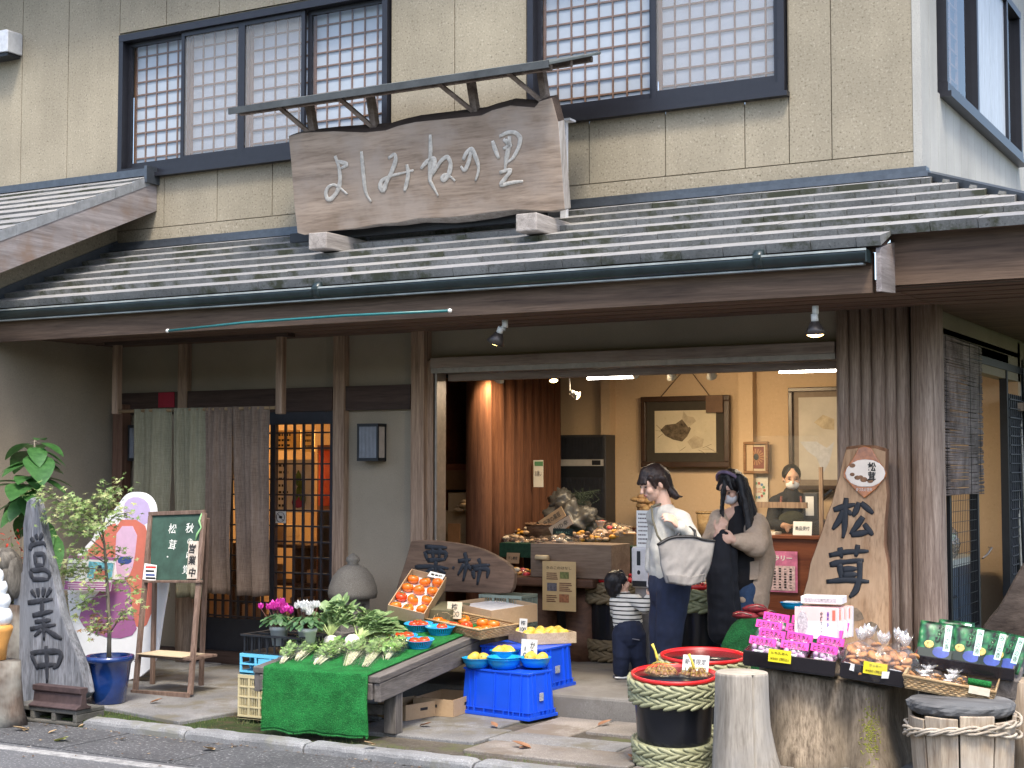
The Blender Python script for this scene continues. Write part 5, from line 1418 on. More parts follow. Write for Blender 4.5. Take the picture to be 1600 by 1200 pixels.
# ---------------- turnips with leaves
M_TURN=plain('white turnip skin',(.72,.7,.62),.4,0,.08,10);M_STALK=plain('pale green stalk',(.4,.5,.2),.5,0,.15)
M_TLEAF=leafmat('turnip leaf',(.10,.19,.06),(.26,.37,.17),.5,.2)
rt=random.Random(21)
def turnip(label,px,py,px2,py2,r):
    c=on_table(px,py,r*.95);back=on_table(px2,py2+25,.14)
    t=thing('turnip',label,'turnip',c,0,'turnips on the bench',world=True)
    d=(back-c).normalized()
    q=MB();q.lathe([(.001,-r*1.25),(r*.12,-r*1.1),(r*.55,-r*.8),(r*.95,-r*.25),(r,.1*r),(r*.8,r*.62),(r*.3,r*.85),(.001,r*.86)],22,c,axis=cone_dir(-d));q.build('root',M_TURN,t)
    s_=MB();l_=MB()
    for k in range(34):
        dd=(d+V((rt.gauss(0,.75),abs(rt.gauss(0,.3)),rt.uniform(-.05,.5)))).normalized();L=rt.uniform(.15,.28)
        p0=c+d*r*.8;p1=p0+dd*L*.5+V((0,0,.02));p2=p0+dd*L+V((0,0,-.01));s_.tube([p0,p1,p2],[.006,.004,.002],6)
        leaf_blade(l_,p1.lerp(p2,.6),p2+dd*rt.uniform(.05,.08),rt.uniform(.026,.038),sag=.25,fold=-.2)
        for j in range(6):
            q0=p1.lerp(p2,.05+j/6.5);sd_=V((rt.uniform(-1,1),rt.uniform(-1,1),rt.uniform(-.2,.9)));leaf_blade(l_,q0,q0+sd_.normalized()*rt.uniform(.035,.06),rt.uniform(.018,.027),sag=.2,n=5)
    s_.build('stalk',M_STALK,t);l_.build('leaf',M_TLEAF,t,fix=False)
turnip('left one of the two white turnips with leaves, upright',517,1004,514,955,.052)
turnip('right one of the two white turnips with leaves, the larger one',551,1005,588,955,.06)
turnip('turnip behind with its leaves spread over the bench edge by the persimmon bowls',588,985,606,955,.03)
# ---------------- bagged greens
M_BAG=film('clear bag film',(.98,.99,.98),.03,.12,.03,.9)
M_GREEN1=leafmat('pale cress leaf',(.2,.34,.1),(.36,.5,.2));M_GREEN2=leafmat('grass green leaf',(.14,.3,.06),(.28,.44,.14));M_WSTALK=plain('white root stalk',(.72,.7,.52),.5,0,.12)
def bag_greens(label,fx,fy,bx,by,w,n,mats,white=.3):
    n=int(n*1.5)
    f=on_table(fx,fy+5,.01);b=on_table(bx,by+4,.03);d=(b-f);L=d.length;d.normalize();s=d.cross(V((0,0,1))).normalized()
    t=thing('bagged_greens',label,'vegetables',f,0,'clear bags of green vegetables on the turf',world=True)
    st=MB();lv=MB()
    for k in range(n):
        o=rt.gauss(0,.33);z=rt.uniform(.006,.035)*(1-min(1,abs(o))*.6);p0=f+d*(L*rt.uniform(.0,.2))+s*(o*w*.34)+V((0,0,z*.6))+d*rt.uniform(0,.03);p1=f+d*L*(white*.55+.2)+s*(o*w*.8)+V((0,0,z+.015));p2=f+d*L*rt.uniform(.75,1)+s*(o*w)+V((0,0,z+rt.uniform(-.01,.02)))
        st.tube([p0,p0.lerp(p1,.6),p1],[.0016,.0022,.0016],5,0 if rt.random()<.9 else 1,cap=False)
        for j in range(15):
            c_=p0.lerp(p1,rt.uniform(.55,1))if j<4 else p1.lerp(p2,rt.uniform(0,1));c_=c_+V((rt.gauss(0,.012),rt.gauss(0,.012),abs(rt.gauss(0,.012))));dd=(d+V((rt.uniform(-1,1),rt.uniform(-1,1),rt.uniform(-.3,.8)))).normalized()
            leaf_blade(lv,c_,c_+dd*rt.uniform(.024,.05),rt.uniform(.008,.015),n=3,mi=0 if rt.random()<.6 else 1)
    st.build('stalk',[M_WSTALK,M_STALK],t);lv.build('leaf',mats,t,fix=False)
    g=MB()
    def fn(a,v):
        u=(a-.5)*2;wd=w*(.38+.62*min(1,v*1.7))*(1.08-.1*v);hh=(.015+.06*math.sin(math.pi*min(.97,.12+v*.8)))*math.sqrt(max(0,1-u*u))
        p=f-d*.02+d*(L+.05)*v+s*(u*wd)+V((0,0,.004+hh));return p+V((mnoise.noise(p*30),mnoise.noise(p*30+V((5,0,0))),mnoise.noise(p*26+V((0,9,0)))))*.008
    g.grid(fn,18,20);g.build('bag',M_BAG,t,fix=False)
gm=[M_GREEN1,M_GREEN2]
bag_greens('small clear bag of cress at the front left corner of the turf',438,1034,470,1006,.06,26,gm)
bag_greens('clear bag of pale green sprouts second from the left on the turf',462,1030,500,990,.085,46,gm)
bag_greens('clear bag of grass green leaves below the left turnip',492,1036,535,1006,.085,46,gm[::-1])
bag_greens('clear bag of white stemmed greens in the middle of the turf edge',542,1038,578,985,.09,54,gm,.5)
bag_greens('clear bag of white stemmed greens right of the middle on the turf',568,1040,608,990,.09,54,gm,.55)
bag_greens('rounded clear bag of leafy greens at the right edge of the turf',603,1028,628,1003,.07,40,gm[::-1],.1)
# ================================================================== CRATES AT THE LEFT OF THE BENCH
M_BEIGE=plain('beige crate plastic',(.5,.43,.25),.55,0,.12,8);M_SKY=plain('light blue crate plastic',(.12,.45,.66),.45,0,.1,8)
def mesh_crate(name,label,M,sx,sy,h,mat,nz,nx,ny_,group=None,fine=False):
    t=thing(name,label,'crate',M.translation,0,group,world=True)
    q=MB();q.box((0,0,0),(sx,sy,.012),M=M);q.build('base',mat,t)
    for face in range(4):
        q=MB();L,n=((sx,nx),(sy,ny_))[face%2]
        def bx_(a0,a1,z0,z1,d0,d1):
            if face==0:q.box((a0,d0,z0),(a1,d1,z1),M=M)
            elif face==2:q.box((a0,sy-d1,z0),(a1,sy-d0,z1),M=M)
            elif face==1:q.box((sx-d1,a0,z0),(sx-d0,a1,z1),M=M)
            else:q.box((d0,a0,z0),(d1,a1,z1),M=M)
        e=0 if face%2==0 else .012
        for k in range(nz+1):z=.012+(h-.024)*k/nz;bx_(e,L-e,z-(.010 if k in(0,nz)else .005),z+(.012 if k in(0,nz)else .005),0,.012)
        for k in range(n+1):a=.007+(L-.014)*k/n;bx_(max(e,a-.008),min(L-e,a+.008),.0121,h-.0121,.001,.0115)
        if fine:
            for k in range(n*6):a=L*(k+.5)/(n*6);bx_(max(e,a-.0025),min(L-e,a+.0025),.0122,h-.0122,.004,.009)
        if not fine:bx_(L*.3,L*.7,h*.25,h*.8,.003,.0105)
        q.build('side',mat,t)
    return t
ca=PZ(371,1122,.06)
cM=Matrix.Translation(V((ca.x,ca.y,.06)))
cw=.52
mesh_crate('plastic_crate','beige slatted plastic crate at the bottom of the stack by the bench',cM,cw,.34,.285,M_BEIGE,4,6,4,'crates stacked at the left of the bench',True)
cM2=Matrix.Translation(V((ca.x+.01,ca.y+.005,.347)))
mesh_crate('plastic_crate','light blue plastic crate stacked on the beige crate',cM2,cw-.02,.33,.135,M_SKY,2,4,3,'crates stacked at the left of the bench')
kz=.347+.137
kM=Matrix.Translation(V((ca.x+.02,ca.y+.02,kz)))
t=thing('plant_carrier','black plastic pot carrier on top of the light blue crate','tray',kM.translation,world=True)
q=MB();S1,S2,hh=.46,.3,.11
q.box((0,0,0),(S1,S2,.006),M=kM)
for k in range(8):
    x=.01+(S1-.03)*k/7
    for y in(0,S2-.006):q.box((x,y,.0061),(x+.012,y+.006,hh),M=kM)
for k in range(8):
    y=.012+(S2-.04)*k/7
    for x in(0,S1-.006):q.box((x,y,.0061),(x+.006,y+.012,hh),M=kM)
for lo,hi in(((-.012,-.012,hh),(S1+.012,.018,hh+.012)),((-.012,S2-.018,hh),(S1+.012,S2+.012,hh+.012)),((-.012,.0181,hh),(.018,S2-.0181,hh+.012)),((S1-.018,.0181,hh),(S1+.012,S2-.0181,hh+.012)),((.0181,S2/2-.012,hh),(S1-.0181,S2/2+.012,hh+.012))):q.box(lo,hi,M=kM)
q.build('rack',M_BLACK,t)
M_CYL=leafmat('cyclamen leaf',(.02,.07,.02),(.1,.19,.08),.4,.1)
def cyclamen(label,px,py,petal):
    b=PD(px,py,depth((ca.x+.2,ca.y+.15,kz)));b=V((b.x,b.y,kz+.008));b=PPL(px,py,V((0,0,kz+.01)),V((0,0,1)))
    b=PY(px,py,ca.y+.12);b.z=kz+.05
    t=thing('cyclamen',label,'potted flower',b,0,'cyclamens in the black carrier')
    q=MB();q.lathe([(.043,0),(.06,.1),(.064,.1),(.066,.125),(.06,.126),(.055,.11),(.001,.108)],24);q.build('pot',plain('white plastic pot',(.68,.69,.68),.4,0,.05),t)
    rc_=random.Random(px);st=MB();lv=MB();fl_=MB()
    for k in range(90):
        a=rc_.uniform(0,6.3);rr=rc_.uniform(.02,.12);tip=V((rr*math.cos(a),rr*math.sin(a),.195-rr*.3+rc_.uniform(-.02,.02)));st.tube([V((0,0,.11)),tip*.6+V((0,0,.06)),tip],.0015,4,cap=False)
        dd=V((math.cos(a),math.sin(a),rc_.uniform(-.6,.1))).normalized();leaf_blade(lv,tip-dd*.015,tip+dd*.035,.02,n=5,sag=.3)
    for k in range(30):
        a=rc_.uniform(0,6.3);rr=abs(rc_.gauss(0,.05));tip=V((rr*math.cos(a),rr*math.sin(a),.235+rc_.uniform(-.035,.03)));st.tube([V((rr*.3*math.cos(a),rr*.3*math.sin(a),.12)),tip],.0018,4,cap=False)
        for j in range(5):
            b2=a+j*1.257;dd=V((math.cos(b2)*.45,math.sin(b2)*.45,1)).normalized();leaf_blade(fl_,tip,tip+dd*rc_.uniform(.034,.05),.016,up=V((math.cos(b2),math.sin(b2),0)),n=4,sag=-.1)
    st.build('stem',plain('dark red stem',(.15,.06,.05),.6),t);lv.build('leaf',M_CYL,t,fix=False);fl_.build('flower',petal,t,fix=False)
cyclamen('magenta flowered cyclamen in a white pot in the black carrier',436,1015,leafmat('magenta petal',(.6,.03,.38),(.75,.09,.5),.5,.3))
cyclamen('white flowered cyclamen in a white pot in the black carrier',480,1000,leafmat('white petal',(.75,.76,.75),(.85,.85,.84),.5,.3))
# ================================================================== BLUE CRATES, BOWLS OF QUINCES
M_BLUEC=plain('strong blue crate plastic',(.008,.075,.62),.38,0,.08,5)
def blue_crate(label,M,sx,sy,h):
    t=thing('storage_crate',label,'crate',M.translation,0,'strong blue crates',world=True);f=.02
    q=MB();a=[(f,f),(sx-f,f),(sx-f,sy-f),(f,sy-f)];b=[(0.004,.004),(sx-.004,.004),(sx-.004,sy-.004),(.004,sy-.004)]
    vs=[M@V((p[0],p[1],h))for p in a]+[M@V((p[0],p[1],0))for p in b];q.add(vs,[(0,1,2,3)]+[(i,4+i,4+(i+1)%4,(i+1)%4)for i in range(4)]);q.build('body',M_BLUEC,t,bevel=.006)
    q=MB()
    for z0,z1,o in((.0,.022,.012),(h-.012,h+.002,-.012)):
        for lo,hi in(((-o,-o,z0),(sx+o,.006-o,z1)),((-o,sy-.006+o,z0),(sx+o,sy+o,z1)),((-o,.0062-o,z0),(.006-o,sy-.0062+o,z1)),((sx-.006+o,.0062-o,z0),(sx+o,sy-.0062+o,z1))):q.box(lo,hi,M=M)
    q.build('rim',M_BLUEC,t,bevel=.002)
    q=MB()
    for L,fx in((sx,0),(sy,1)):
        for u in((.12,.2,.5,.72,.88)if fx==0 else(.16,.3,.7,.84)):
            for s_ in(0,1):
                t0=f if s_==0 else(sy if fx==0 else sx)-f;t1=.004 if s_==0 else(sy if fx==0 else sx)-.004;sg=-1 if s_==0 else 1
                P0=V((L*u,t0+sg*.004,h-.013))if fx==0 else V((t0+sg*.004,L*u,h-.013));P1=V((L*u,t1+sg*.006,.022))if fx==0 else V((t1+sg*.006,L*u,.022))
                q.bar(M@P0,M@P1,.006 if fx==0 else .016,.016 if fx==0 else .006,(0,1,0)if False else(0,0,1))
    for k in range(7):
        q.box((sx-.004,sy*(k+.5)/7-.003,.022),(sx+.012,sy*(k+.5)/7+.003,.045),M=M);q.box((sx*(k+.5)/7-.003,-.012,.022),(sx*(k+.5)/7+.003,.004,.045),M=M)
    for z0 in(.04,):q.box((.0,-.004,z0+.006),(sx,.004,z0+.01),M=M);q.box((sx-.004,0,z0+.006),(sx+.004,sy,z0+.01),M=M)
    q.build('rib',M_BLUEC,t)
    q=MB();q.box((sx-.006,sy*.42,h*.38),(sx+.001,sy*.55,h*.55),M=M);q.build('label',plain('worn grey sticker',(.3,.32,.38),.7,0,.4,60),t)
    return t
g0,g1=PZ(720,1113,.06),PZ(826,1127,.06)
rzb=math.atan2(g1.y-g0.y,g1.x-g0.x)
bM=Matrix.Translation(V((g0.x,g0.y,.06)))@Matrix.Rotation(rzb,4,'Z')
H1=(PY(775,1120,8.7).z*0+.30)
blue_crate('strong blue plastic crate on the pavement in front of the step',bM,(g1-g0).length,.29,.30)
g2=PZ(848,1082,.2)
R2=Matrix.Rotation(rzb*.3,4,'Z')
bM2=Matrix.Translation(g2)@R2@Matrix.Translation(V((-.52,0,0)))
blue_crate('strong blue plastic crate on the step carrying the wooden fruit box',bM2,.52,.42,.28)
bz=.365
bowls=[(741,1044,.105,'light blue bowl with two quinces at the left end of the front crate',2),(776,1030,.1,'light blue bowl of quinces at the back of the front crate',3),(781,1046,.115,'empty light blue bowl in the middle of the front crate',0),(818,1040,.105,'light blue bowl of quinces under the price card on the front crate',3)]
for i,(px_,py_,r_,lab,nq)in enumerate(bowls):
    c=V(((-5.14,8.80,bz),(-5.04,8.985,bz+.035),(-4.955,8.83,bz),(-4.77,8.92,bz+.012))[i])
    colander('fruit_bowl',lab,c,r_,.062,I4,'light blue bowls of quinces',False)
    for j in range(nq):
        a=2.2*j+i*1.3+.5;rr=r_*.42;put(P_QUI,c+V((rr*math.cos(a),rr*math.sin(a),.055)),'quince in the %s, %s one'%(('left bowl','back bowl','','bowl under the price card')[i],('left','right','rear')[j]),'quince','yellow quinces in bowls',j*2,(1.2,.4*j))
c=V((-4.955,8.83,bz+.016))
colander('fruit_bowl','second empty light blue bowl nested in the middle one',c,.113,.06,I4,'light blue bowls of quinces',False)
upright_card('white card handwritten かりん 100 in the bowl of quinces',813,1000,838,1040,V((-4.77,8.94,bz)),[('か\nり\nん',.22,.5,.28,.82),('1\n0\n0',-.24,.42,.2,.6)],plain('grey white card',(.55,.55,.52),.7,0,.05),bold=.0)
wz=.472
w0=PPL(783,1003,V((0,0,wz)),V((0,0,1)))
wM=Matrix.Translation(PPL(823,1008,V((0,0,.484)),V((0,0,1))))@Matrix.Rotation(R(50),4,'Z')
t=thing('wooden_box','shallow pale wooden box of quinces on the rear blue crate','box',wM.translation,world=True)
M_PINE=wood('pale thin pine',(.4,.29,.18),(.56,.44,.3),'x',5,12,.7,.1)
q=MB();q.box((0,0,0),(.37,.35,.008),M=wM);q.build('base',M_PINE,t)
for lo,hi in(((0,0,.0081),(.37,.01,.075)),((0,.34,.0081),(.37,.35,.075)),((0,.0101,.0081),(.01,.3399,.075)),((.36,.0101,.0081),(.37,.3399,.075)),((.18,.0101,.0082),(.188,.3399,.07))):q=MB();q.box(lo,hi,M=wM);q.build('side',M_PINE,t)
for i,(lx,ly)in enumerate(((.06,.08),(.14,.2),(.07,.26),(.2,.29),(.33,.08),(.34,.17),(.43,.07),(.46,.16),(.4,.25),(.48,.27),(.31,.28),(.19,.1))):
    put(P_QUI,wM@V((lx*.7,ly,.055)),'%s quince in the pale wooden box, %s half'%(ords[i],'left' if lx<.26 else 'right'),'quince','yellow quinces in the wooden box',i,(1.3,i*.7))
upright_card('narrow white price card in the wooden box of quinces',811,967,823,990,wM@V((.06,.2,.04)),[('柿',0,.72,.6,.3),('100',0,.3,.75,.25)],plain('grey white card',(.55,.55,.52),.7))
def low_carton(label,px,py,sx,sy,h,rz,hole=True):
    p=PZ(px,py,.06);M=Matrix.Translation(V((p.x,p.y,.06)))@Matrix.Rotation(rz,4,'Z')
    t=carton('carton',label,'box',M,sx,sy,h,M_CARD,.006,group='cartons under the bench')
    if hole:
        q=MB();q.box((sx*.42,-.001,h*.5),(sx*.6,.0005,h*.68),M=M);q.box((sx-.0005,sy*.4,h*.5),(sx+.001,sy*.6,h*.68),M=M);q.build('hand_hole',M_BLACK,t)
low_carton('flattish cardboard carton under the bench, right of the front leg',645,1116,.3,.42,.11,rzb+.25)
low_carton('cardboard carton under the bench, half hidden behind the green turf',590,1120,.26,.34,.10,rzb-.05)
q=MB();p=PZ(570,1080,.06);q.box((p.x,p.y+.3,.06),(p.x+.4,p.y+.6,.25));q.box((p.x-.004,p.y+.296,.24),(p.x+.404,p.y+.604,.254));tag(q.build('carton',M_CARD),'cardboard carton deep under the bench behind the others','box','cartons under the bench')
rf_=random.Random(31);M_DRY=[leafmat('dry brown leaf',(.2,.09,.045),(.33,.18,.1),.7,.1),leafmat('dry tan leaf',(.36,.25,.14),(.45,.34,.2),.7,.1),leafmat('yellow green fallen leaf',(.35,.42,.1),(.5,.5,.18),.6,.1)]
def fallen(px,py,z,size,mi,word):
    p=PZ(px,py,z);q=MB();a=rf_.uniform(0,6.3);d=V((math.cos(a),math.sin(a),.12))*size
    leaf_blade(q,V((0,0,.006))-d/2,d/2+V((0,0,.012)),size*.3,sag=-.15,n=6,fold=.35);leaf_blade(q,V((0,0,.01))-d*.3,V((-d.y,d.x,0))*.45+V((0,0,.015)),size*.18,sag=.1,n=4)
    tag(q.build('fallen_leaf',M_DRY[mi],loc=p,fix=False),word,'fallen leaf','fallen leaves')
for i,(px_,py_,z,s_,mi,w_)in enumerate(((96,1159,.005,.11,2,'yellow green fallen leaf on the road near the white line'),(132,1136,.005,.09,1,'tan fallen leaf lying flat against the kerb by the concrete block'),(168,1133,.005,.1,0,'curled brown leaf standing against the kerb below the blue pot'),
        (33,1142,.005,.11,1,'pale leaf on the road in front of the concrete block'),(82,1146,.005,.06,1,'small pale leaf on the road below the concrete block'),(290,1147,.005,.11,0,'reddish brown leaf at the kerb joint'),(358,1160,.005,.08,1,'small leaf on the road below the beige crate'),
        (325,1173,.005,.1,1,'long tan leaf on the road right of the white line'),(507,1172,.005,.12,0,'red brown leaf on the road under the green turf'),(568,1178,.005,.09,1,'pale leaf on the road right of the green turf'),(578,1165,.08,.08,1,'tan leaf on the kerb beside the bench leg'),
        (945,1133,.065,.1,0,'brown leaf on the paving left of the rope barrel'),(815,1168,.065,.12,0,'brown leaf on the earth by the kerb'),(990,1188,.065,.09,0,'brown leaf at the foot of the rope barrel'),(772,1135,.065,.07,0,'small brown leaf on the slab before the blue crate'),(665,1135,.065,.09,0,'brown leaf between slabs by the bench leg'),
        (244,1098,.065,.09,0,'brown leaf on the slab below the easel'),(192,1157,.005,.05,1,'tiny pale leaf in the middle of the road edge'),(340,1150,.005,.07,0,'small brown leaf against the kerb by the moss'))):
    fallen(px_,py_,z,s_,mi,w_)
# ================================================================== ROPE BOUND BARRELS
M_RED=plain('red lacquer plastic',(.55,.012,.014),.3,0,.08,6);M_BLK=plain('glossy black barrel',(.008,.009,.013),.25,0,.2,5)
M_ROPE=plain('moulded straw rope',(.27,.275,.16),.5,0,.18,25)
def barrel(label,p,r,h,group='rope bound barrels',rope=None,detail=True):
    t=thing('barrel',label,'barrel',p,0,group)
    q=MB();q.lathe([(r*.80,0),(r*.86,h*.3),(r*.93,h*.75),(r*.95,h*.97)],40);q.build('body',M_BLK,t)
    q=MB();q.lathe([(r*.955,h*.955),(r,h*.965),(r*1.005,h),(r*.97,h*1.005),(r*.94,h*.985),(r*.90,h*.905),(.001,h*.9)],44);q.build('rim',M_RED,t)
    for z0,z1,rr in((h*.70,h*.955,.965),(h*.01,h*.27,.86)):
        q=MB();n=21 if detail else 17
        for c_ in range(2):
            zc=z0+(z1-z0)*(c_+.5)/2;hh=(z1-z0)/4;R_=r*(rr+(.02 if z0>h*.5 else .025)*c_)
            q.tube([V((R_*.985*math.cos(a),R_*.985*math.sin(a),zc))for a in[2*math.pi*k/32 for k in range(33)]],hh*.98,8,cap=False)
            for row in(0,1):
                for k in range(n):
                    a=2*math.pi*(k+.5*row)/n;e=V((-math.sin(a),math.cos(a),0));o=V((math.cos(a),math.sin(a),0));d=(e+V((0,0,.34 if row==0 else-.34))).normalized()
                    c=o*(R_+hh*.5)+V((0,0,zc+(-.48 if row==0 else .48)*hh));u=o.cross(d);M=Matrix((d,o,u)).transposed()
                    q.ball(c,(2*math.pi*R_/n*.88,hh*.42,hh*.44),9,6,M=M)
        q.build('rope',rope or M_ROPE,t)
    return t
wB=8.43
b1=PD(1052,1047,wB);b1.z=.06
from mathutils import Quaternion
TQ=Quaternion(RT,R(5));TN=TQ@V((0,0,1))
o=barrel('rope bound black barrel with red inside holding nets of chestnuts, nearest the road',b1,66.5*wB/FPX,PD(1052,1049,wB).z-.06);o.rotation_euler=TQ.to_euler()
bt1=PD(1052,1049,wB).z
w2=9.15;b2=PD(1098,1021,w2);h2=b2.z-.06;b2.z=.06
o=barrel('rope bound barrel lined with green turf behind the chestnut barrel',b2,66.5*w2/FPX,h2);o.rotation_euler=Quaternion(RT,R(3)).to_euler()
q=MB();q.lathe([(.001,.012),(.2,.011),(.222,0),(.22,-.01)],36,wob=lambda a,z:.02*math.sin(3*a));tag(q.build('turf_mat',M_TURF,loc=b2+(Quaternion(RT,R(3))@V((0,0,h2*.9+.006)))),'round piece of green turf inside the second barrel','mat')
M_NUT=plain('brown chestnut',(.2,.095,.04),.45,0,.35,30);M_YNET=plain('yellow net',(.62,.5,.07),.6,0,.1)
q=MB();q.ball((0,0,0),(.018,.016,.014),12,8);NUT=q.build('chestnut',M_NUT)
rn=random.Random(2)
nut_used=[]
def net_bag(label,c,n,sx,sy,tie):
    t=thing('net_bag',label,'net bag',c,0,'nets of chestnuts');t.rotation_euler=TQ.to_euler()
    for k in range(n):
        o=NUT if not nut_used else NUT.copy()
        if nut_used:COL.objects.link(o)
        nut_used.append(1);o.parent=t
        a=rn.uniform(0,6.3);rr=math.sqrt(rn.random());z=.014+.062*(1-rr)*rn.random()
        o.location=(sx*rr*math.cos(a),sy*rr*math.sin(a),z);o.rotation_euler=(rn.uniform(0,3),rn.uniform(0,3),rn.uniform(0,3));s_=rn.uniform(1.05,1.4);o.scale=(s_,s_,s_)
    g=MB()
    for k in range(16):
        a=k*math.pi/8;g.tube([V((sx*1.12*math.cos(a),sy*1.12*math.sin(a),.004)),V((sx*.95*math.cos(a),sy*.95*math.sin(a),.04)),V((sx*.5*math.cos(a),sy*.5*math.sin(a),.075)),V(tie)*.8,V(tie)],.0006,4,cap=False)
    for f,z in((1.08,.02),(.85,.05),(.5,.076)):g.tube([V((sx*f*math.cos(a),sy*f*math.sin(a),z))for a in[k*math.pi/10 for k in range(21)]],.0006,4,cap=False)
    tz=V(tie);g.tube([tz*.8,tz,tz*1.0+V((-.012,0,.035)),tz+V((-.03,.0,.07))],[.004,.009,.006,.009],7);g.build('net',M_YNET,t)
zf=.06+(bt1-.06)*.902
c=PPL(1033,1058,b1+TN*((bt1-.06)*.905),TN);net_bag('large net of chestnuts with a yellow tie in the nearest barrel',c,46,.095,.075,(-.03,.01,.11))
c=PPL(1086,1062,b1+TN*((bt1-.06)*.905),TN);net_bag('smaller net of chestnuts under the white price card in the nearest barrel',c,34,.085,.06,(.0,-.02,.075))
upright_card('white handwritten price card standing in the chestnut barrel',1066,1025,1105,1055,PD(1088,1052,wB+.06),[('新栗限定',0,.68,.82,.28),('1ヶ 1500',.02,.3,.8,.24)],M_WCARD,tilt=.25,bold=0.0,sidew=(1,.1,.0))
# ================================================================== LOGS AND STUMP
M_GREYLOG=wood('silver grey dry log',(.15,.135,.115),(.36,.33,.285),'z',4,9,.85,.45,(.27,.26,.245))
M_END=plain('log end grain',(.36,.32,.26),.85,0,.2,14,bump=.2)
wP2=8.0;lp=PD(1158,1050,wP2);lh=lp.z
k8=wP2/FPX
q=MB()
def post_wob(a,z):
    aa=a-R(20);flare=max(0,math.cos(aa))**3*max(0,(.36-z))**1.3*1.6;crack=-.11*math.exp(-((((a-R(318)+math.pi)%(2*math.pi))-math.pi)/.035)**2)
    return .02*math.sin(3*a+1)+flare+crack+.012*mnoise.noise(V((math.cos(a)*3,math.sin(a)*3,z*4)))
rT=41*k8
q.lathe([(rT*1.22,-.02),(rT*1.18,.08),(rT*1.12,.2),(rT*1.06,.34),(rT*1.02,.48),(rT,lh-.012),(rT*.985,lh)],120,wob=post_wob)
t=thing('log_post','smooth silver grey log post with a long crack beside the chestnut barrel','log',(lp.x,lp.y,0))
q.build('trunk',M_GREYLOG,t)
q=MB();q.lathe([(.001,lh+.003),(rT*.96,lh+.0015),(rT*.975,lh)],60,wob=lambda a,z:.02*math.sin(3*a+1));q.build('end_grain',M_END,t)
q=MB()
sc=PD(1312,1075,8.62);sc.z=0
def stump_wob(a,z):
    n_=V((math.cos(a),math.sin(a),0));return .16*mnoise.noise(n_*1.6+V((0,0,z*.7)))+.06*math.sin(5*a+1.5*z)+.035*mnoise.noise(n_*7+V((3,0,z*3)))-.10*math.exp(-((((a-R(283)+math.pi)%(2*math.pi))-math.pi)/.09)**2)+max(0,.3-z)*.12
SX,SY=.44,.40
SH=.535
def ell(prof,n):
    vs=MB();vs.lathe(prof,n,wob=stump_wob);vs.v=[V((p.x*SX,p.y*SY,p.z-.13*p.x*SX*max(0,p.z)/SH))for p in vs.v];return vs
st_=ell([(1.06,-.05),(1.05,.1),(1.0,.22),(.97,.34),(.98,.45),(1.0,SH-.02),(.97,SH),(.6,SH+.005),(.001,SH-.005)],110)
M_STUMP=wood('old weathered stump',(.1,.076,.054),(.42,.345,.255),'z',7,6,.9,1.0,(.13,.105,.075),.9)
tag(st_.build('tree_stump',M_STUMP,loc=sc,rz=R(8)),'wide weathered tree stump carrying the black lacquer trays','stump')
from mathutils.bvhtree import BVHTree
_M=Matrix.Translation(sc)@Matrix.Rotation(R(8),4,'Z');bv=BVHTree.FromPolygons([_M@v for v in st_.v],st_.f)
q=MB();rm=random.Random(4)
for k in range(260):
    px_,py_=1360+rm.gauss(0,7)+(rm.random()-.5)*10,1148+rm.gauss(0,22);h_=bv.ray_cast(CP,ray(px_,py_).normalized())
    if h_[0]:q.ball(h_[0],(rm.uniform(.002,.006),rm.uniform(.002,.004),rm.uniform(.002,.006)),5,4)
tag(q.build('moss',plain('yellow moss',(.2,.21,.03),.95,0,.4,80)),'patch of yellow moss on the wide stump','moss',kind='stuff')
# ------------------------------------------------------------------ lacquer trays
M_LACQ=plain('black lacquer',(.012,.01,.013),.22,0,.15,5);M_LRED=plain('dark red lacquer',(.2,.012,.02),.3,0,.1)
def tray(label,M,sx,sy,h,):
    t=thing('lacquer_tray',label,'tray',M.translation,0,'black and red lacquer trays',world=True)
    q=MB();q.box((.012,.012,.008),(sx-.012,sy-.012,.014),M=M);q.build('inside',M_LRED,t)
    q=MB();q.box((.006,.006,0),(sx-.006,sy-.006,.008),M=M)
    for lo,hi in(((0,0,.0081),(sx,.008,h)),((0,sy-.008,.0081),(sx,sy,h)),((0,.0081,.0081),(.008,sy-.0081,h)),((sx-.008,.0081,.0081),(sx,sy-.0081,h))):q.box(lo,hi,M=M)
    q.build('outside',M_LACQ,t,bevel=.003)
    q=MB()
    for lo,hi in(((.0085,.0085,.0141),(sx-.0085,.0105,h-.004)),((.0085,sy-.0105,.0141),(sx-.0085,sy-.0085,h-.004)),((.0085,.011,.0141),(.0105,sy-.011,h-.004)),((sx-.0105,.011,.0141),(sx-.0085,sy-.011,h-.004))):q.box(lo,hi,M=M)
    q.build('lining',M_LRED,t)
    return t
def tray_M(pl,pr,z,ang=8):
    """front lower edge from the measured corners; the tops they stand on fall a little to the right"""
    a=PZ(*pl,z);d=V((math.cos(R(ang)),math.sin(R(ang)),0));y=V((-d.y,d.x,0));b=PPL(*pr,a,y);M,L=frame_from(a,b,y+V((0,0,.10)));return M,L
M1,L1=tray_M((1160,1040),(1304,1059),.603);tray('black lacquer tray of pink topped sweets with a yellow price tag',M1,L1,.36,.088)
ZT2=PPL(1311,1059,M1.translation,M1.to_3x3()@V((0,1,0))).z
M2,L2=tray_M((1311,1059),(1412,1076),ZT2);tray('black lacquer tray of cellophane cookie bags with a yellow price tag',M2,L2,.34,.088)
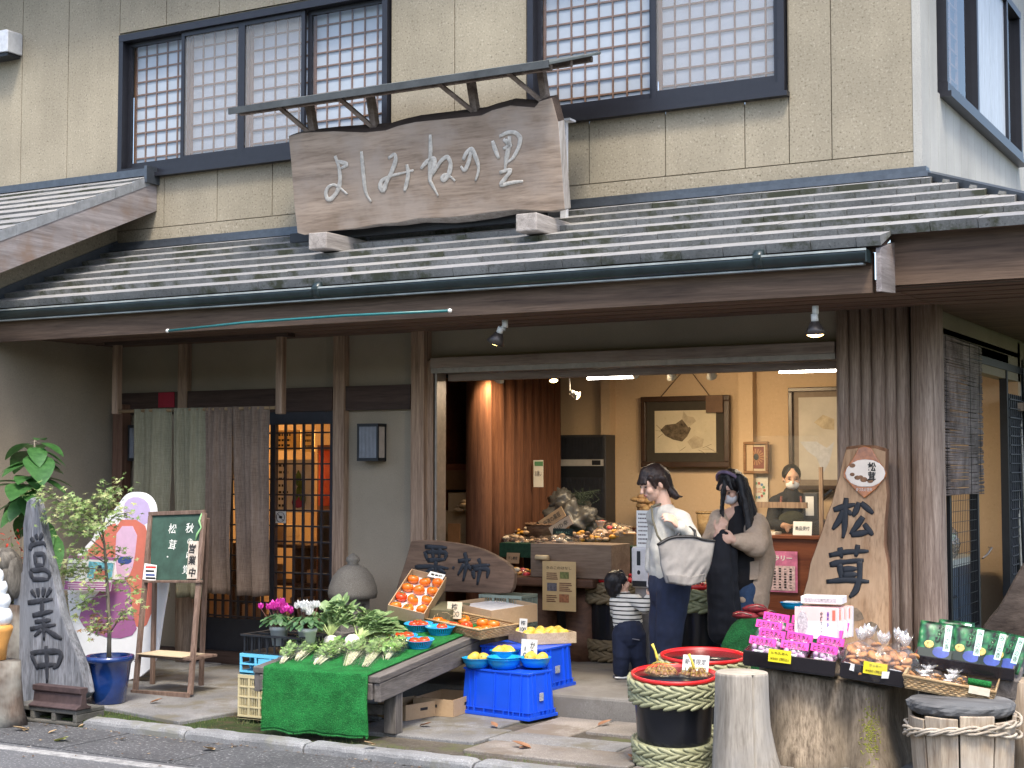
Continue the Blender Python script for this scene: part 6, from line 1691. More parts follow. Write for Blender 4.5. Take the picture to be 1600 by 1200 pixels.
def tag_on(label,M,x0,x1,z0,z1,body,mat,col=None):
    t=thing('price_tag',label,'price tag',M@V(((x0+x1)/2,0,z0)),world=True)
    q=MB();q.box((x0,-.006,z0),(x1,-.003,z1),M=M);q.build('card',mat,t);R3=M.to_3x3()
    for i,(s,w_,hh)in enumerate(body):text(s,.1,col or M_TEXT,t,M@V(((x0+x1)/2,-.0065,z1-(z1-z0)*(i+.55)/(len(body)+.1))),R3@V((1,0,0)),R3@V((0,0,1)),0,.01,fit=(w_*(x1-x0),hh*(z1-z0)))
M_YTAG=plain('yellow price tag',(.75,.66,.02),.6,0,.04)
tag_on('yellow price tag on the tray of pink topped sweets',M1,L1*.28,L1*.28+.125,.045,.115,[('とち久あん',.75,.2),('¥500 (税込)',.8,.26)],M_YTAG,plain('brown ink',(.15,.1,.0),.7,0,0))
tag_on('yellow price tag on the tray of cookie bags',M2,L2*.36,L2*.36+.125,.05,.115,[('クッキー',.5,.2),('¥480 (税込)',.8,.26)],M_YTAG,plain('brown ink',(.15,.1,.0),.7,0,0))
M_PINK=plain('hot pink header paper',(.72,.06,.36),.55,0,.06,30);M_LILAC=plain('lilac sweets',(.45,.28,.42),.6,0,.35,60)
M_CLEAR=film('packet film',(.99,.98,.99),.0,.1,.03,.5)
rp=random.Random(8)
def place_on(M,x,y,z,rz,rx):return M@Matrix.Translation(V((x,y,z)))@Matrix.Rotation(rz,4,'Z')@Matrix.Rotation(rx,4,'X')
def pink_packet():
    t=thing('sweet_packet','x y z w','packet')
    q=MB()
    for k in range(22):q.ball((rp.uniform(-.038,.038),rp.uniform(-.012,.012),rp.uniform(.012,.06)),.011,7,5)
    q.build('sweets',M_LILAC,t)
    q=MB();q.ball((0,0,.04),(.055,.024,.046),16,10,nz=.15,nf=4);q.build('bag',M_CLEAR,t)
    q=MB();q.box((-.056,-.003,.07),(.056,.003,.102));q.build('header',M_PINK,t)
    text('とち久あん',.028,M_TEXT,t,(0,-.0034,.084),(1,0,0),(0,0,1),.012,.004,fit=(.092,.024),warp=.05)
    q=MB();q.box((-.018,-.0262,.02),(.018,-.0252,.045));q.build('sticker',M_WCARD,t);text('栃',.02,M_TEXT,t,(0,-.0266,.033),(1,0,0),(0,0,1),.01,.003)
    return t
pk=pink_packet();first=True
for r_ in range(4):
    for c_ in range(3):
        o=pk if first else dup(pk);first=False
        x=L1*(c_+.5)/3.0+rp.uniform(-.012,.012)+.02*(r_%2);y=.06+r_*.08;
        o.matrix_world=place_on(M1,x,y,.016+r_*.03,rp.uniform(-.12,.12)-.15,-.35+rp.uniform(-.1,.1))@Matrix.Scale(1.38,4)
        tag(o,'pink headed packet of sweets, %s row from the front, %s from the left'%(ords[r_],ords[c_]),'packet','pink headed sweet packets')
M_PBOX=plain('pale pink box card',(.68,.44,.42),.5,0,.08,8);M_WBOX=plain('white box card',(.74,.72,.74),.5,0,.05)
def cracker_box(label,M,first_=False,sx=.15,sy=.05,h=.115):
    t=thing('cracker_box',label,'box',M.translation,0,'pink cracker boxes',world=True);R3=M.to_3x3()
    q=MB();q.box((0,0,0),(sx,sy,h),M=M);q.build('carton',[M_PBOX],t,bevel=.002)
    q=MB();q.box((.004,-.0012,.003),(sx-.004,-.0002,h*.55),M=M);q.box((sx+.0002,.004,.004),(sx+.0012,sy-.004,h-.004),M=M);q.build('print',M_WBOX,t)
    q=MB();q.ball(M@V((.045,-.0012,h*.48)),(.032,.0006,h*.40),14,8,M=R3);q.ball(M@V((.045,-.0016,h*.72)),(.013,.0006,.016),10,6,M=R3);q.ball(M@V((.045,-.0016,h*.4)),(.024,.0006,.026),10,6,M=R3);q.build('picture',plain('grey print',(.42,.38,.4),.6,0,.4,90),t)
    text('守\n護\nせ\nん\nべ\nい',.02,M_TEXT,t,M@V((sx*.63,-.0016,h*.44)),R3@V((1,0,0)),R3@V((0,0,1)),.02,.004,fit=(.014,h*.82))
    text('善\n峯\n寺',.02,plain('purple ink',(.12,.04,.3),.7,0,0),t,M@V((sx*.78,-.0016,h*.62)),R3@V((1,0,0)),R3@V((0,0,1)),.02,.004,fit=(.014,h*.5))
    q=MB();q.box((sx*.88,-.0016,h*.6),(sx*.95,-.0006,h*.92),M=M);q.build('seal',plain('red seal print',(.6,.12,.08),.6),t)
    return t
pb0=PPL(1241,997,M1@V((0,.2,0)),M1.to_3x3()@V((0,1,0)));PBA=R(6)
for i,(dx,dy,lab)in enumerate(((0,0,'front pink and white box of crackers standing in the lacquer tray'),(.012,.058,'second pink cracker box from the front'),(.02,.116,'third pink cracker box from the front'),(.03,.174,'rearmost pink cracker box in the row'))):
    kM=Matrix.Translation(pb0+V((dx,dy,0)))@Matrix.Rotation(PBA,4,'Z')@Matrix.Rotation(-.1,4,'X');cracker_box(lab,kM,sx=.24,h=.175)
kM=Matrix.Translation(pb0+V((.02,.06,.19)))@Matrix.Rotation(PBA,4,'Z');q=MB();q.box((0,0,0),(.23,.15,.04),M=kM);o=q.build('cracker_box',M_WBOX,bevel=.002);tag(o,'white cracker box with grey print lying on top of the pink ones','box','pink cracker boxes')
q=MB();q.box((.03,.02,.0405),(.2,.13,.0412),M=kM);q.box((.02,-.001,.008),(.2,-.0002,.03),M=kM);q.build('print',plain('grey print',(.4,.4,.4)),o)
M_COOK=plain('brown baked cookie',(.42,.19,.06),.7,0,.3,40,bump=.3);M_TIE=film('bunched cellophane',(1,1,1),.22,.1,.2,1.0)
def cookie_bag():
    t=thing('cookie_bag','x y z w','bag')
    for k in range(15):
        q=MB();a=k*.9;q.lathe([(.001,0),(.017,.001),(.019,.006),(.015,.012),(.001,.014)],14,(rp.uniform(-.033,.033),rp.uniform(-.03,.03),.008+k*.0055),axis=Matrix.Rotation(rp.uniform(-.9,.9),3,'X')@Matrix.Rotation(rp.uniform(-.5,.5),3,'Y'));q.build('cookie',M_COOK,t)
    q=MB();q.lathe([(.05,.0),(.06,.03),(.058,.07),(.04,.1),(.012,.118),(.008,.122)],20,wob=lambda a,z:.12*math.sin(5*a+z*30)*(1 if z<.11 else .3));q.build('bag',M_CLEAR,t,fix=False)
    q=MB()
    for k in range(11):
        a=k*.571;d=V((math.cos(a)*.55,math.sin(a)*.55,1)).normalized();leaf_blade(q,V((0,0,.12)),V((0,0,.12))+d*rp.uniform(.04,.06),.012,up=V((math.cos(a),math.sin(a),0)),n=4,sag=0)
    q.build('tie',M_TIE,t,fix=False)
    q=MB();q.box((-.02,-.0605,.02),(.02,-.0595,.045));q.build('label',M_WCARD,t)
    return t
cb=cookie_bag();first=True
for x,y,lab in((.08,.09,'cellophane bag of cookies at the front left of its tray'),(.2,.08,'cellophane bag of cookies in the front middle of its tray'),(.31,.1,'cellophane bag of cookies at the front right of its tray'),(.11,.2,'cellophane bag of cookies at the back left of its tray'),(.27,.22,'cellophane bag of cookies at the back right of its tray')):
    o=cb if first else dup(cb);first=False
    o.matrix_world=place_on(M2,x,y,.016,rp.uniform(-.6,.6),rp.uniform(-.15,.1));o.scale=(1.6,1.6,1.5);tag(o,lab,'bag','cellophane cookie bags')
# ------------------------------------------------------------------ staved bucket, slab, rope, bamboo basket
wK=7.66;kz_=.50
kc=PD(1503,1104,wK+.12);kr=82*wK/FPX
t=thing('wooden_bucket','staved wooden bucket bound with twisted vines at the lower right','bucket',(kc.x,kc.y,0.0))
M_STAVE=wood('pale split stave',(.22,.16,.11),(.5,.42,.32),'z',4,16,.85,.4,(.4,.36,.31))
n=9
for k in range(n):
    a0,a1=2*math.pi*k/n,2*math.pi*(k+.95)/n;q=MB();zt=kz_-.06+.02*math.sin(k*2.1)
    vs=[]
    for z,s_ in((0,.9),(.25,.96),(zt,1.02)):
        for rr in(kr*s_-.022,kr*s_):
            for a in(a0,(a0+a1)/2,a1):vs.append(V((rr*math.cos(a),rr*math.sin(a),z)))
    fs=[]
    for l in(0,6):fs+=[(l+3,l+4,l+10,l+9),(l+4,l+5,l+11,l+10),(l,l+6,l+7,l+1),(l+1,l+7,l+8,l+2),(l,l+3,l+9,l+6),(l+2,l+8,l+11,l+5)]
    fs+=[(12,15,16,13),(13,16,17,14)]
    q.add(vs,fs);q.build('stave',M_STAVE,t,bevel=.004)
M_VINE=wood('twisted grey vine',(.26,.22,.17),(.52,.46,.38),'x',9,3,.8,.4)
for zc,tilt,ph,m_ in((kz_-.09,.16,0.4,2),(kz_-.15,.05,2.4,2)):
    for s_ in range(m_):
        q=MB();pts=[]
        for k in range(73):
            a=2*math.pi*k/72;tw=a*9+s_*2*math.pi/m_;rr=kr*1.035+.013*math.cos(tw)+.006;pts.append(V((rr*math.cos(a),rr*math.sin(a),zc+.010*math.sin(tw)+tilt*kr*math.sin(a+ph)-.02*math.sin(2*a+1))))
        q.tube(pts,.0072,7,cap=False);q.build('vine',M_VINE,t)
q=MB();q.lathe([(.6,-.012),(.9,-.004),(.97,.012),(1.0,.03),(1.0,.048),(.96,.062),(.9,.064),(.6,.062),(.3,.063),(.001,.062)],52,smooth=False,wob=lambda a,z:.08*mnoise.noise(V((math.cos(a)*1.4,math.sin(a)*1.4,1)))+(.055*mnoise.noise(V((math.cos(a)*9,math.sin(a)*9,z*30)))if z<.061 else .012*mnoise.noise(V((a*3,z,2)))))
q.v=[V((v.x*kr*1.0,v.y*kr*.95,v.z))for v in q.v]
tag(q.build('wood_slab',wood('charred grey slab',(.03,.03,.032),(.2,.2,.2),'x',4,6,.85,.9,(.11,.115,.12)),loc=(kc.x,kc.y,kz_-.058)),'rough grey wooden slab lying across the staved bucket','slab')
zb3=kz_+.016
BM,BL=tray_M((1414,1075),(1549,1101),zb3+.02)
basket('bamboo_tray','rectangular woven bamboo tray of snack bags on the grey slab','tray',BM,BL,.30,.07,None,.012)
M_SNACK=plain('golden brown crackers',(.42,.22,.07),.6,0,.35,50)
def snack_bag(label,x,y,s_):
    kM=place_on(BM,x,y,.01,rp.uniform(-.5,.5),0);t=thing('snack_bag',label,'bag',kM.translation,0,'clear bags of crackers in the bamboo tray')
    t.rotation_euler=(0,0,rp.uniform(-.6,.6))
    q=MB()
    for k in range(34):q.ball((rp.gauss(0,.028)*s_,rp.gauss(0,.022)*s_,abs(rp.gauss(.02,.012))),(.018,.006,.006),7,5,M=Matrix.Rotation(rp.uniform(0,3),3,'Z'))
    q.build('crackers',M_SNACK,t);q=MB();q.ball((0,0,.03),(.068*s_,.052*s_,.036),18,10,nz=.3,nf=4);q.build('bag',M_CLEAR,t)
    q=MB()
    for k in range(8):
        a=k*.8;leaf_blade(q,V((0,.01,.05)),V((.05*math.cos(a),.03+.03*math.sin(a),.085)),.014,n=4,sag=0)
    q.build('tie',M_TIE,t,fix=False);q=MB();q.box((-.02,-.03,.058),(.022,-.002,.0595));q.build('label',M_WCARD,t)
snack_bag('clear bag of crackers at the left front of the bamboo tray',.09,.08,1.0);snack_bag('clear bag of crackers in the middle front of the bamboo tray',.22,.07,1.0);snack_bag('clear bag of crackers at the left back of the bamboo tray',.1,.2,1.05);snack_bag('clear bag of crackers in the middle back of the bamboo tray',.23,.2,1.0)
q=MB();q.tube([BM@V((.30,.16,.06)),BM@V((BL-.02,.17,.06))],.018,12);tag(q.build('turf_roll',M_TURF),'rolled strip of green turf at the right of the bamboo tray','mat')
q=MB();q.box((.31,.035,.03),(BL-.025,.13,.045),M=BM);o=q.build('pickle_pack',plain('olive pickles',(.2,.22,.04),.35,0,.5,60),bevel=.004);tag(o,'flat pack of olive green pickles in the bamboo tray','packet');q=MB();q.box((.35,.04,.0455),(.42,.085,.0465),M=BM);q.build('label',M_WCARD,o)
t=thing('price_tag','cream price tag clipped to the front of the bamboo tray','price tag',BM@V((.35,0,.05)),world=True);q=MB();q.box((.32,-.026,.045),(.425,-.023,.085),M=BM);q.build('card',plain('cream tag',(.7,.64,.5),.6),t)
zt3=.585
M3,L3=tray_M((1424,1042),(1584,1066),zt3+.03)
tray('black and red lacquer tray of green packets at the right',M3,L3,.36,.07)
q=MB();q.box((.02,.03,-.1),(L3+.03,.38,-.001),M=M3);p_=M3@V((.1,.2,-.1))
for u in(.06,L3-.02):
    for v in(.07,.34):c_=M3@V((u,v,0));q.box((c_.x-.025,c_.y-.025,0),(c_.x+.025,c_.y+.025,p_.z))
tag(q.build('stool',M_BENCH,bevel=.004),'dark wooden stool under the tray of green packets','stool')
m_,nt,b=new_mat('green leaf print');mp=mapping(nt,(1,1,.7));vo=nt.nodes.new('ShaderNodeTexVoronoi');vo.inputs['Scale'].default_value=42;nt.links.new(mp.outputs[0],vo.inputs['Vector']);r=ramp(nt,[(.0,(.35,.5,.3)),(.2,(.05,.26,.09)),(.5,(.02,.12,.05)),(.75,(.005,.012,.008))]);nt.links.new(vo.outputs['Distance'],r.inputs[0]);n=tex_noise(nt,mp,25,3)
r2=ramp(nt,[(.4,(.35,.4,.4)),(.6,(1.0,1.0,1.0))]);nt.links.new(n.outputs['Fac'],r2.inputs[0]);nt.links.new(mixc(nt,1,r.outputs[0],r2.outputs[0],'MULTIPLY'),b.inputs['Base Color']);b.inputs['Roughness'].default_value=.35;vo.inputs['Scale'].default_value=26;M_GPK=m_;M_BPK=plain('deep blue print',(.05,.08,.3),.35,0,.3,20);M_DPK=plain('black green print',(.01,.02,.012),.35);M_LGP=plain('pale mint print',(.45,.66,.55),.5)
def green_packet():
    t=thing('green_packet','x y z w','packet')
    q=MB()
    def fn(a,b):
        x=(a-.5)*.17;z=b*.19;e=min(a,1-a,b,1-b);return V((x,-.012*min(1,e*6)-.003*mnoise.noise(V((a*4,b*4,0))),z))
    q.grid(fn,10,12);q.build('pouch',M_GPK,t,thick=.006)
    q=MB();q.box((-.082,-.019,.006),(.082,-.0182,.05));q.build('lower_print',M_DPK,t)
    q=MB();q.ball((.03,-.0185,.035),(.045,.0012,.03),16,8);q.build('blue_print',M_BPK,t)
    q=MB();q.ball((-.03,-.0186,.07),(.024,.0012,.02),12,8);q.build('picture',plain('yellow print',(.55,.42,.12),.5,0,.5,60),t)
    q=MB();q.box((.038,-.02,.045),(.07,-.0192,.178));sp_=q.build('title_strip',M_LGP,t);text('谷\n川\nの\n香',.02,M_TEXT,sp_,(.054,-.0205,.112),(1,0,0),(0,0,1),.0,.003,fit=(.022,.115))
    for i,ch in enumerate('わさび'):text(ch,.03,M_TEXT,t,(.02-.005*i,-.0205,.165-i*.032),(1,0,0),(0,0,1),.03,.003,warp=.06)
    return t
gp_=green_packet();first=True
for i,(x,y,rz)in enumerate(((.10,.16,.0),(.26,.17,-.12),(.37,.15,-.28),(.46,.13,-.42),(.2,.27,.1))):
    o=gp_ if first else dup(gp_);first=False
    o.matrix_world=place_on(M3,x,y,.02,rz,-.5)@Matrix.Scale(1.12,4);tag(o,('leftmost green leaf printed packet in the right hand tray','second green packet from the left, upright title strip','third green packet from the left, tilted to the right','rightmost green packet, tilted most','green packet half hidden behind the second one')[i],'packet','green packets in the right hand tray')
p=PD(1612,1062,8.1)
q=MB();q.lathe([(.125,0),(.12,.3),(.115,p.z-.01),(.105,p.z),(.001,p.z+.002)],28,wob=lambda a,z:.03*math.sin(3*a));tag(q.build('log_post',M_STAVE,loc=(p.x,p.y,0)),'pale log post cut off by the right edge','log')
p0=PD(1520,1000,9.6);pz=p0.z
q=MB();q.box((p0.x-.05,p0.y-.1,pz-.04),(p0.x+1.1,p0.y+.55,pz))
for x in(p0.x+.02,p0.x+.9):
    for y in(p0.y-.05,p0.y+.45):q.box((x,y,.06),(x+.07,y+.07,pz-.041))
tag(q.build('plank_shelf',wood('pale brown plank',(.14,.1,.07),(.3,.23,.17),'x',3,12,.8,.3),bevel=.004),'low plank shelf along the side of the shop','shelf')
q=MB();Yd=p0.y+.15;prof=[(1530,987),(1545,965),(1560,948),(1572,928),(1584,905),(1596,884),(1612,862),(1640,850),(1665,900),(1670,960),(1660,1000),(1600,1000),(1560,996)]
pts=outline(prof,Yd);cxx=sum(a for a,b in pts)/len(pts);czx=sum(b for a,b in pts)/len(pts)
q.prism([((a-cxx)*.88+cxx,(b-czx)*.9+czx-.01)for a,b in pts],Yd-.09,Yd,None,0,pts);q.prism(pts,Yd+.0005,Yd+.16)
tag(q.build('driftwood',wood('dark gnarled driftwood',(.03,.022,.018),(.14,.11,.09),'x',6,3,.9,.9),bevel=.012),'dark gnarled driftwood lump on the plank shelf at the right','driftwood')
# ------------------------------------------------------------------ 松茸 board
LN=R(5);MN=V((0,-math.cos(LN),math.sin(LN)));M0=PY(1340,1000,9.62)
def MP(px,py):return PPL(px,py,M0,MN)
MU=V((0,math.sin(LN),math.cos(LN)))
ol=[(1323,698),(1345,695),(1370,696),(1386,701),(1385,740),(1388,772),(1384,815),(1383,850),(1389,880),(1391,930),(1391,990),(1390,1060),(1236,1060),(1240,1000),(1250,950),(1256,925),(1262,905),(1266,880),(1275,855),(1284,830),(1292,805),(1300,785),(1306,762),(1313,740),(1318,715)]
t=thing('standing_board','tall tapering wooden board painted 松茸 leaning on the log columns','wooden sign',MP(1320,1060),world=True)
P_=[MP(*p)for p in ol];n_=len(P_);cen=MP(1330,900)
q=MB();F_=[cen+(p-cen)*.975+MN*.012 if i not in(11,12)else p+MN*.012 for i,p in enumerate(P_)]
B_=[p-MN*.045 for p in P_]
q.add(F_+P_+B_,[tuple(range(n_)),tuple(range(2*n_,3*n_))[::-1]],0)
for i in range(n_):
    j=(i+1)%n_;q.f.append([i,j,n_+j,n_+i]);q.m.append(1);q.s.append(False);q.f.append([n_+i,n_+j,2*n_+j,2*n_+i]);q.m.append(1);q.s.append(False)
M_MATSU=wood('honey brown board with swirling grain',(.26,.15,.08),(.52,.36,.23),'z',4.5,5,.75,.3,(.43,.295,.19),.75);
q.build('board',[M_MATSU,wood('reddish board edge',(.13,.06,.03),(.26,.14,.08),'z',6,8)],t)
def mtext(s,x0,y0,x1,y1,mat,bold=.05,lift=.0135):
    a,b=MP(x0,y1),MP(x1,y0);return text(s,.1,mat,t,(a+b)/2+MN*lift,(1,0,0),MU,bold,.008,fit=((b-a).x,(b-a).length*abs((b-a).normalized().dot(MU))),warp=.05)
M_BRUSH=plain('black brush ink',(.012,.016,.024),.6,0,.2,20)
zm_=lambda x,y:MP(1180+x/3.81,680+y/3.81)
q=MB();brush(q,[[(470,446),(520,430),(600,412)],[(546,374),(538,470),(536,560),(526,614)],[(532,448),(502,512),(464,562)],[(552,452),(580,474)],[(622,400),(604,450),(586,486)],[(634,404),(672,436),(706,468)],
                [(646,486),(606,545),(568,590)],[(574,594),(640,584),(690,572)],[(652,528),(680,566),(704,596)]],zm_,MN,.0205,.016);q.build('lettering',M_BRUSH,t)
q=MB();brush(q,[[(444,716),(550,694),(680,690)],[(508,668),(520,734)],[(616,652),(602,724)],[(448,772),(520,756),(650,744)],[(506,762),(520,866)],[(626,746),(628,850),(604,926),(566,966)],[(522,800),(612,794)],[(522,834),(612,828)],
                [(428,872),(550,860),(682,872)]],zm_,MN,.0205,.016);q.build('lettering',M_BRUSH,t)
M_MUSH=plain('faded grey brown paint',(.17,.125,.085),.8,0,.35,30)
def mfield(pts,mat,lift):
    a=[MP(*p)+MN*lift for p in pts];q=MB();q.add(a+[p-MN*.002 for p in a],[tuple(range(len(a)))]+[(i,(i+1)%len(a),len(a)+(i+1)%len(a),len(a)+i)for i in range(len(a))]);q.build('painted_mushroom',mat,t)
mfield([(1318,968),(1322,955),(1330,949),(1340,950),(1347,957),(1351,967),(1340,970),(1328,971)],M_MUSH,.0140);mfield([(1326,971),(1338,971),(1330,992),(1318,990)],plain('pale paint',(.3,.22,.15),.8),.0142)
mfield([(1349,983),(1353,974),(1362,971),(1371,975),(1377,985),(1364,988)],M_MUSH,.0144);mfield([(1369,987),(1375,987),(1371,1000),(1366,1000)],plain('pale paint',(.3,.22,.15),.8),.0146)
t2=thing('mushroom_pack','orange brown diamond shaped pack with a white oval hung on the 松茸 board','packet',MP(1355,775),world=True)
dp=[(1353,697),(1363,700),(1372,716),(1387,738),(1386,745),(1370,765),(1352,779),(1338,766),(1320,746),(1320,738),(1335,716),(1343,700)]
a=[MP(*p)+MN*.03 for p in dp];b=[MP(*p)+MN*.016 for p in dp];n_=len(dp);q=MB();q.add(a+b,[tuple(range(n_)),tuple(range(n_,2*n_))[::-1]]+[(i,(i+1)%n_,n_+(i+1)%n_,n_+i)for i in range(n_)]);q.build('pouch',plain('glossy orange brown film',(.38,.13,.035),.2,0,.3,25,coat=.5),t2,bevel=.005)
R3=Matrix(((1,0,0),tuple(-MN),tuple(MU))).transposed()
kk=depth(M0)/FPX
q=MB();q.ball(MP(1354,740)+MN*.031,(32*kk,.003,22*kk),30,8,M=R3);q.build('oval_label',plain('white oval print',(.74,.68,.62),.5,0,.05),t2)
t=t2;mtext('松\n茸',1358,723,1371,752,M_TEXT,.03,.035)
rq=random.Random(6);q=MB()
for x,y,s_ in((1334,728,5),(1334,742,4),(1342,747,5),(1352,750,6),(1347,746,4),(1362,752,5)):q.ball(MP(x,y)+MN*.034,(s_*kk,.001,s_*kk*.7),10,6,M=R3)
q.build('printed_mushrooms',plain('brown print',(.2,.1,.05),.6,0,.4,60),t2)
mtext('まつたけ昆布',1340,763,1365,768,plain('white print ink',(.7,.65,.6),.6,0,0),0,.0315)
# ------------------------------------------------------------------ turf covered stand behind the barrels
g0=PD(1112,990,9.75);g1=PD(1268,960,10.0);gz0=PD(1180,968,9.85).z
t=thing('turf_table','low stand covered with a dark green turf cloth behind the barrels','table',(g0.x+.4,g0.y+.2,.06),world=True)
q=MB()
def gt_fn(a,b):
    x=g0.x-.02+(g1.x-g0.x+.3)*a;y=g0.y+.45*b;e=min(1,min(a/.22,b/.35));z=.12+(gz0-.12)*math.sin(math.pi/2*max(0,e))**.6+.025*mnoise.noise(V((x*4,y*4,0)))+.05*max(0,a-.55);return V((x,y,z))
q.grid(gt_fn,34,20);q.build('cloth',turfmat('dark green turf',(.005,.055,.015),(.015,.14,.04)),t,thick=.01)
q=MB();q.box((g0.x+.15,g0.y+.2,.06),(g1.x+.2,g0.y+.42,gz0-.08));q.build('stand',M_BEAM,t)
M_PURSE=plain('dark red cloth',(.2,.012,.02),.7,0,.5,40,bump=.3)
for i,(px_,py_,w_,lab)in enumerate(((1165,963,.09,'crumpled red cloth purse at the left on the green stand'),(1180,952,.08,'dark red purse with a zip in the middle of the green stand'),(1196,960,.07,'small dark red purse at the right on the green stand'))):
    c=PD(px_,py_,9.85);q=MB();q.ball((0,0,.02),(w_,.06,.03),14,9,nz=.25,nf=3,seed=i*3);o=q.build('purse',M_PURSE,loc=c-V((0,0,.015)),rz=i*.5);tag(o,lab,'purse','red purses on the green stand');q=MB();q.tube([V((-w_*.7,-.05,.03)),V((0,-.06,.045)),V((w_*.7,-.05,.03))],.003,6);q.build('zip',M_ALU,o)
c=PD(1237,946,9.9);t=colander('dish','blue dish with papers on the green stand by the 松茸 board',c-V((0,0,.02)),.075,.04,I4,None,False);q=MB();q.box((c.x-.05,c.y-.03,c.z+.02),(c.x+.05,c.y+.04,c.z+.026));q.build('papers',M_WCARD,t)
# ================================================================== SIDE ENTRANCE, RIGHT
XS=XR-.02
def SX_(px,py):return PX(px,py,XS)
y0=10.3;y1=SX_(1521,700).y;y2=SX_(1570,700).y
ztop=SX_(1521,566).z
m=MB()
for y in(y1,y2):m.box((XS-.03,y-.025,.2),(XS+.03,y+.025,ztop+.0))
m.box((XS-.03,y0,ztop+.001),(XS+.03,y2+1.2,ztop+.06))
m.build('side_door_frame',M_BLACK,shop)
m=MB();m.box((XS-.05,y0,ztop+.062),(XS+.02,y2+.1,ztop+.13));m.build('side_lintel',M_POST,shop)
m=MB();m.box((XS-.02,10.25,.2),(XS+.0,y1-.03,.5));m.build('side_base',M_BLACK,shop)
t=thing('mesh_door','black wire mesh sliding door on the side of the shop','door',(XS,(y0+y1)/2,.5),world=True)
q=MB();zm1=SX_(1500,770).z
q.box((XS+.005,y0+.3,.5),(XS+.03,y0+.34,ztop-.01));q.box((XS+.005,y0+.341,.5),(XS+.03,y1-.03,.54));q.box((XS+.005,y0+.341,zm1),(XS+.03,y1-.03,zm1+.03));q.build('frame',M_BLACK,t)
q=MB();yy=y0+.35
while yy<y1-.03:q.box((XS+.015,yy,.541),(XS+.018,yy+.004,zm1));yy+=.055
zz=.56
while zz<zm1:q.box((XS+.0185,y0+.341,zz),(XS+.0215,y1-.03,zz+.004));zz+=.075
q.build('mesh',M_BLACK,t);q=MB();q.tube([V((XS+.035,y0+1.3,1.02)),V((XS+.06,y0+1.36,1.05)),V((XS+.06,y0+1.5,1.09)),V((XS+.035,y0+1.55,1.09))],.008,8);q.build('handle',M_ALU,t)
t=thing('reed_blind','rough grey reed blind hanging over the side door beside the log columns','blind',(XS+.1,y0+1.2,ztop),world=True)
zb5=SX_(1500,772).z;q=MB();rb=random.Random(12);zz=ztop+.10
ya=SX_(1470,700).y-.3;yb=SX_(1518,700).y
while zz>zb5:
    o=rb.uniform(-.02,.02);q.tube([V((XS+.08+rb.uniform(-.005,.005),ya,zz+rb.uniform(-.006,.006))),V((XS+.08,(ya+yb)/2,zz+rb.uniform(-.006,.006))),V((XS+.08+rb.uniform(-.004,.004),yb+o,zz+rb.uniform(-.006,.006)))],rb.uniform(.004,.007),5);zz-=.0082
q.build('reeds',wood('grey brown reeds',(.1,.075,.065),(.33,.27,.24),'z',12,1,.85,.2),t)
q=MB()
for y in(ya+.1,(ya+yb)/2+.2,yb-.12):q.tube([V((XS+.09,y,ztop+.1)),V((XS+.089,y,zb5))],.002,4)
q.build('cord',M_BLACK,t)
t=thing('lattice_panel','dark square lattice panel against the side wall at the right edge','lattice',(XS,y2+.6,.2),world=True)
q=MB();q.box((XS+.005,y2+.03,.2),(XS+.02,y2+1.6,2.3));q.build('back',M_NAVY,t)
q=MB();yy=y2+.04
while yy<y2+1.6:q.box((XS+.025,yy,.25),(XS+.035,yy+.012,2.3));yy+=.085
zz=.3
while zz<2.3:q.box((XS+.036,y2+.03,zz),(XS+.044,y2+1.6,zz+.01));zz+=.075
q.build('lattice',plain('dark grey lattice bars',(.06,.065,.075),.5),t)
t=thing('reed_screen','bundle of pale and dark reed screens leaning by the side door','screen',PD(1590,900,12.6),world=True)
q=MB();rb=random.Random(3)
for k in range(13):a=PD(1578+k*4.5,562,12.9);b=PD(1596+k*4.5,1010,12.3);q.tube([a,b],.011,6,k%2)
q.build('reeds',[M_BLACK,plain('pale reed',(.5,.48,.42),.7)],t);q=MB();q.bar(PD(1588,636,12.7),PD(1640,634,12.7),.05,.07);q.build('binding',M_POST2,t)
t=thing('counter','blue grey chilled counter inside the side entrance','counter',(-3.1,12.3,.2),world=True)
xa=-2.75;ztc=PX(1500,872,xa).z
q=MB();q.box((xa-.6,10.9,.25),(xa,13.0,ztc-.06));q.build('cabinet',plain('blue grey steel',(.09,.125,.17),.4,.3,.15,4),t,bevel=.006);q=MB();q.box((xa-.62,10.88,ztc-.059),(xa+.02,13.02,ztc));q.build('counter_top',plain('pale worktop',(.5,.53,.48),.4),t)
q=MB()
for y in(11.6,12.3):q.box((xa+.0005,y,.28),(xa+.003,y+.01,ztc-.07))
q.box((xa+.003,12.0,ztc-.3),(xa+.02,12.15,ztc-.28));q.build('door_gap',M_NAVY,t)
gb=random.Random(14)
M_GBAG=film('goods bag film',(.95,.96,.93),.08,.1,.2,.8)
for i in range(6):
    c=V((xa-.12-.25*(i%2),11.3+i*.26,ztc));t=thing('goods_bag','%s clear bag of mushrooms and vegetables from the door on the chilled counter'%ords[i],'bag',c,0,'bags on the chilled counter')
    q=MB()
    for k in range(16):q.ball((gb.uniform(-.09,.09),gb.uniform(-.09,.09),gb.uniform(.03,.2)),gb.uniform(.025,.045),9,6,mi=gb.choice((0,0,1)))
    q.build('goods',[plain('tan mushroom',(.4,.26,.12),.7,0,.3),plain('leafy green goods',(.2,.3,.07),.6,0,.3),],t);q=MB();q.ball((0,0,.12),(.13,.13,.14),16,10,nz=.25,nf=3,seed=i);q.build('bag',M_GBAG,t)
c=PX(1544,868,xa-.05);t=thing('plastic_tub','pale green plastic tub with a white bag over it on the chilled counter','tub',V((c.x-.15,c.y,ztc)),world=True)
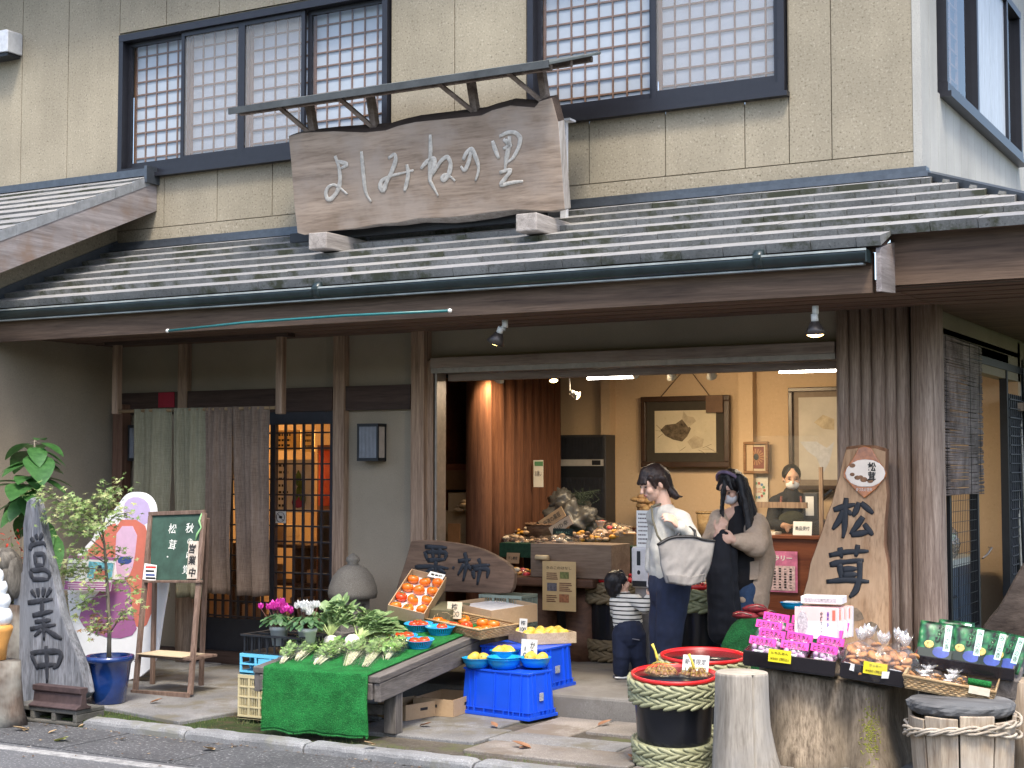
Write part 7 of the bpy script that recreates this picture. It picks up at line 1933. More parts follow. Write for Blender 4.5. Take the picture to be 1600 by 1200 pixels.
q=MB();q.box((c.x-.3,c.y-.14,ztc),(c.x,c.y+.14,ztc+.3));q.build('tub',plain('pale lime plastic',(.42,.5,.22),.4,0,.06),t,bevel=.02);q=MB();q.ball((c.x-.1,c.y+.12,ztc+.28),(.2,.16,.1),16,10,nz=.4,nf=3);q.build('bag',M_GBAG,t)
# ================================================================== 栗・柿 board behind the bench
Yc=9.72
zc_=lambda x,y:PY(580+x/3.81,800+y/3.81,Yc)
oc_=[(236,172),(300,166),(400,172),(500,184),(580,198),(660,222),(730,255),(790,290),(830,325),(853,365),(850,420),(842,455),(826,482),(760,486),(600,480),(400,474),(250,468),(148,458),(166,400),(190,330),(212,260)]
P_=[zc_(*p)for p in oc_];t=thing('standing_board','dark grained wooden board painted 栗・柿 standing behind the persimmon boxes','wooden sign',(P_[14]+V((0,.02,0))),world=True)
q=MB();pl2=[(p.x,p.z)for p in P_];q.prism(pl2,Yc,Yc+.05)
q.build('board',wood('dark figured board',(.055,.035,.025),(.2,.13,.09),'x',3,6,.8,.4),t,bevel=.008)
q=MB();CN=V((0,-1,0))
brush(q,[[(322,206),(452,212)],[(320,234),(336,288)],[(326,238),(452,238),(440,284)],[(366,214),(372,280)],[(412,214),(404,280)],[(336,288),(442,282)],[(262,328),(350,322),(462,336)],[(386,290),(384,372)],[(372,332),(318,372)],[(398,334),(444,366)]],zc_,CN,.018);q.build('lettering',M_BRUSH,t)
q=MB();brush(q,[[(486,328),(496,336)]],zc_,CN,.012);brush(q,[[(518,292),(594,282)],[(558,240),(572,300),(548,412)],[(556,306),(516,376)],[(574,312),(596,346)],[(640,276),(652,314)],[(598,326),(708,314)],[(606,346),(614,398)],[(608,344),(702,334),(690,394)],[(654,318),(632,434)]],zc_,CN,.017);q.build('lettering',M_BRUSH,t)
cz0=PY(700,925,Yc).z
cMx=Matrix.Translation(V((PY(748,925,Yc).x,Yc-.0,.2)))
mesh_crate('plastic_crate','grey green mesh crate carrying the 栗・柿 board behind the bench',cMx,PY(815,925,Yc).x-PY(748,925,Yc).x,.25,cz0-.205,plain('grey green crate plastic',(.16,.2,.17),.6,0,.1),5,3,3,None,True)
# ================================================================== INSIDE THE SHOP
Ya=12.95
a,b=PY(863,862,Ya),PY(946,679,Ya)
t=thing('air_conditioner','tall floor standing air conditioner with black grilles and a grey band','air conditioner',((a.x+b.x)/2,Ya+.1,.2),world=True)
q=MB();q.box((a.x,Ya,.2),(b.x,Ya+.22,b.z));q.build('body',plain('grey metal casing',(.05,.05,.055),.4,.3),t,bevel=.005)
zA,zB,zC=PY(900,718,Ya).z,PY(900,728,Ya).z,PY(900,746,Ya).z
def grille(z0,z1):
    q=MB();q.box((a.x+.02,Ya-.004,z0),(b.x-.02,Ya-.0005,z1));n=34
    for k in range(n):x=a.x+.03+(b.x-a.x-.06)*k/(n-1);q.box((x-.003,Ya-.014,z0+.01),(x+.003,Ya-.0041,z1-.01))
    q.build('grille',M_NAVY,t)
grille(zA+.004,b.z-.02);grille(.3,zC)
q=MB();q.box((a.x+.02,Ya-.006,zB),(b.x-.02,Ya-.0005,zA));pn=q.build('band',plain('pale grey band',(.4,.38,.36),.45),t)
q=MB();q.box((b.x-.14,Ya-.0075,zB+.008),(b.x-.05,Ya-.0062,zA-.008));q.build('display',M_BLACK,pn)
q=MB();q.box((a.x+.02,Ya-.004,zC+.002),(b.x-.02,Ya-.0005,zB-.002));q.build('outlet',M_BLACK,t)
def picture(label,px0,py0,px1,py1,Y,fw,frame,mat,mat_w,paper,art=None,cord=True,drop=0,group='framed pictures on the shop wall'):
    a,b=PY(px0,py1,Y),PY(px1,py0,Y);t=thing('framed_picture',label,'picture',((a.x+b.x)/2,YB-.01,a.z),0,group,world=True)
    q=MB()
    for lo,hi in(((a.x,Y-.03,a.z),(b.x,Y+.02,a.z+fw)),((a.x,Y-.03,b.z-fw),(b.x,Y+.02,b.z)),((a.x,Y-.029,a.z+fw+.0001),(a.x+fw,Y+.02,b.z-fw-.0001)),((b.x-fw,Y-.029,a.z+fw+.0001),(b.x,Y+.02,b.z-fw-.0001))):q.box(lo,hi)
    q.build('frame',frame,t,bevel=.006)
    q=MB();q.box((a.x+fw,Y+.0,a.z+fw),(b.x-fw,Y+.015,b.z-fw));q.build('mount',mat,t)
    q=MB();q.box((a.x+fw+mat_w,Y-.003,a.z+fw+mat_w),(b.x-fw-mat_w,Y-.0005,b.z-fw-mat_w));pp=q.build('paper',paper,t)
    if cord:
        q=MB();c=V(((a.x+b.x)/2,YB-.03,b.z+.28));q.tube([V((a.x+.2,Y,b.z)),c,V((b.x-.2,Y,b.z))],.004,5);q.build('cord',M_BEAM,t)
    return t,pp,a,b
M_PFR=plain('dark brown frame',(.045,.024,.015),.35,0,.2);M_MOUNT=plain('dark brown mount',(.035,.028,.02),.8);M_ART=speckle('cream art paper',(.6,.52,.38),(.55,.47,.33),(.64,.56,.42),20,3,.12,.8,0)
YP=YB-.09
M_WASH=plain('ink wash',(.12,.09,.06),.9,0,.6,26);M_WASH2=plain('pale ink wash',(.42,.35,.25),.9,0,.2,14)
t,pp,a,b=picture('large framed ink painting of a bulb and leaves in a wide dark mount',1003,617,1140,730,YP,.05,M_PFR,M_MOUNT,.085,M_ART)
def ip(px,py,lift=.004):p=PY(px,py,YP);return V((p.x,YP-.003-lift,p.z))
def wash(pts,mat,lift,par):
    q=MB();P_=[ip(*p,lift)for p in pts];q.add(P_,[tuple(range(len(P_)))]);q.build('ink_shape',mat,par,fix=False)
wash([(1032,672),(1040,664),(1056,662),(1066,655),(1074,662),(1080,670),(1074,682),(1066,690),(1052,687),(1040,681)],M_WASH,.001,pp)
wash([(1066,655),(1068,642),(1074,650),(1084,652),(1088,658),(1076,668)],M_WASH2,.0014,pp);wash([(1074,690),(1086,680),(1100,686),(1098,698),(1082,702)],M_WASH2,.001,pp)
q=MB()
for p0,p1 in(((1034,672),(1026,664)),((1034,674),(1024,672)),((1036,678),(1028,684)),((1098,700),(1112,694)),((1098,702),(1116,702)),((1092,703),(1104,709)),((1062,705),(1072,698)),((1104,698),(1122,708))):q.bar(ip(*p0,.0016),ip(*p1,.0016),.0015,.008,(0,1,0))
q.build('ink_stroke',M_WASH,pp)
q=MB();aa,bb=PY(1106,645,YP),PY(1132,618,YP);q.box((aa.x,YP-.05,aa.z),(bb.x,YP-.031,bb.z));q.build('corner_note',plain('brown paper note',(.12,.07,.045),.8),t)
t,pp,a,b=picture('large framed pale landscape behind glass, at the right by the log columns',1234,603,1345,765,YP-.05,.04,M_PFR,plain('grey beige mount',(.2,.155,.12),.8),.05,plain('grey art paper',(.45,.41,.36),.7,0,.1,4),cord=False)
YP_=YP;YP=YP-.05
wash([(1250,690),(1262,705),(1276,715),(1286,740),(1296,722),(1304,690),(1292,700),(1276,690)],plain('pale blue wash',(.42,.43,.47),.5),.001,pp);wash([(1272,660),(1286,648),(1304,655),(1304,672),(1286,670)],M_WASH2,.001,pp)
YP=YP_
t,pp,a,b=picture('small wooden framed print of dark red rays',1163,690,1201,740,YP,.025,wood('mid brown frame',(.2,.1,.05),(.34,.2,.11),'x',6,10),plain('cream mount',(.6,.5,.36),.8),.02,plain('dark red print',(.2,.05,.03),.7),cord=False)
q=MB();c_=ip(1182,714)
for k in range(16):
    an=k*math.pi/8;q.add([c_,c_+V((math.cos(an),0,math.sin(an)))*.075,c_+V((math.cos(an+.2),0,math.sin(an+.2)))*.075],[(0,1,2)])
q.ball(c_+V((0,-.001,0)),(.025,.001,.03),10,6,1);q.build('rays',[plain('ochre rays',(.4,.2,.09),.7),M_BLACK],pp,fix=False)
o,a,b=flat_sign('poster','white poster with a ring of coloured marks below the small red print','poster',1168,745,1200,787,YP+.06,M_PAPER)
q=MB();cx_,cz_=(a.x+b.x)/2,(a.z+b.z)/2
for k in range(14):an=k*2*math.pi/14;q.ball((cx_+.065*math.cos(an),YP+.055,cz_+.065*math.sin(an)),(.014,.001,.014),7,4,k%3)
q.build('print',[plain('print red',(.5,.12,.08)),plain('print green',(.15,.35,.2)),plain('print blue',(.12,.25,.45))],o);text('認定',.05,plain('print red',(.5,.12,.08)),o,(cx_,YP+.054,cz_),(1,0,0),(0,0,1))
Yk=12.05
xa,xb=PY(1128,900,Yk).x,PY(1320,900,Yk).x;zk=PY(1210,836,Yk).z
t=thing('counter','red brown wooden shop counter with a hanging pink poster','counter',((xa+xb)/2,Yk+.25,.2),world=True)
M_CNT=wood('red brown counter',(.12,.035,.018),(.22,.075,.035),'x',3,10,.45,.1)
q=MB();q.box((xa+.01,Yk+.02,.2),(xb,Yk+.5,zk-.03));q.build('cabinet',M_CNT,t);q=MB();q.box((xa-.01,Yk,zk-.0299),(xb,Yk+.53,zk));q.build('counter_top',M_CNT,t,bevel=.004)
o,a,b=flat_sign('poster','pink stamp rally poster hanging on the front of the counter','poster',1192,862,1246,924,Yk+.012,plain('pink poster',(.6,.18,.34),.6,0,.25,14))
text('プラリー',.1,M_WCARD,o,((a.x+b.x)/2,Yk+.0065,b.z-.055),(1,0,0),(0,0,1),.03,.01,fit=((b.x-a.x)*.7,.045))
q=MB();q.box((a.x+.02,Yk+.0055,a.z+.015),(b.x-.02,Yk+.0068,b.z-.12));pn=q.build('text_panel',plain('pale pink panel',(.66,.5,.52),.6,0,.3,50),o)
q=MB();rj=random.Random(3)
for k in range(5):
    for j in range(8):x=a.x+.05+(b.x-a.x-.1)*k/4.4;z=b.z-.15-j*.022;q.box((x,Yk+.0045,z),(x+.02,Yk+.0053,z+.013*rj.random()+.004))
q.build('writing',M_TEXT,pn)
def stand_card(label,px0,py0,px1,py1,Y,body,mat=None,ink=None,tilt=.15,name='card',cat='card',bold=0.0):
    return upright_card(label,px0,py0,px1,py1,PY((px0+px1)/2,py1,Y),body,mat or M_WCARD,ink,tilt,name=name,cat=cat,bold=bold)
stand_card('white card handwritten on the counter in front of the assistant',1239,815,1268,836,Yk+.03,[('商品受付',0,.5,.75,.3)])
o,a,b=flat_sign('screen_bar',None,None,1180,785,1262,793,Yk+.1,M_POST,.03)
t=thing('counter_screen','clear counter screen with a wooden bar and post in front of the assistant','screen',V((b.x,Yk+.1,zk)),world=True);attach(o,t);o.name='bar'
q=MB();xx=PY(1281,800,Yk+.1).x;q.box((xx,Yk+.08,zk),(xx+.03,Yk+.11,PY(1281,730,Yk+.1).z));q.build('post',M_POST,t)
q=MB();q.add([V((a.x,Yk+.086,zk)),V((xx,Yk+.086,zk)),V((xx,Yk+.086,PY(1281,680,Yk).z)),V((a.x,Yk+.086,PY(1281,680,Yk).z))],[(0,1,2,3)]);q.build('pane',film('acrylic sheet',(.97,.97,.97),.02,.02,.03),t,fix=False)
t=thing('cash_register','dark cash register and printer on the counter beside the post','till',PY(1272,800,Yk+.2),world=True)
a,b=PY(1258,806,Yk+.2),PY(1294,770,Yk+.2);q=MB();q.box((a.x,Yk+.15,zk),(b.x,Yk+.45,zk+.12));q.box((a.x,Yk+.16,zk+.121),(a.x+.12,Yk+.3,b.z));q.build('body',plain('dark grey till',(.05,.05,.055),.4),t,bevel=.006)
q=MB();q.box((a.x+.02,Yk+.152,zk+.16),(a.x+.09,Yk+.158,b.z-.03));q.build('receipt',M_WCARD,t);q=MB();q.bar(V((b.x-.06,Yk+.18,b.z-.06)),V((b.x+.04,Yk+.2,b.z+.02)),.02,.12,(0,1,0));q.build('screen',M_BLACK,t)
q=MB();a=PY(1180,838,Yk);q.box((a.x-.02,Yk+.04,zk),(a.x+.16,Yk+.2,zk+.02));tag(q.build('leaflets',M_PAPER),'pile of leaflets on the left end of the counter','leaflets')
# ------------------------------------------------------------------ left display stand
Yt=10.95
xa,xb=PY(783,850,Yt).x,PY(1000,850,Yt).x;zt=PY(890,852,Yt).z
t=thing('display_stand','display stand covered with dark green cloth inside the opening','table',((xa+xb)/2,Yt+.4,.2),world=True)
q=MB();q.box((xa,Yt,zt-.05),(xb,Yt+.95,zt));q.build('top',M_BEAM,t)
q=MB();q.box((xa-.01,Yt-.012,zt-.11),(xb,Yt-.0005,zt+.004));q.box((xa-.01,Yt-.0,zt+.0005),(xb,Yt+.95,zt+.006));q.build('cloth',plain('dark green cloth',(.012,.05,.025),.95,0,.3,30),t)
for x in(xa+.02,xb-.08):
    q=MB();q.box((x,Yt+.03,.2),(x+.06,Yt+.09,zt-.051));q.build('leg',M_BEAM,t)
q=MB();q.box((xa+.05,Yt+.3,.2),(xb-.05,Yt+.34,zt-.06));q.build('back_panel',M_NAVY,t)
xc,xd=PY(796,905,Yt-.5).x,PY(928,905,Yt-.5).x;zs_=PY(860,903,Yt-.5).z
t=thing('slab_table','low dark table of a thick wooden slab in front of the display stand','table',((xc+xd)/2,Yt-.3,.2),world=True)
M_SLAB=wood('dark red brown slab',(.05,.022,.012),(.14,.07,.04),'x',3,6,.6,.3)
q=MB();q.box((xc,Yt-.52,zs_-.07),(xd,Yt-.06,zs_));q.build('slab',M_SLAB,t,bevel=.015)
for x in(xc+.16,xd-.2):
    q=MB();q.lathe([(.16,.2),(.13,.35),(.14,zs_-.071)],18,(x,Yt-.28,0),wob=lambda a,z:.1*math.sin(3*a+z*4));q.build('log_leg',M_SLAB,t)
a,b=PY(829,902,Yt-.45),PY(955,852,Yt-.45)
q=MB();q.box((a.x,Yt-.45,zs_+.001),(b.x,Yt-.1,b.z));tag(q.build('wooden_box',wood('grey brown box board',(.14,.095,.065),(.25,.18,.13),'x',3,10),bevel=.004),'grey brown wooden box on the low slab table, bagged goods on top','box')
def pile(label,px,py,Y,n,sx,sy,sz,mats,film_=None,group=None,name='bagged_goods',size=(.02,.035),cat='bag'):
    c=PY(px,py,Y);t=thing(name,label,cat,c,0,group);rg_=random.Random(px*7+py);q=MB()
    for k in range(n):q.ball((rg_.gauss(0,sx*.45),rg_.gauss(0,sy*.4),abs(rg_.gauss(0,sz*.4))+.015),(rg_.uniform(*size),rg_.uniform(*size),rg_.uniform(*size)*.6),8,5,mi=rg_.randrange(len(mats)),M=Matrix.Rotation(rg_.uniform(0,3),3,'Z'))
    q.build('goods',mats,t)
    if film_:q=MB();q.ball((0,0,sz*.42),(sx*1.08,sy*1.05,sz*.75),18,10,nz=.35,nf=3.2,seed=px);q.build('bag',film_,t)
    return t
M_TAN=plain('tan goods',(.42,.27,.15),.6,0,.3,40);M_DKB=plain('dark brown goods',(.1,.05,.03),.5,0,.4,40);M_YEL=plain('yellow orange goods',(.65,.3,.03),.5,0,.2);M_CRM=plain('cream goods',(.6,.5,.36),.6,0,.15)
pile('glistening clear bag of dried goods on the grey brown box',872,866,Yt-.28,40,.2,.13,.13,[M_TAN,M_CRM,M_DKB],M_CLEAR)
pile('clear bags of dark dried mushrooms at the left on the green cloth',818,850,Yt+.2,34,.16,.12,.05,[M_DKB,M_TAN],M_CLEAR)
o,a,b=flat_sign('poster','long yellowish poster with three small pictures hanging from the box','poster',848,878,900,953,Yt-.55,plain('yellowish poster paper',(.52,.36,.17),.7,0,.1,6))
YY=Yt-.555
def pic_(x0,y0,x1,y1,col):
    aa,bb=PY(x0,y1,YY),PY(x1,y0,YY);q=MB();q.box((aa.x,YY-.002,aa.z),(bb.x,YY-.0005,bb.z));q.build('picture',plain('print %.2f%.2f'%(col[0],col[1]),col,.6,0,.4,60),o)
pic_(875,894,889,904,(.16,.17,.05));pic_(855,911,870,923,(.12,.11,.12));pic_(874,929,889,941,(.3,.12,.05))
text('きのこのはなし',.05,M_TEXT,o,((a.x+b.x)/2,YY-.001,b.z-.05),(1,0,0),(0,0,1),0,.004,fit=((b.x-a.x)*.75,.022))
q=MB();rj=random.Random(5)
for(x0,x1,y0,n_)in((854,872,895,4),(874,894,911,5),(854,871,930,4)):
    for k in range(n_):aa,bb=PY(x0,y0+k*3+1,YY),PY(x0+(x1-x0)*rj.uniform(.7,1),y0+k*3,YY);q.box((aa.x,YY-.0015,aa.z),(bb.x,YY-.0004,bb.z))
q.build('writing',plain('brown print',(.2,.1,.05)),o)
q=MB();aa,bb=PY(832,884,YY),PY(852,872,YY);q.tube([V((aa.x,Yt-.5,bb.z)),V((bb.x,Yt-.5,bb.z))],.02,12);tag(q.build('paper_roll',plain('cream paper roll',(.55,.42,.24),.7)),'rolled cream paper beside the hanging poster','paper')
def round_basket(label,c,r,h,mat=None,name='basket'):
    t=thing(name,label,'basket',c,0)
    q=MB();q.lathe([(.001,.004),(r*.75,0),(r*.92,h*.5),(r,h),(r*.97,h),(r*.88,h*.5),(r*.7,.012),(.001,.012)],30);q.build('weave',mat or M_BAMB,t)
    q=MB();q.tube([V((r*math.cos(a),r*math.sin(a),h+.004*math.sin(a*22)))for a in[k*math.pi/30 for k in range(61)]],.009,6,cap=False);q.build('rim',mat or M_BAMB,t);return t
M_DBAS=wood('dark woven basket',(.1,.05,.03),(.24,.14,.08),'x',30,3,.6,.6)
c1=PY(856,838,Yt+.5);c1.z=zt+.006;round_basket('round dark basket of black goods on the display stand',c1,.19,.14,M_DBAS)
pile('dark goods heaped in the round basket',856,826,Yt+.5,26,.14,.12,.06,[M_DKB,M_BLACK],None,None,'dried_goods',cat='goods')
c2=PY(925,838,Yt+.45);c2.z=zt+.006;round_basket('shallow round basket of orange fruit on the display stand',c2,.2,.035)
for i in range(7):
    a_=i*.9;q=MB();q.ball((0,0,0),(.03,.03,.026),10,7);tag(q.build('orange_fruit',M_YEL,loc=c2+V((-.05+.09*math.cos(a_)*(i>0),.06*math.sin(a_)*(i>0),.045))),'%s small orange fruit in the shallow basket'%ords[i],'fruit','orange fruit in the shallow basket')
t=thing('plastic_bag','small tied clear bag standing in the shallow basket','bag',c2+V((.1,-.04,.03)),0);q=MB();q.lathe([(.06,0),(.075,.03),(.05,.07),(.018,.095),(.03,.13),(.045,.15)],18,wob=lambda a,z:.15*math.sin(5*a+z*30));q.build('bag',plain('pinkish cloudy film',(.5,.36,.28),.25,0,.2),t,thick=.002);q=MB();q.tube([V((.02*math.cos(a),.02*math.sin(a),.097))for a in[k*.5 for k in range(14)]],.003,5);q.build('tie',M_YNET,t)
def slanted_sign(label,p0,p1,hpx,Y,mat,body):
    a,b=PY(*p0,Y),PY(*p1,Y);h=hpx*depth(a)/FPX;e=(b-a).normalized();n=V((0,-1,0));u=n.cross(e)
    t=thing('shop_card',label,'card',(a+b)/2,world=True);slab_on([a,b,b+u*h,a+u*h],n,.006,0).build('card',mat,t)
    text(body,.1,M_TEXT,t,(a+b)/2+u*h*.5+n*.0075,e,u,0,.006,fit=((b-a).length*.7,h*.5))
slanted_sign('upper slanting wooden card lettered in black above the round basket',(849,830),(885,806),17,Yt+.35,plain('pale brown wooden card',(.45,.3,.17),.7,0,.1),'丹波の黒豆')
slanted_sign('lower slanting pale card lettered in black above the round basket',(864,838),(896,818),15,Yt+.3,plain('pale pinkish card',(.55,.42,.32),.7,0,.08),'山の幸')
stand_card('small blackboard with chalk lines on the display stand',863,826,894,848,Yt+.05,[('大分産どんこ',0,.72,.7,.16),('しいたけ',0,.45,.55,.16),('¥1000',0,.18,.5,.16)],plain('small blackboard',(.015,.03,.025),.8),plain('chalk green',(.25,.4,.3),.9))
stand_card('pinkish white card with three printed characters on the display stand',952,829,989,846,Yt+.45,[('直送品',0,.5,.6,.4)],plain('pinkish card',(.65,.5,.42),.6),tilt=.6)
stand_card('small brown card at the front of the green cloth',929,847,945,868,Yt-.03,[('黒豆',0,.5,.6,.3)],plain('dark brown card',(.08,.03,.02),.7),plain('red brown ink',(.3,.1,.06)))
stand_card('white and red price card at the front of the display stand',955,869,980,889,Yt-.05,[('とち餅',0,.45,.6,.3)],M_WCARD)
stand_card('small tan card on the left front of the green cloth',791,864,811,880,Yt-.05,[('干し椎茸',0,.5,.7,.3)],plain('tan card',(.38,.24,.13),.7))
a,b=PY(945,852,Yt+.1),PY(990,838,Yt+.1);q=MB();q.box((a.x,Yt+.1,zt+.007),(b.x,Yt+.3,b.z+.02));tag(q.build('tray_box',wood('brown tray board',(.2,.11,.05),(.34,.21,.11),'x',4,10)),'brown wooden tray box on the right of the green cloth','box')
pile('round biscuits in a clear bag on the brown tray box',968,842,Yt+.15,22,.07,.06,.07,[M_TAN,M_YEL],M_CLEAR)
c=PY(893,830,Yt+.9)
t=thing('plastic_bag','large crumpled grey plastic bag with dried stalks before the air conditioner','bag',V((c.x,c.y,c.z-.05)),0)
q=MB();q.ball((0,0,.13),(.24,.18,.19),40,28,nz=.5,nf=3.4,seed=4);q.ball((-.09,0,.3),(.12,.1,.11),28,20,nz=.5,nf=4.5,seed=9);q.build('bag',plain('grey cloudy plastic',(.06,.058,.056),.35,0,.3,12,bump=.4),t)
q=MB();rh=random.Random(2)
for k in range(40):p=V((.08+rh.gauss(0,.03),0,.28));q.tube([p,p+V((rh.gauss(.03,.05),rh.gauss(0,.04),rh.uniform(.04,.12))),p+V((rh.gauss(.05,.09),rh.gauss(0,.05),rh.uniform(.04,.16)))],.002,4,cap=False)
q.build('stalks',plain('dark green stalks',(.04,.06,.04),.8),t)
Yr=11.5
q=MB();a,b=PY(684,735,Yr),PY(742,725,Yr);q.box((a.x,Yr,a.z),(b.x+.1,Yr+.5,b.z));t0=thing('shelf_unit','dark wooden shelving in the room left of the log partition','shelf',(a.x,Yr,.2),world=True);q.build('shelf',M_CNT,t0)
q=MB();q.box((a.x+.02,Yr+.01,PY(700,765,Yr).z),(b.x+.1,Yr+.5,a.z-.001));q.build('cabinet',plain('brown cabinet front',(.16,.08,.035),.6),t0)
q=MB();q.box((a.x,Yr+.02,.2),(a.x+.05,Yr+.5,2.5));q.build('upright',M_CNT,t0)
for i,(x0,y0,x1,y1,lab)in enumerate(((700,770,742,800,'upper brown carton in the dark room'),(690,798,742,835,'wide brown carton in the dark room under the upper one'),(684,833,742,880,'lowest brown carton in the dark room'))):
    aa,bb=PY(x0,y1,Yr-.3),PY(x1,y0,Yr-.3);q=MB();q.box((aa.x,Yr-.3+.02*i,aa.z),(bb.x,Yr-.05,bb.z-.002));tag(q.build('carton',M_CARD,bevel=.004),lab,'box','cartons in the dark room')
pile('crumpled brown paper bags among the cartons in the dark room',728,800,Yr-.4,14,.1,.06,.1,[M_CARD],None,None,'paper_bags',(.03,.06),'bags')
o,a,b=flat_sign('notice','orange brown sheet hanging in the dark room','notice',700,818,719,848,Yr-.45,plain('orange brown sheet',(.42,.2,.08),.7))
o,a,b=flat_sign('notice','white notice with a green heading pinned on the log partition','notice',834,719,849,761,11.9,M_PAPER)
aa,bb=PY(835,728,11.89),PY(848,721,11.89);q=MB();q.box((aa.x,11.893,aa.z),(bb.x,11.8955,bb.z));q.build('heading',plain('green heading',(.1,.25,.12)),o)
text('お願い',.05,plain('grey ink',(.12,.1,.1)),o,((a.x+b.x)/2,11.8945,(a.z+b.z)/2),(1,0,0),(0,0,1),0,.004,fit=((b.x-a.x)*.7,.05))
M_ROPE2=plain('brown straw rope',(.14,.105,.055),.7,0,.2,25)
c=PY(958,902,10.75);barrel('rope bound barrel of red wrapped sweets behind the child',V((c.x,c.y,.2)),.215,c.z-.2,'rope bound barrels',M_ROPE2,False);cb1=c.copy()
c=PY(1100,912,10.45);barrel('rope bound barrel between the two women inside the shop',V((c.x,c.y,.2)),.235,c.z-.2,'rope bound barrels',plain('green straw rope',(.22,.24,.13),.6,0,.2,25),False);cb2=c.copy()
M_WRAP=plain('red wrapped sweets',(.55,.05,.06),.25,0,.4,60)
for c,lab in((cb1,'red wrapped sweets heaped in the barrel behind the child'),(cb2,'red wrapped sweets in the barrel between the women')):
    t=thing('sweets',lab,'sweets',V((c.x,c.y,c.z-.03)),0);q=MB();rg_=random.Random(int(c.x*100))
    for k in range(60):q.ball((rg_.uniform(-.13,.13),rg_.uniform(-.13,.13),rg_.uniform(0,.05)),(.022,.016,.012),7,5,M=Matrix.Rotation(rg_.uniform(0,3),3,'Z'),mi=rg_.choice((0,0,1)))
    o=q.build('wrapped_sweets',[M_WRAP,M_CRM],t);tag(o,kind='stuff')
Yz=9.95
a,b=PY(986,918,Yz),PY(1014,855,Yz)
t=thing('sanitizer_stand','white hand sanitiser dispenser on a grey stand left of the woman in white','dispenser',((a.x+b.x)/2,Yz+.06,.2),world=True)
q=MB();q.box((a.x,Yz,a.z),(b.x,Yz+.1,b.z));q.build('dispenser',plain('pale grey plastic',(.55,.54,.55),.35),t,bevel=.018,seg=3)
q=MB();cx_=(a.x+b.x)/2-.01;q.box((cx_-.014,Yz-.004,a.z+.16),(cx_+.014,Yz+.001,b.z-.03));q.build('level_window',M_BLACK,t,bevel=.012);q=MB();q.box((a.x+.01,Yz-.002,a.z+.01),(b.x-.02,Yz+.001,a.z+.05));q.build('nozzle',M_BLACK,t);q=MB();q.ball((cx_,Yz-.001,a.z+.11),(.013,.003,.016));q.build('drop_mark',M_BLACK,t)
q=MB();q.box((a.x+.02,Yz+.03,.22),(b.x-.02,Yz+.06,a.z));q.build('post',plain('grey steel post',(.25,.25,.26),.4,.4),t);q=MB();q.box((a.x-.1,Yz-.1,.2),(b.x+.1,Yz+.2,.22));q.build('foot',plain('grey steel post',(.25,.25,.26)),t)
a,b=PY(993,855,Yz),PY(1016,798,Yz);q=MB();q.box((a.x,Yz+.02,a.z),(b.x,Yz+.03,b.z));o=q.build('notice_board',M_WCARD,t);rows(o,a,b,Yz+.0198,8,plain('grey ink',(.12,.1,.1)),.7)
q=MB();aa,bb=PY(995,870,Yz+.12),PY(1018,850,Yz+.12);q.box((aa.x,Yz+.11,aa.z),(bb.x+.1,Yz+.3,bb.z));
c=PY(966,1040,10.05);c.z=.2;q=MB();q.lathe([(.1,0),(.095,.15),(.09,.24),(.001,.245)],20,wob=lambda a,z:.03*math.sin(3*a));tag(q.build('log_stool',M_GREYLOG,loc=c+V((.0,.3,0))),'short grey log standing beside the child','log')
Yg=YB-.5
q=MB();a,b=PY(955,850,Yg),PY(1120,842,Yg);q.box((a.x,Yg,a.z),(b.x,Yg+.4,b.z));t=thing('display_stand','low stand of jars and baskets along the back wall','table',(a.x,Yg,.2),world=True);q.build('top',M_BEAM,t);q=MB();q.box((a.x+.02,Yg+.02,.2),(b.x-.02,Yg+.38,a.z-.001));q.build('front',M_NAVY,t)
for i in range(9):
    x=PY(958+i*5.5,830,Yg+.1).x;t=thing('jar','%s small dark jar from the left on the back stand'%ords[i],'jar',(x,Yg+.12,b.z),0,'jars on the back stand');q=MB();q.lathe([(.028,0),(.03,.06),(.022,.075)],14);q.build('glass',plain('dark jam',(.06,.02,.015),.15),t);q=MB();q.lathe([(.025,.0755),(.025,.09),(.001,.091)],14);q.build('lid',plain('brown lid',(.2,.12,.06),.4),t)
pile('pale corn cobs and dried goods on the back stand',975,838,Yg+.05,10,.12,.05,.04,[M_CRM,M_YEL],None,None,'dried_goods',(.02,.05),'goods')
for i,(px0,px1,py0,py1,lab)in enumerate(((1000,1020,775,800,'wicker basket heaped behind the woman in white'),(1086,1112,806,845,'tall wicker basket between the women on the back stand'))):
    aa,bb=PY(px0,py1,Yg+.1),PY(px1,py0,Yg+.1);r_=(bb.x-aa.x)/2;round_basket(lab,V(((aa.x+bb.x)/2,Yg+.2,b.z if i else aa.z)),max(.1,r_),bb.z-aa.z,wood('wicker',(.3,.2,.1),(.5,.36,.2),'x',40,2,.6,.6))
pile('heap of straw wrapped bundles behind the woman in white',1012,800,Yg+.1,30,.14,.08,.16,[M_BAMB,M_TAN],None,None,'straw_bundles',(.03,.06),'bundles')
for lab,px_,py_,dy,n_,sx,sy,sz,mats,fl_ in(('clear bag of pale dried gourds at the left end of the green cloth',800,849,.35,26,.09,.08,.07,[M_CRM,M_TAN],M_CLEAR),('heap of small brown packets behind the blackboard on the display stand',905,846,.12,30,.1,.06,.06,[M_DKB,M_TAN,M_YEL],M_CLEAR),
        ('clear bag of orange dried persimmons in front of the pinkish card',935,848,.1,26,.08,.06,.07,[M_YEL,M_TAN],M_CLEAR),('row of pale packets behind the shallow basket on the display stand',960,836,.75,24,.16,.05,.09,[M_CRM,M_WRAP,M_TAN],M_CLEAR),('dark jars and packets behind the round dark basket',822,840,.7,24,.13,.07,.1,[M_DKB,M_YEL,M_CRM],None)):
    pile(lab,px_,py_,Yt+dy,n_,sx,sy,sz,mats,fl_)
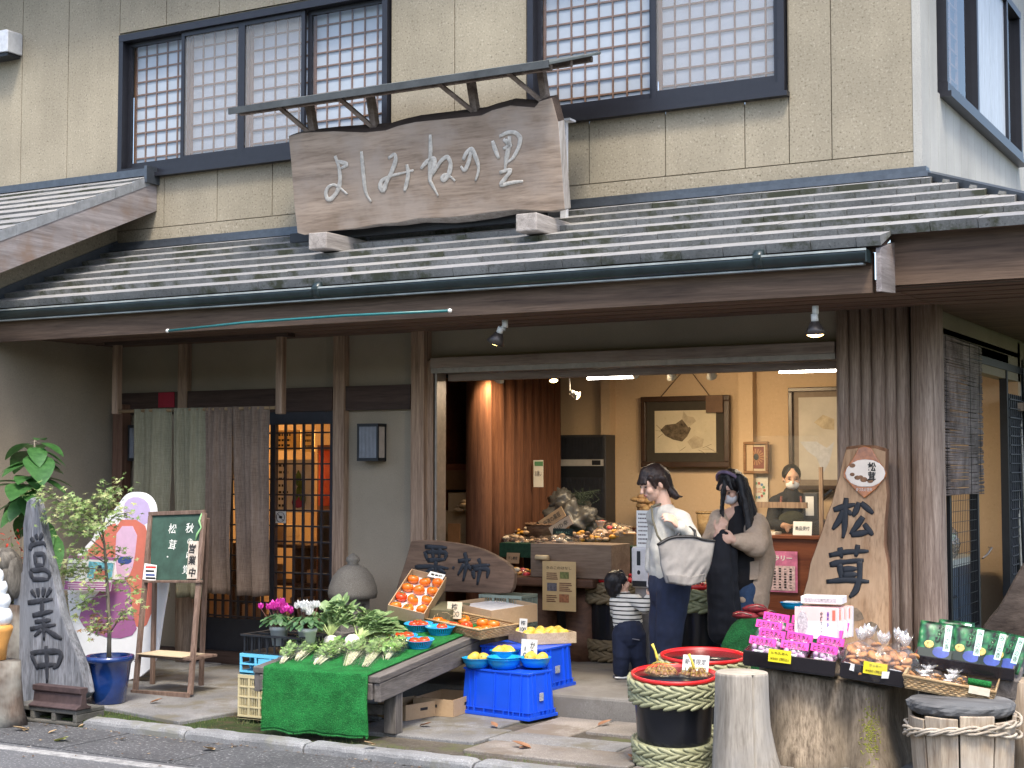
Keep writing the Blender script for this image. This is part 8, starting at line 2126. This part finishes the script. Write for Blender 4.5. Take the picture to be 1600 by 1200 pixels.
pile('small red tray of snacks on the slab table beside the 栗・柿 board',812,900,Yt-.3,22,.09,.07,.05,[M_YEL,M_CRM,M_WRAP],M_CLEAR)
# ================================================================== PEOPLE
def cap_into(mb,p,q,rp,rq,n=14):
    p,q=V(p),V(q);d=q-p;L=d.length
    d=d.normalized()if L>1e-6 else V((0,0,1));pts=[];rs=[]
    for k in range(5):a=math.pi/2*(1-k/4);pts.append(p-d*rp*math.sin(a));rs.append(max(1e-4,rp*math.cos(a)))
    for k in range(5):a=math.pi/2*k/4;pts.append(q+d*rq*math.sin(a));rs.append(max(1e-4,rq*math.cos(a)))
    mb.tube(pts,rs,n)
def fuse(name,shapes,mat,parent,voxel=.006,smooth=4,noise_amp=0.0,noise_f=9.0):
    """one continuous surface grown over tapering limbs ('c') and rounded masses ('e')"""
    mb=MB()
    for s in shapes:
        if s[0]=='c':cap_into(mb,*s[1:])
        else:
            _,c,r,M=s;mb.ball(c,r,18,12,M=M)
    tmp=mb.build('tmp',mat)
    k=tmp.modifiers.new('r','REMESH');k.mode='VOXEL';k.voxel_size=voxel
    k=tmp.modifiers.new('s','SMOOTH');k.factor=.5;k.iterations=smooth
    dg=bpy.context.evaluated_depsgraph_get();me=bpy.data.meshes.new_from_object(tmp.evaluated_get(dg))
    bpy.data.objects.remove(tmp)
    me.name=name;me.polygons.foreach_set('use_smooth',[True]*len(me.polygons))
    if noise_amp:
        ns=[v.normal.copy()for v in me.vertices];cs=[v.co.copy()for v in me.vertices];out=[]
        for c,n in zip(cs,ns):out+=(c+n*(noise_amp*(mnoise.noise(V((c.x,c.y,c.z*.6))*noise_f)+.5*mnoise.noise(c*noise_f*2.3))))[:]
        me.vertices.foreach_set('co',out);me.update()
    me.materials.clear();me.materials.append(mat)
    o=bpy.data.objects.new(name,me);COL.objects.link(o);attach(o,parent);return o
M_SKIN=plain('skin',(.56,.33,.23),.5,0,.05,12);M_SKIN2=plain('fair skin',(.62,.39,.29),.5,0,.05,12)
M_HAIR=wood('dark brown hair',(.008,.005,.005),(.035,.02,.016),'z',14,10,.4,.4);M_HAIRB=wood('black hair',(.005,.005,.007),(.02,.018,.02),'z',14,10,.38,.4)
M_EYE=plain('dark eye',(.01,.008,.008),.2,0,0);M_LIP=plain('lips',(.4,.13,.11),.5,0,0);M_MASK=plain('white face mask',(.68,.68,.7),.8,0,.04);M_WHITE_EYE=plain('eye white',(.6,.57,.55),.3,0,0)
def head_shapes(C,f,u,k=1.0):
    f=f.normalized();s=u.cross(f).normalized();u=f.cross(s);M=Matrix((f,s,u)).transposed()
    P=lambda a,b,c:C+(f*a+s*b+u*c)*k
    sh=[('e',P(-.012,0,.02),V((.094,.074,.098))*k,M),('e',P(.024,0,-.05),V((.06,.054,.06))*k,M),('c',P(.052,0,-.088),P(.05,0,-.082),.022*k,.025*k),('e',P(.055,0,.02),V((.036,.058,.05))*k,M),
          ('c',P(.086,0,.004),P(.104,0,-.03),.0085*k,.0125*k),('e',P(.055,.033,-.03),V((.03,.026,.03))*k,M),('e',P(.055,-.033,-.03),V((.03,.026,.03))*k,M),('e',P(.076,0,-.058),V((.014,.022,.012))*k,M),
          ('e',P(-.008,.075,-.012),V((.017,.008,.029))*k,M),('e',P(-.008,-.075,-.012),V((.017,.008,.029))*k,M)]
    return sh,P,M
def face(t,P,M,k,mask=False,brow=M_HAIR,mouth=True):
    for sgn in(-1,1):
        q=MB();q.ball(P(.0815,sgn*.031,.002),V((.006,.0135,.0055))*k,10,6,M=M);e=q.build('eye',M_EYE,t)
        q=MB();q.ball(P(.087,sgn*.033,.022),V((.004,.017,.003))*k,10,5,M=M);q.build('eyebrow',brow,t)
    if mask:
        q=MB();q.ball(P(.056,0,-.052),V((.045,.062,.046))*k,20,14,M=M);mk=q.build('face_mask',M_MASK,t)
        for sgn in(-1,1):q=MB();q.tube([P(.04,sgn*.06,-.03),P(.0,sgn*.079,-.005)],.0018*k,5);q.build('ear_loop',M_MASK,mk)
    elif mouth:
        q=MB();q.ball(P(.0875,0,-.058),V((.005,.02,.0055))*k,10,6,M=M);q.build('mouth',M_LIP,t)
def hand_shapes(w,d,n,thumb,k=1.0,curl=.5):
    """palm and five bent fingers: w wrist, d pointing to the fingers, n back of the hand, thumb its side"""
    d=d.normalized();n=(n-d*n.dot(d)).normalized();s=d.cross(n).normalized()
    if s.dot(thumb)<0:s=-s
    M=Matrix((d,s,n)).transposed();sh=[('e',w+d*.045*k,V((.047,.038,.016))*k,M),('c',w-d*.03*k,w+d*.02*k,.024*k,.024*k)]
    for i,(off,L)in enumerate(((.029,.068),(.010,.077),(-.010,.072),(-.028,.056))):
        b=w+d*.082*k+s*off*k;c=curl*(1+.12*i);p0=b;a=0
        for j,fr in enumerate((.45,.32,.23)):
            a+=c*(.6 if j==0 else .9);dd=d*math.cos(a)-n*math.sin(a);p1=p0+dd*L*fr*k;sh.append(('c',p0,p1,(.0095-j*.0012)*k,(.0088-j*.0012)*k));p0=p1
    b=w+d*.02*k+s*.03*k;m=b+(d*.7+s*.75-n*.15).normalized()*.036*k;e=m+(d*.95+s*.2-n*.35).normalized()*.03*k
    sh+=[('c',b,m,.0135*k,.011*k),('c',m,e,.0105*k,.009*k)]
    return sh
ZUP=V((0,0,1))
# ---------------- woman in a white sweater
w0=9.95
def J(px,py,dt=0.0):return PD(px,py,w0-dt)
base=J(1042,1000);base.z=.2
t=thing('person','woman in a white sweater and navy trousers with a large canvas tote, looking down left','person',base,world=True)
hc=J(1021,755);f=(-RT*.88+TC*.42-ZUP*.34);u=ZUP-f*ZUP.dot(f)*.6
sh,P,M=head_shapes(hc,f,u)
nb=J(1040,800,.0);sh+=[('c',P(-.03,0,-.06),nb,.05,.055)]
sL,sR=J(1062,812,.17),J(1026,808,-.14)
el,wr_=J(1083,846,.22),J(1060,822,.30)
el2,wr2=J(1024,850,-.2),J(1018,892,-.12)
sh+=[('c',nb,J(1047,850),.06,.1),('c',J(1047,850),J(1047,915),.1,.105),('c',sL,el,.045,.04),('c',el,wr_,.04,.028),('c',sR,el2,.042,.036),('c',el2,wr2,.034,.026),('c',sL,nb,.045,.05),('c',sR,nb,.042,.05)]
hipL,hipR=J(1052,918,.09),J(1040,918,-.07);kL,kR=J(1046,985,.12),J(1036,985,-.03);aL,aR=J(1042,1066,.06),J(1030,1066,-.06)
aL.z=aR.z=.29
sh+=[('c',hipL,kL,.085,.06),('c',kL,aL,.058,.04),('c',hipR,kR,.085,.06),('c',kR,aR,.058,.04)]
for a_ in(aL,aR):sh.append(('c',V((a_.x,a_.y,.245)),V((a_.x,a_.y,.235))-RT*.12,.04,.032))
sh+=hand_shapes(wr_,J(1049,811,.33)-wr_,TC*.3+ZUP*.4-RT*.3,ZUP,.92,.55)+hand_shapes(wr2,-ZUP-RT*.2,-RT,TC,.92,.3)
fuse('body',sh,M_SKIN2,t,.005,3)
face(t,P,M,1.0)
hs=[('e',P(-.022,0,.036),V((.098,.086,.092)),M),('c',P(-.075,0,.02),P(-.085,0,-.06),.06,.05),('c',P(-.085,0,-.06),J(1056,775,.0),.045,.025),('c',J(1056,775),J(1066,776,.02),.02,.006),('c',P(.03,0,.092),P(.082,.04,.028),.034,.014),('c',P(.03,0,.092),P(.084,-.04,.028),.034,.014),('c',P(.04,0,.09),P(.092,.012,.03),.032,.014),('c',P(.04,0,.09),P(.092,-.014,.032),.032,.014),
      ('c',P(.045,.062,.05),P(.035,.072,-.02),.018,.008),('c',P(.045,-.062,.05),P(.035,-.072,-.02),.018,.008),('c',P(-.03,.07,.02),P(-.05,.07,-.04),.03,.02),('c',P(-.03,-.07,.02),P(-.05,-.07,-.04),.03,.02)]
fuse('hair',hs,M_HAIR,t,.005,3,.003,40)
M_KNIT=plain('off white knit',(.5,.48,.43),.9,0,.05,60,bump=.3)
cl=[('c',nb-ZUP*.02,J(1047,855),.085,.14),('c',J(1047,855),J(1047,900),.143,.14),('e',J(1047,905),V((.145,.125,.045)),Matrix((RT,TC,ZUP)).transposed()),('c',sL,el,.07,.062),('c',el,wr_.lerp(el,.12),.06,.04),('c',sR,el2,.062,.055),('c',el2,wr2.lerp(el2,.1),.066,.045),('c',sL,nb-ZUP*.03,.07,.075),('c',sR,nb-ZUP*.03,.07,.075)]
fuse('sweater',cl,M_KNIT,t,.007,4,.012,8)
M_NAVYC=plain('navy cloth',(.008,.014,.038),.85,0,.25,14)
tr_=[('c',J(1046,912),J(1046,925),.145,.14),('c',hipL,kL,.115,.09),('c',kL,V((aL.x,aL.y,.30)),.088,.07),('c',hipR,kR,.115,.09),('c',kR,V((aR.x,aR.y,.30)),.088,.07)]
fuse('trousers',tr_,M_NAVYC,t,.008,4,.008,9)
for a_ in(aL,aR):
    q=MB();q.ball(V((a_.x,a_.y,.238))-RT*.06,(.125,.048,.042),16,10,M=Matrix((RT,TC,ZUP)).transposed());q.build('shoe',M_BLACK,t)
q=MB();q.tube([J(1018,792,.1),J(1020,812,.17),J(1027,836,.21),J(1040,856,.24)],.008,6);q.tube([J(1018,792,.1),J(1036,786,.02),J(1056,796,-.06)],.008,6);q.build('shoulder_strap',plain('olive strap',(.1,.09,.06),.7),t)
tb=thing('tote_bag','large pale canvas tote bag with dark top edge carried by the woman in white','bag',J(1075,910,.36),world=True)
M_CANV=plain('pale canvas',(.25,.235,.22),.85,0,.07,30,bump=.2)
tl,trr,bl2,br2=J(1026,851,.36),J(1118,845,.30),J(1041,911,.36),J(1101,911,.32)
def bag_fn(sg,bulge):
    def fn(a,b):
        top=tl.lerp(trr,a)+ZUP*(.045*math.sin(math.pi*min(1,a*1.0))**1.0);bot=bl2.lerp(br2,a)-ZUP*.012*math.sin(math.pi*a)
        p=top.lerp(bot,b);e=math.sin(math.pi*a)**.5 if 0<a<1 else 0
        return p+TC*(sg*bulge*e*(.35+.65*b))+V((mnoise.noise(p*8),mnoise.noise(p*8+V((4,0,0))),mnoise.noise(p*8+V((0,4,0)))))*.016+TC*(.012*mnoise.noise(V((a*9+b*3,b*4,3)))*(.3+b))
    return fn
q=MB();q.grid(bag_fn(1,.06),40,34);q.grid(bag_fn(-1,.05),26,22,flip=True);q.build('bag',M_CANV,tb,thick=.004)
q=MB();q.grid(lambda a,b:bag_fn(1,.06)(.06+.88*a,.8+b*.19)+TC*.006,22,6);q.build('base_panel',plain('grey canvas base',(.18,.17,.16),.85,0,.08),tb,thick=.003)
M_TRIM=plain('dark leather trim',(.012,.012,.014),.5)
q=MB()
for sg,bu in((1,.06),(-1,.05)):q.tube([bag_fn(sg,bu)(k/24,.012)+TC*sg*.003 for k in range(25)],.009,6)
q.build('trim',M_TRIM,tb)
for sg,bu in((1,.06),(-1,.05)):
    a,b=bag_fn(sg,bu)(.33,.01),bag_fn(sg,bu)(.66,.01);arm=el.lerp(wr_,.25)+ZUP*.068;q=MB();q.tube([a,a.lerp(arm,.6)+RT*-.02,arm+TC*.03*sg,b.lerp(arm,.6)+RT*.02,b],.009,7);q.build('handle',M_TRIM,tb)
# ---------------- woman with long dark hair in a beige cardigan
w0=10.6
base=J(1147,1010);base.z=.2
t=thing('person','woman with long black hair, white mask and beige cardigan standing near the counter','person',base,world=True)
hc=J(1143,762);f=(-RT*.62+TC*.62-ZUP*.45);u=ZUP-f*ZUP.dot(f)*.6
sh,P,M=head_shapes(hc,f,u)
nb=J(1155,800);sh+=[('c',P(-.03,0,-.06),nb,.05,.055)]
sL,sR=J(1183,818,.06),J(1124,812,.02)
el,wr_=J(1180,850,.22),J(1147,844,.32);el2,wr2=J(1114,848,.12),J(1122,832,.28)
hip=J(1154,918)
sh+=[('c',nb,J(1154,850),.06,.1),('c',J(1154,850),hip,.1,.105),('c',sL,el,.05,.04),('c',el,wr_,.038,.027),('c',sR,el2,.05,.04),('c',el2,wr2,.038,.027),('c',sL,nb,.05,.06),('c',sR,nb,.05,.06)]
hipL,hipR=J(1163,925,.06),J(1145,925,.0);kL,kR=J(1163,990,.08),J(1143,990,.02);aL,aR=J(1162,1060,.0),J(1142,1060,0);aL.z=aR.z=.29
sh+=[('c',hipL,kL,.08,.058),('c',kL,aL,.055,.04),('c',hipR,kR,.08,.058),('c',kR,aR,.055,.04)]
for a_ in(aL,aR):sh.append(('c',V((a_.x,a_.y,.245)),V((a_.x,a_.y,.235))+(TC-RT).normalized()*.12,.04,.032))
sh+=hand_shapes(wr_,-RT+ZUP*.15,TC,ZUP,.9,.8)+hand_shapes(wr2,RT*.45+ZUP*.8,TC,-RT,.9,.8)
fuse('body',sh,M_SKIN2,t,.005,3);face(t,P,M,1.0,True,M_HAIRB)
hs=[('e',P(-.02,0,.034),V((.1,.09,.095)),M),('c',P(-.07,0,.0),J(1168,800,.0),.075,.07)]
rl_=random.Random(17)
def lock(x0,y0,x1,y1,x2,y2,d0,d1,r0):
    a,b,c=J(x0,y0,d0*.6),J(x1,y1,d0),J(x2,y2,d1);pts=[(a*(1-u)**2+b*(2*u*(1-u))+c*u*u)for u in[k/6 for k in range(7)]]
    for k in range(6):hs.append(('c',pts[k],pts[k+1],r0*(1-.1*k),r0*(1-.1*(k+1))))
for k in range(16):
    u=k/15;lock(1154+8*u,745+6*u,1166+12*u,778+10*u,1171+19*u+rl_.uniform(-2,2),846+rl_.uniform(-12,14),.14-.1*u,.2-.13*u,.03)
for k in range(4):u=k/3;lock(1137-5*u,748,1129-3*u,775,1131-5*u+rl_.uniform(-1,1),806+rl_.uniform(-8,8),.08+.02*u,.13,.012)
hs+=[('c',P(.03,.02,.1),P(.07,.06,.03),.03,.014),('c',P(.03,-.02,.1),P(.07,-.06,.03),.03,.014)]
hr=fuse('hair',hs,M_HAIRB,t,.006,3,.005,34)
q=MB();pts=[P(.0+.03*math.cos(a),.096*math.sin(a),.04+.1*math.cos(a))for a in[-1.35+2.7*k/16 for k in range(17)]];q.tube(pts,.013,8);q.build('hair_band',plain('mauve headband',(.17,.12,.19),.7,0,.15),t)
M_BEIGE_C=plain('beige cardigan knit',(.5,.385,.285),.95,0,.08,50,bump=.4)
cl=[('c',sL,el,.08,.095),('c',el,wr_.lerp(el,.15),.09,.05),('c',sR,el2,.075,.08),('c',el2,wr2.lerp(el2,.2),.07,.045),('c',sL-ZUP*.02,J(1188,870,-.02),.09,.11),('c',J(1188,870,-.02),J(1178,938,.03),.105,.11),('c',J(1180,930,.05),J(1160,936,.1),.09,.06),('c',sR-ZUP*.02,J(1120,860,-.06),.07,.06),('c',sL,J(1165,810,-.03),.06,.06),('c',J(1165,812,-.05),sR,.06,.05),('c',J(1170,850,-.08),J(1165,930,-.06),.1,.11),('c',J(1140,850,-.12),J(1145,900,-.1),.08,.08)]
fuse('cardigan',cl,M_BEIGE_C,t,.008,4,.014,7)
q=MB();a,b,c_,d_=J(1170,878,.125),J(1186,876,.12),J(1184,905,.125),J(1171,906,.13);q.add([a,b,c_,d_],[(0,1,2,3)]);q.build('pocket',M_BEIGE_C,t,thick=.012)
fuse('top',[('c',nb-ZUP*.02,J(1150,850,.03),.08,.125),('c',J(1150,850,.03),J(1150,905,.02),.13,.14)],plain('black knit top',(.008,.008,.011),.9,0,.2),t,.008,4,.006,9)
fuse('trousers',[('c',hip,J(1154,930),.14,.135),('c',hipL,kL,.1,.085),('c',kL,V((aL.x,aL.y,.3)),.08,.065),('c',hipR,kR,.1,.085),('c',kR,V((aR.x,aR.y,.3)),.08,.065)],plain('blue denim',(.03,.065,.14),.85,0,.25,20),t,.008,4,.006,9)
for a_ in(aL,aR):
    q=MB();q.ball(V((a_.x,a_.y,.238))+(TC-RT).normalized()*.06,(.12,.048,.04),16,10,M=Matrix(((TC-RT).normalized(),(TC+RT).normalized(),ZUP)).transposed());q.build('shoe',M_BLACK,t)
bg=[('c',J(1128,838,.28),J(1124,890,.30),.05,.085),('c',J(1124,890,.30),J(1128,985,.24),.09,.10),('c',J(1140,850,.24),J(1140,980,.2),.05,.09)]
o=fuse('folded_coat',bg,plain('black blue cloth',(.008,.01,.016),.9,0,.2),None,.008,4,.012,8);tag(o,'black coat hanging from the hands of the woman with long hair','coat')
# ---------------- assistant behind the counter
w0=13.05
base=J(1238,950);base.z=.2
t=thing('person','shop assistant in a white mask and dark jacket standing behind the counter','person',base,world=True)
hc=J(1237,747);f=(TC*.95-RT*.05-ZUP*.12);u=ZUP
sh,P,M=head_shapes(hc,f,u,.95);nb=J(1237,776);sh+=[('c',P(-.02,0,-.06),nb,.048,.052)]
sL,sR=J(1262,785),J(1212,785);el2,wr2=J(1206,818,.1),J(1228,822,.3);el,wr_=J(1264,818,.1),J(1244,822,.3)
sh+=[('c',nb,J(1237,830),.07,.12),('c',J(1237,830),J(1237,880),.12,.13),('c',sL,el,.048,.04),('c',el,wr_,.036,.027),('c',sR,el2,.048,.04),('c',el2,wr2,.036,.027),('c',sL,nb,.05,.055),('c',sR,nb,.05,.055)]
for dx in(-9,9):sh+=[('c',J(1237+dx,880),J(1237+dx,930),.085,.06),('c',J(1237+dx,930),V((J(1237+dx,930).x,J(1237+dx,930).y,.25)),.056,.045)]
sh+=hand_shapes(wr2,RT*.8+TC*.5,ZUP,TC,.9,.7)+hand_shapes(wr_,-RT*.8+TC*.5,ZUP,TC,.9,.7)
fuse('body',sh,M_SKIN,t,.005,3);face(t,P,M,.95,True,M_HAIRB)
fuse('hair',[('e',P(-.025,0,.035),V((.092,.083,.088)),M),('c',P(.02,.02,.09),P(.055,.06,.04),.025,.012),('c',P(.02,-.02,.09),P(.055,-.06,.04),.025,.012),('c',P(-.07,0,.0),P(-.08,0,-.05),.055,.04)],M_HAIRB,t,.005,3,.002,40)
fuse('jacket',[('c',nb+ZUP*.03,J(1237,832),.068,.145),('c',J(1237,832),J(1237,880),.145,.15),('c',sL,el,.066,.058),('c',el,wr_.lerp(el,.3),.055,.042),('c',sR,el2,.066,.058),('c',el2,wr2.lerp(el2,.3),.055,.042),('c',sL,nb,.062,.062),('c',sR,nb,.062,.062)],plain('dark navy jacket',(.006,.008,.014),.8,0,.2),t,.007,4,.008,9)
fuse('apron',[('e',J(1238,818,.1),V((.14,.075,.11)),Matrix((RT,TC,ZUP)).transposed()),('e',J(1238,860,.09),V((.15,.09,.2)),Matrix((RT,TC,ZUP)).transposed())],plain('olive apron',(.03,.032,.022),.9,0,.2),t,.008,4,.004,9)
q=MB();q.tube([J(1219,792,.155),J(1221,776,.09)],.011,6);q.tube([J(1253,792,.155),J(1251,776,.09)],.011,6);q.build('apron_strap',plain('patterned red strap',(.2,.07,.06),.8,0,.5,60),t)
fuse('trousers',[('c',J(1228,885),J(1228,930),.1,.08),('c',J(1228,930),V((J(1228,930).x,J(1228,930).y,.3)),.078,.065),('c',J(1246,885),J(1246,930),.1,.08),('c',J(1246,930),V((J(1246,930).x,J(1246,930).y,.3)),.078,.065)],M_NAVYC,t,.009,3)
# ---------------- toddler in a striped top
w0=10.72
base=J(985,1060);base.z=.2
t=thing('person','toddler seen from behind in a striped top and navy trousers reaching up','person',base,world=True)
hc=J(966,912);f=(RT*.86-TC*.35+ZUP*.22);u=ZUP-f*ZUP.dot(f)
kc_=.80;sh,P,M=head_shapes(hc,f,u,kc_);nb=J(974,931);sh+=[('c',P(-.02,0,-.06),nb,.034,.038)]
sR,sL=J(994,938,.07),J(962,940,.0);el,wr_=J(1007,950,.12),J(1014,932,.10);el2,wr2=J(962,958,-.09),J(972,968,-.15)
sh+=[('c',nb,J(979,955),.05,.085),('c',J(979,955),J(983,985),.088,.095),('c',sR,el,.034,.03),('c',el,wr_,.028,.02),('c',sL,el2,.034,.03),('c',el2,wr2,.028,.02)]
hA,hB=J(974,992,.03),J(992,992,.03);kA,kB=J(972,1022,.05),J(996,1022,.03);aA,aB=J(970,1054,.03),J(1001,1054,.0);aA.z=aB.z=.245
sh+=[('c',hA,kA,.06,.045),('c',kA,aA,.043,.032),('c',hB,kB,.06,.045),('c',kB,aB,.043,.032)]
sh+=hand_shapes(wr_,ZUP*.8+RT*.4,TC,-RT,.55,.4)+hand_shapes(wr2,RT,-TC,ZUP,.55,.5)
fuse('body',sh,M_SKIN2,t,.0045,3);face(t,P,M,kc_)
fuse('hair',[('e',P(-.026,0,.03),V((.1,.088,.098))*kc_,M),('c',P(-.075,0,.0),P(-.07,0,-.06),.058*kc_,.048*kc_),('c',P(-.03,.06,-.01),P(-.05,.055,-.05),.035*kc_,.03*kc_),('c',P(-.03,-.06,-.01),P(-.05,-.055,-.05),.035*kc_,.03*kc_),('c',P(.04,0,.09),P(.082,0,.05),.03*kc_,.014*kc_),('c',P(.03,.04,.07),P(.06,.06,.02),.03*kc_,.012*kc_),('c',P(.03,-.04,.07),P(.06,-.06,.02),.03*kc_,.012*kc_)],M_HAIRB,t,.005,2,.003,45)
m_,nt,b=new_mat('black striped white jersey');mp=mapping(nt,(.35,.35,1));wv=nt.nodes.new('ShaderNodeTexWave');wv.wave_type='BANDS';wv.bands_direction='Z';wv.inputs['Scale'].default_value=10.5;wv.inputs['Distortion'].default_value=.6;wv.inputs['Detail Scale'].default_value=2
nt.links.new(mp.outputs[0],wv.inputs['Vector']);r=ramp(nt,[(.0,(.012,.012,.014)),(.17,(.014,.014,.016)),(.24,(.62,.6,.54))]);nt.links.new(wv.outputs['Fac'],r.inputs[0]);nt.links.new(r.outputs[0],b.inputs['Base Color']);b.inputs['Roughness'].default_value=.95
fuse('striped_top',[('c',nb-ZUP*.012,J(979,955),.06,.102),('c',J(979,955),J(981,974),.104,.108),('c',sR,el,.046,.042),('c',el,wr_.lerp(el,.15),.04,.03),('c',sL,el2,.046,.042),('c',el2,wr2.lerp(el2,.2),.04,.032),('c',sR,nb-ZUP*.02,.045,.045),('c',sL,nb-ZUP*.02,.045,.045)],m_,t,.006,4,.006,12)
tr2=fuse('trousers',[('c',J(982,980,.02),J(983,992,.03),.105,.108),('c',hA,kA,.082,.066),('c',kA,V((aA.x,aA.y,.262)),.064,.056),('c',hB,kB,.082,.066),('c',kB,V((aB.x,aB.y,.262)),.064,.056)],M_NAVYC,t,.006,4,.006,12)
q=MB();q.bar(J(988,998,.135),J(999,1000,.13),.004,.012,(0,1,0));q.build('pocket_stripe',plain('grey stripe',(.2,.2,.23),.7),t)
for a_ in(aA,aB):
    fd=(RT*.8-TC*.5).normalized();q=MB();q.ball(V((a_.x,a_.y,.234))+fd*.025,(.075,.036,.034),16,10,M=Matrix((fd,ZUP.cross(fd),ZUP)).transposed());s1=q.build('shoe',M_BLACK,t)
    q=MB();q.ball(V((a_.x,a_.y,.214))+fd*.025,(.078,.039,.014),16,8,M=Matrix((fd,ZUP.cross(fd),ZUP)).transposed());q.build('sole',M_WCARD,s1)
for lab_o in list(scene.objects):
    if 'label' in lab_o and lab_o['label']=='x y z w':tag(lab_o,'packet')
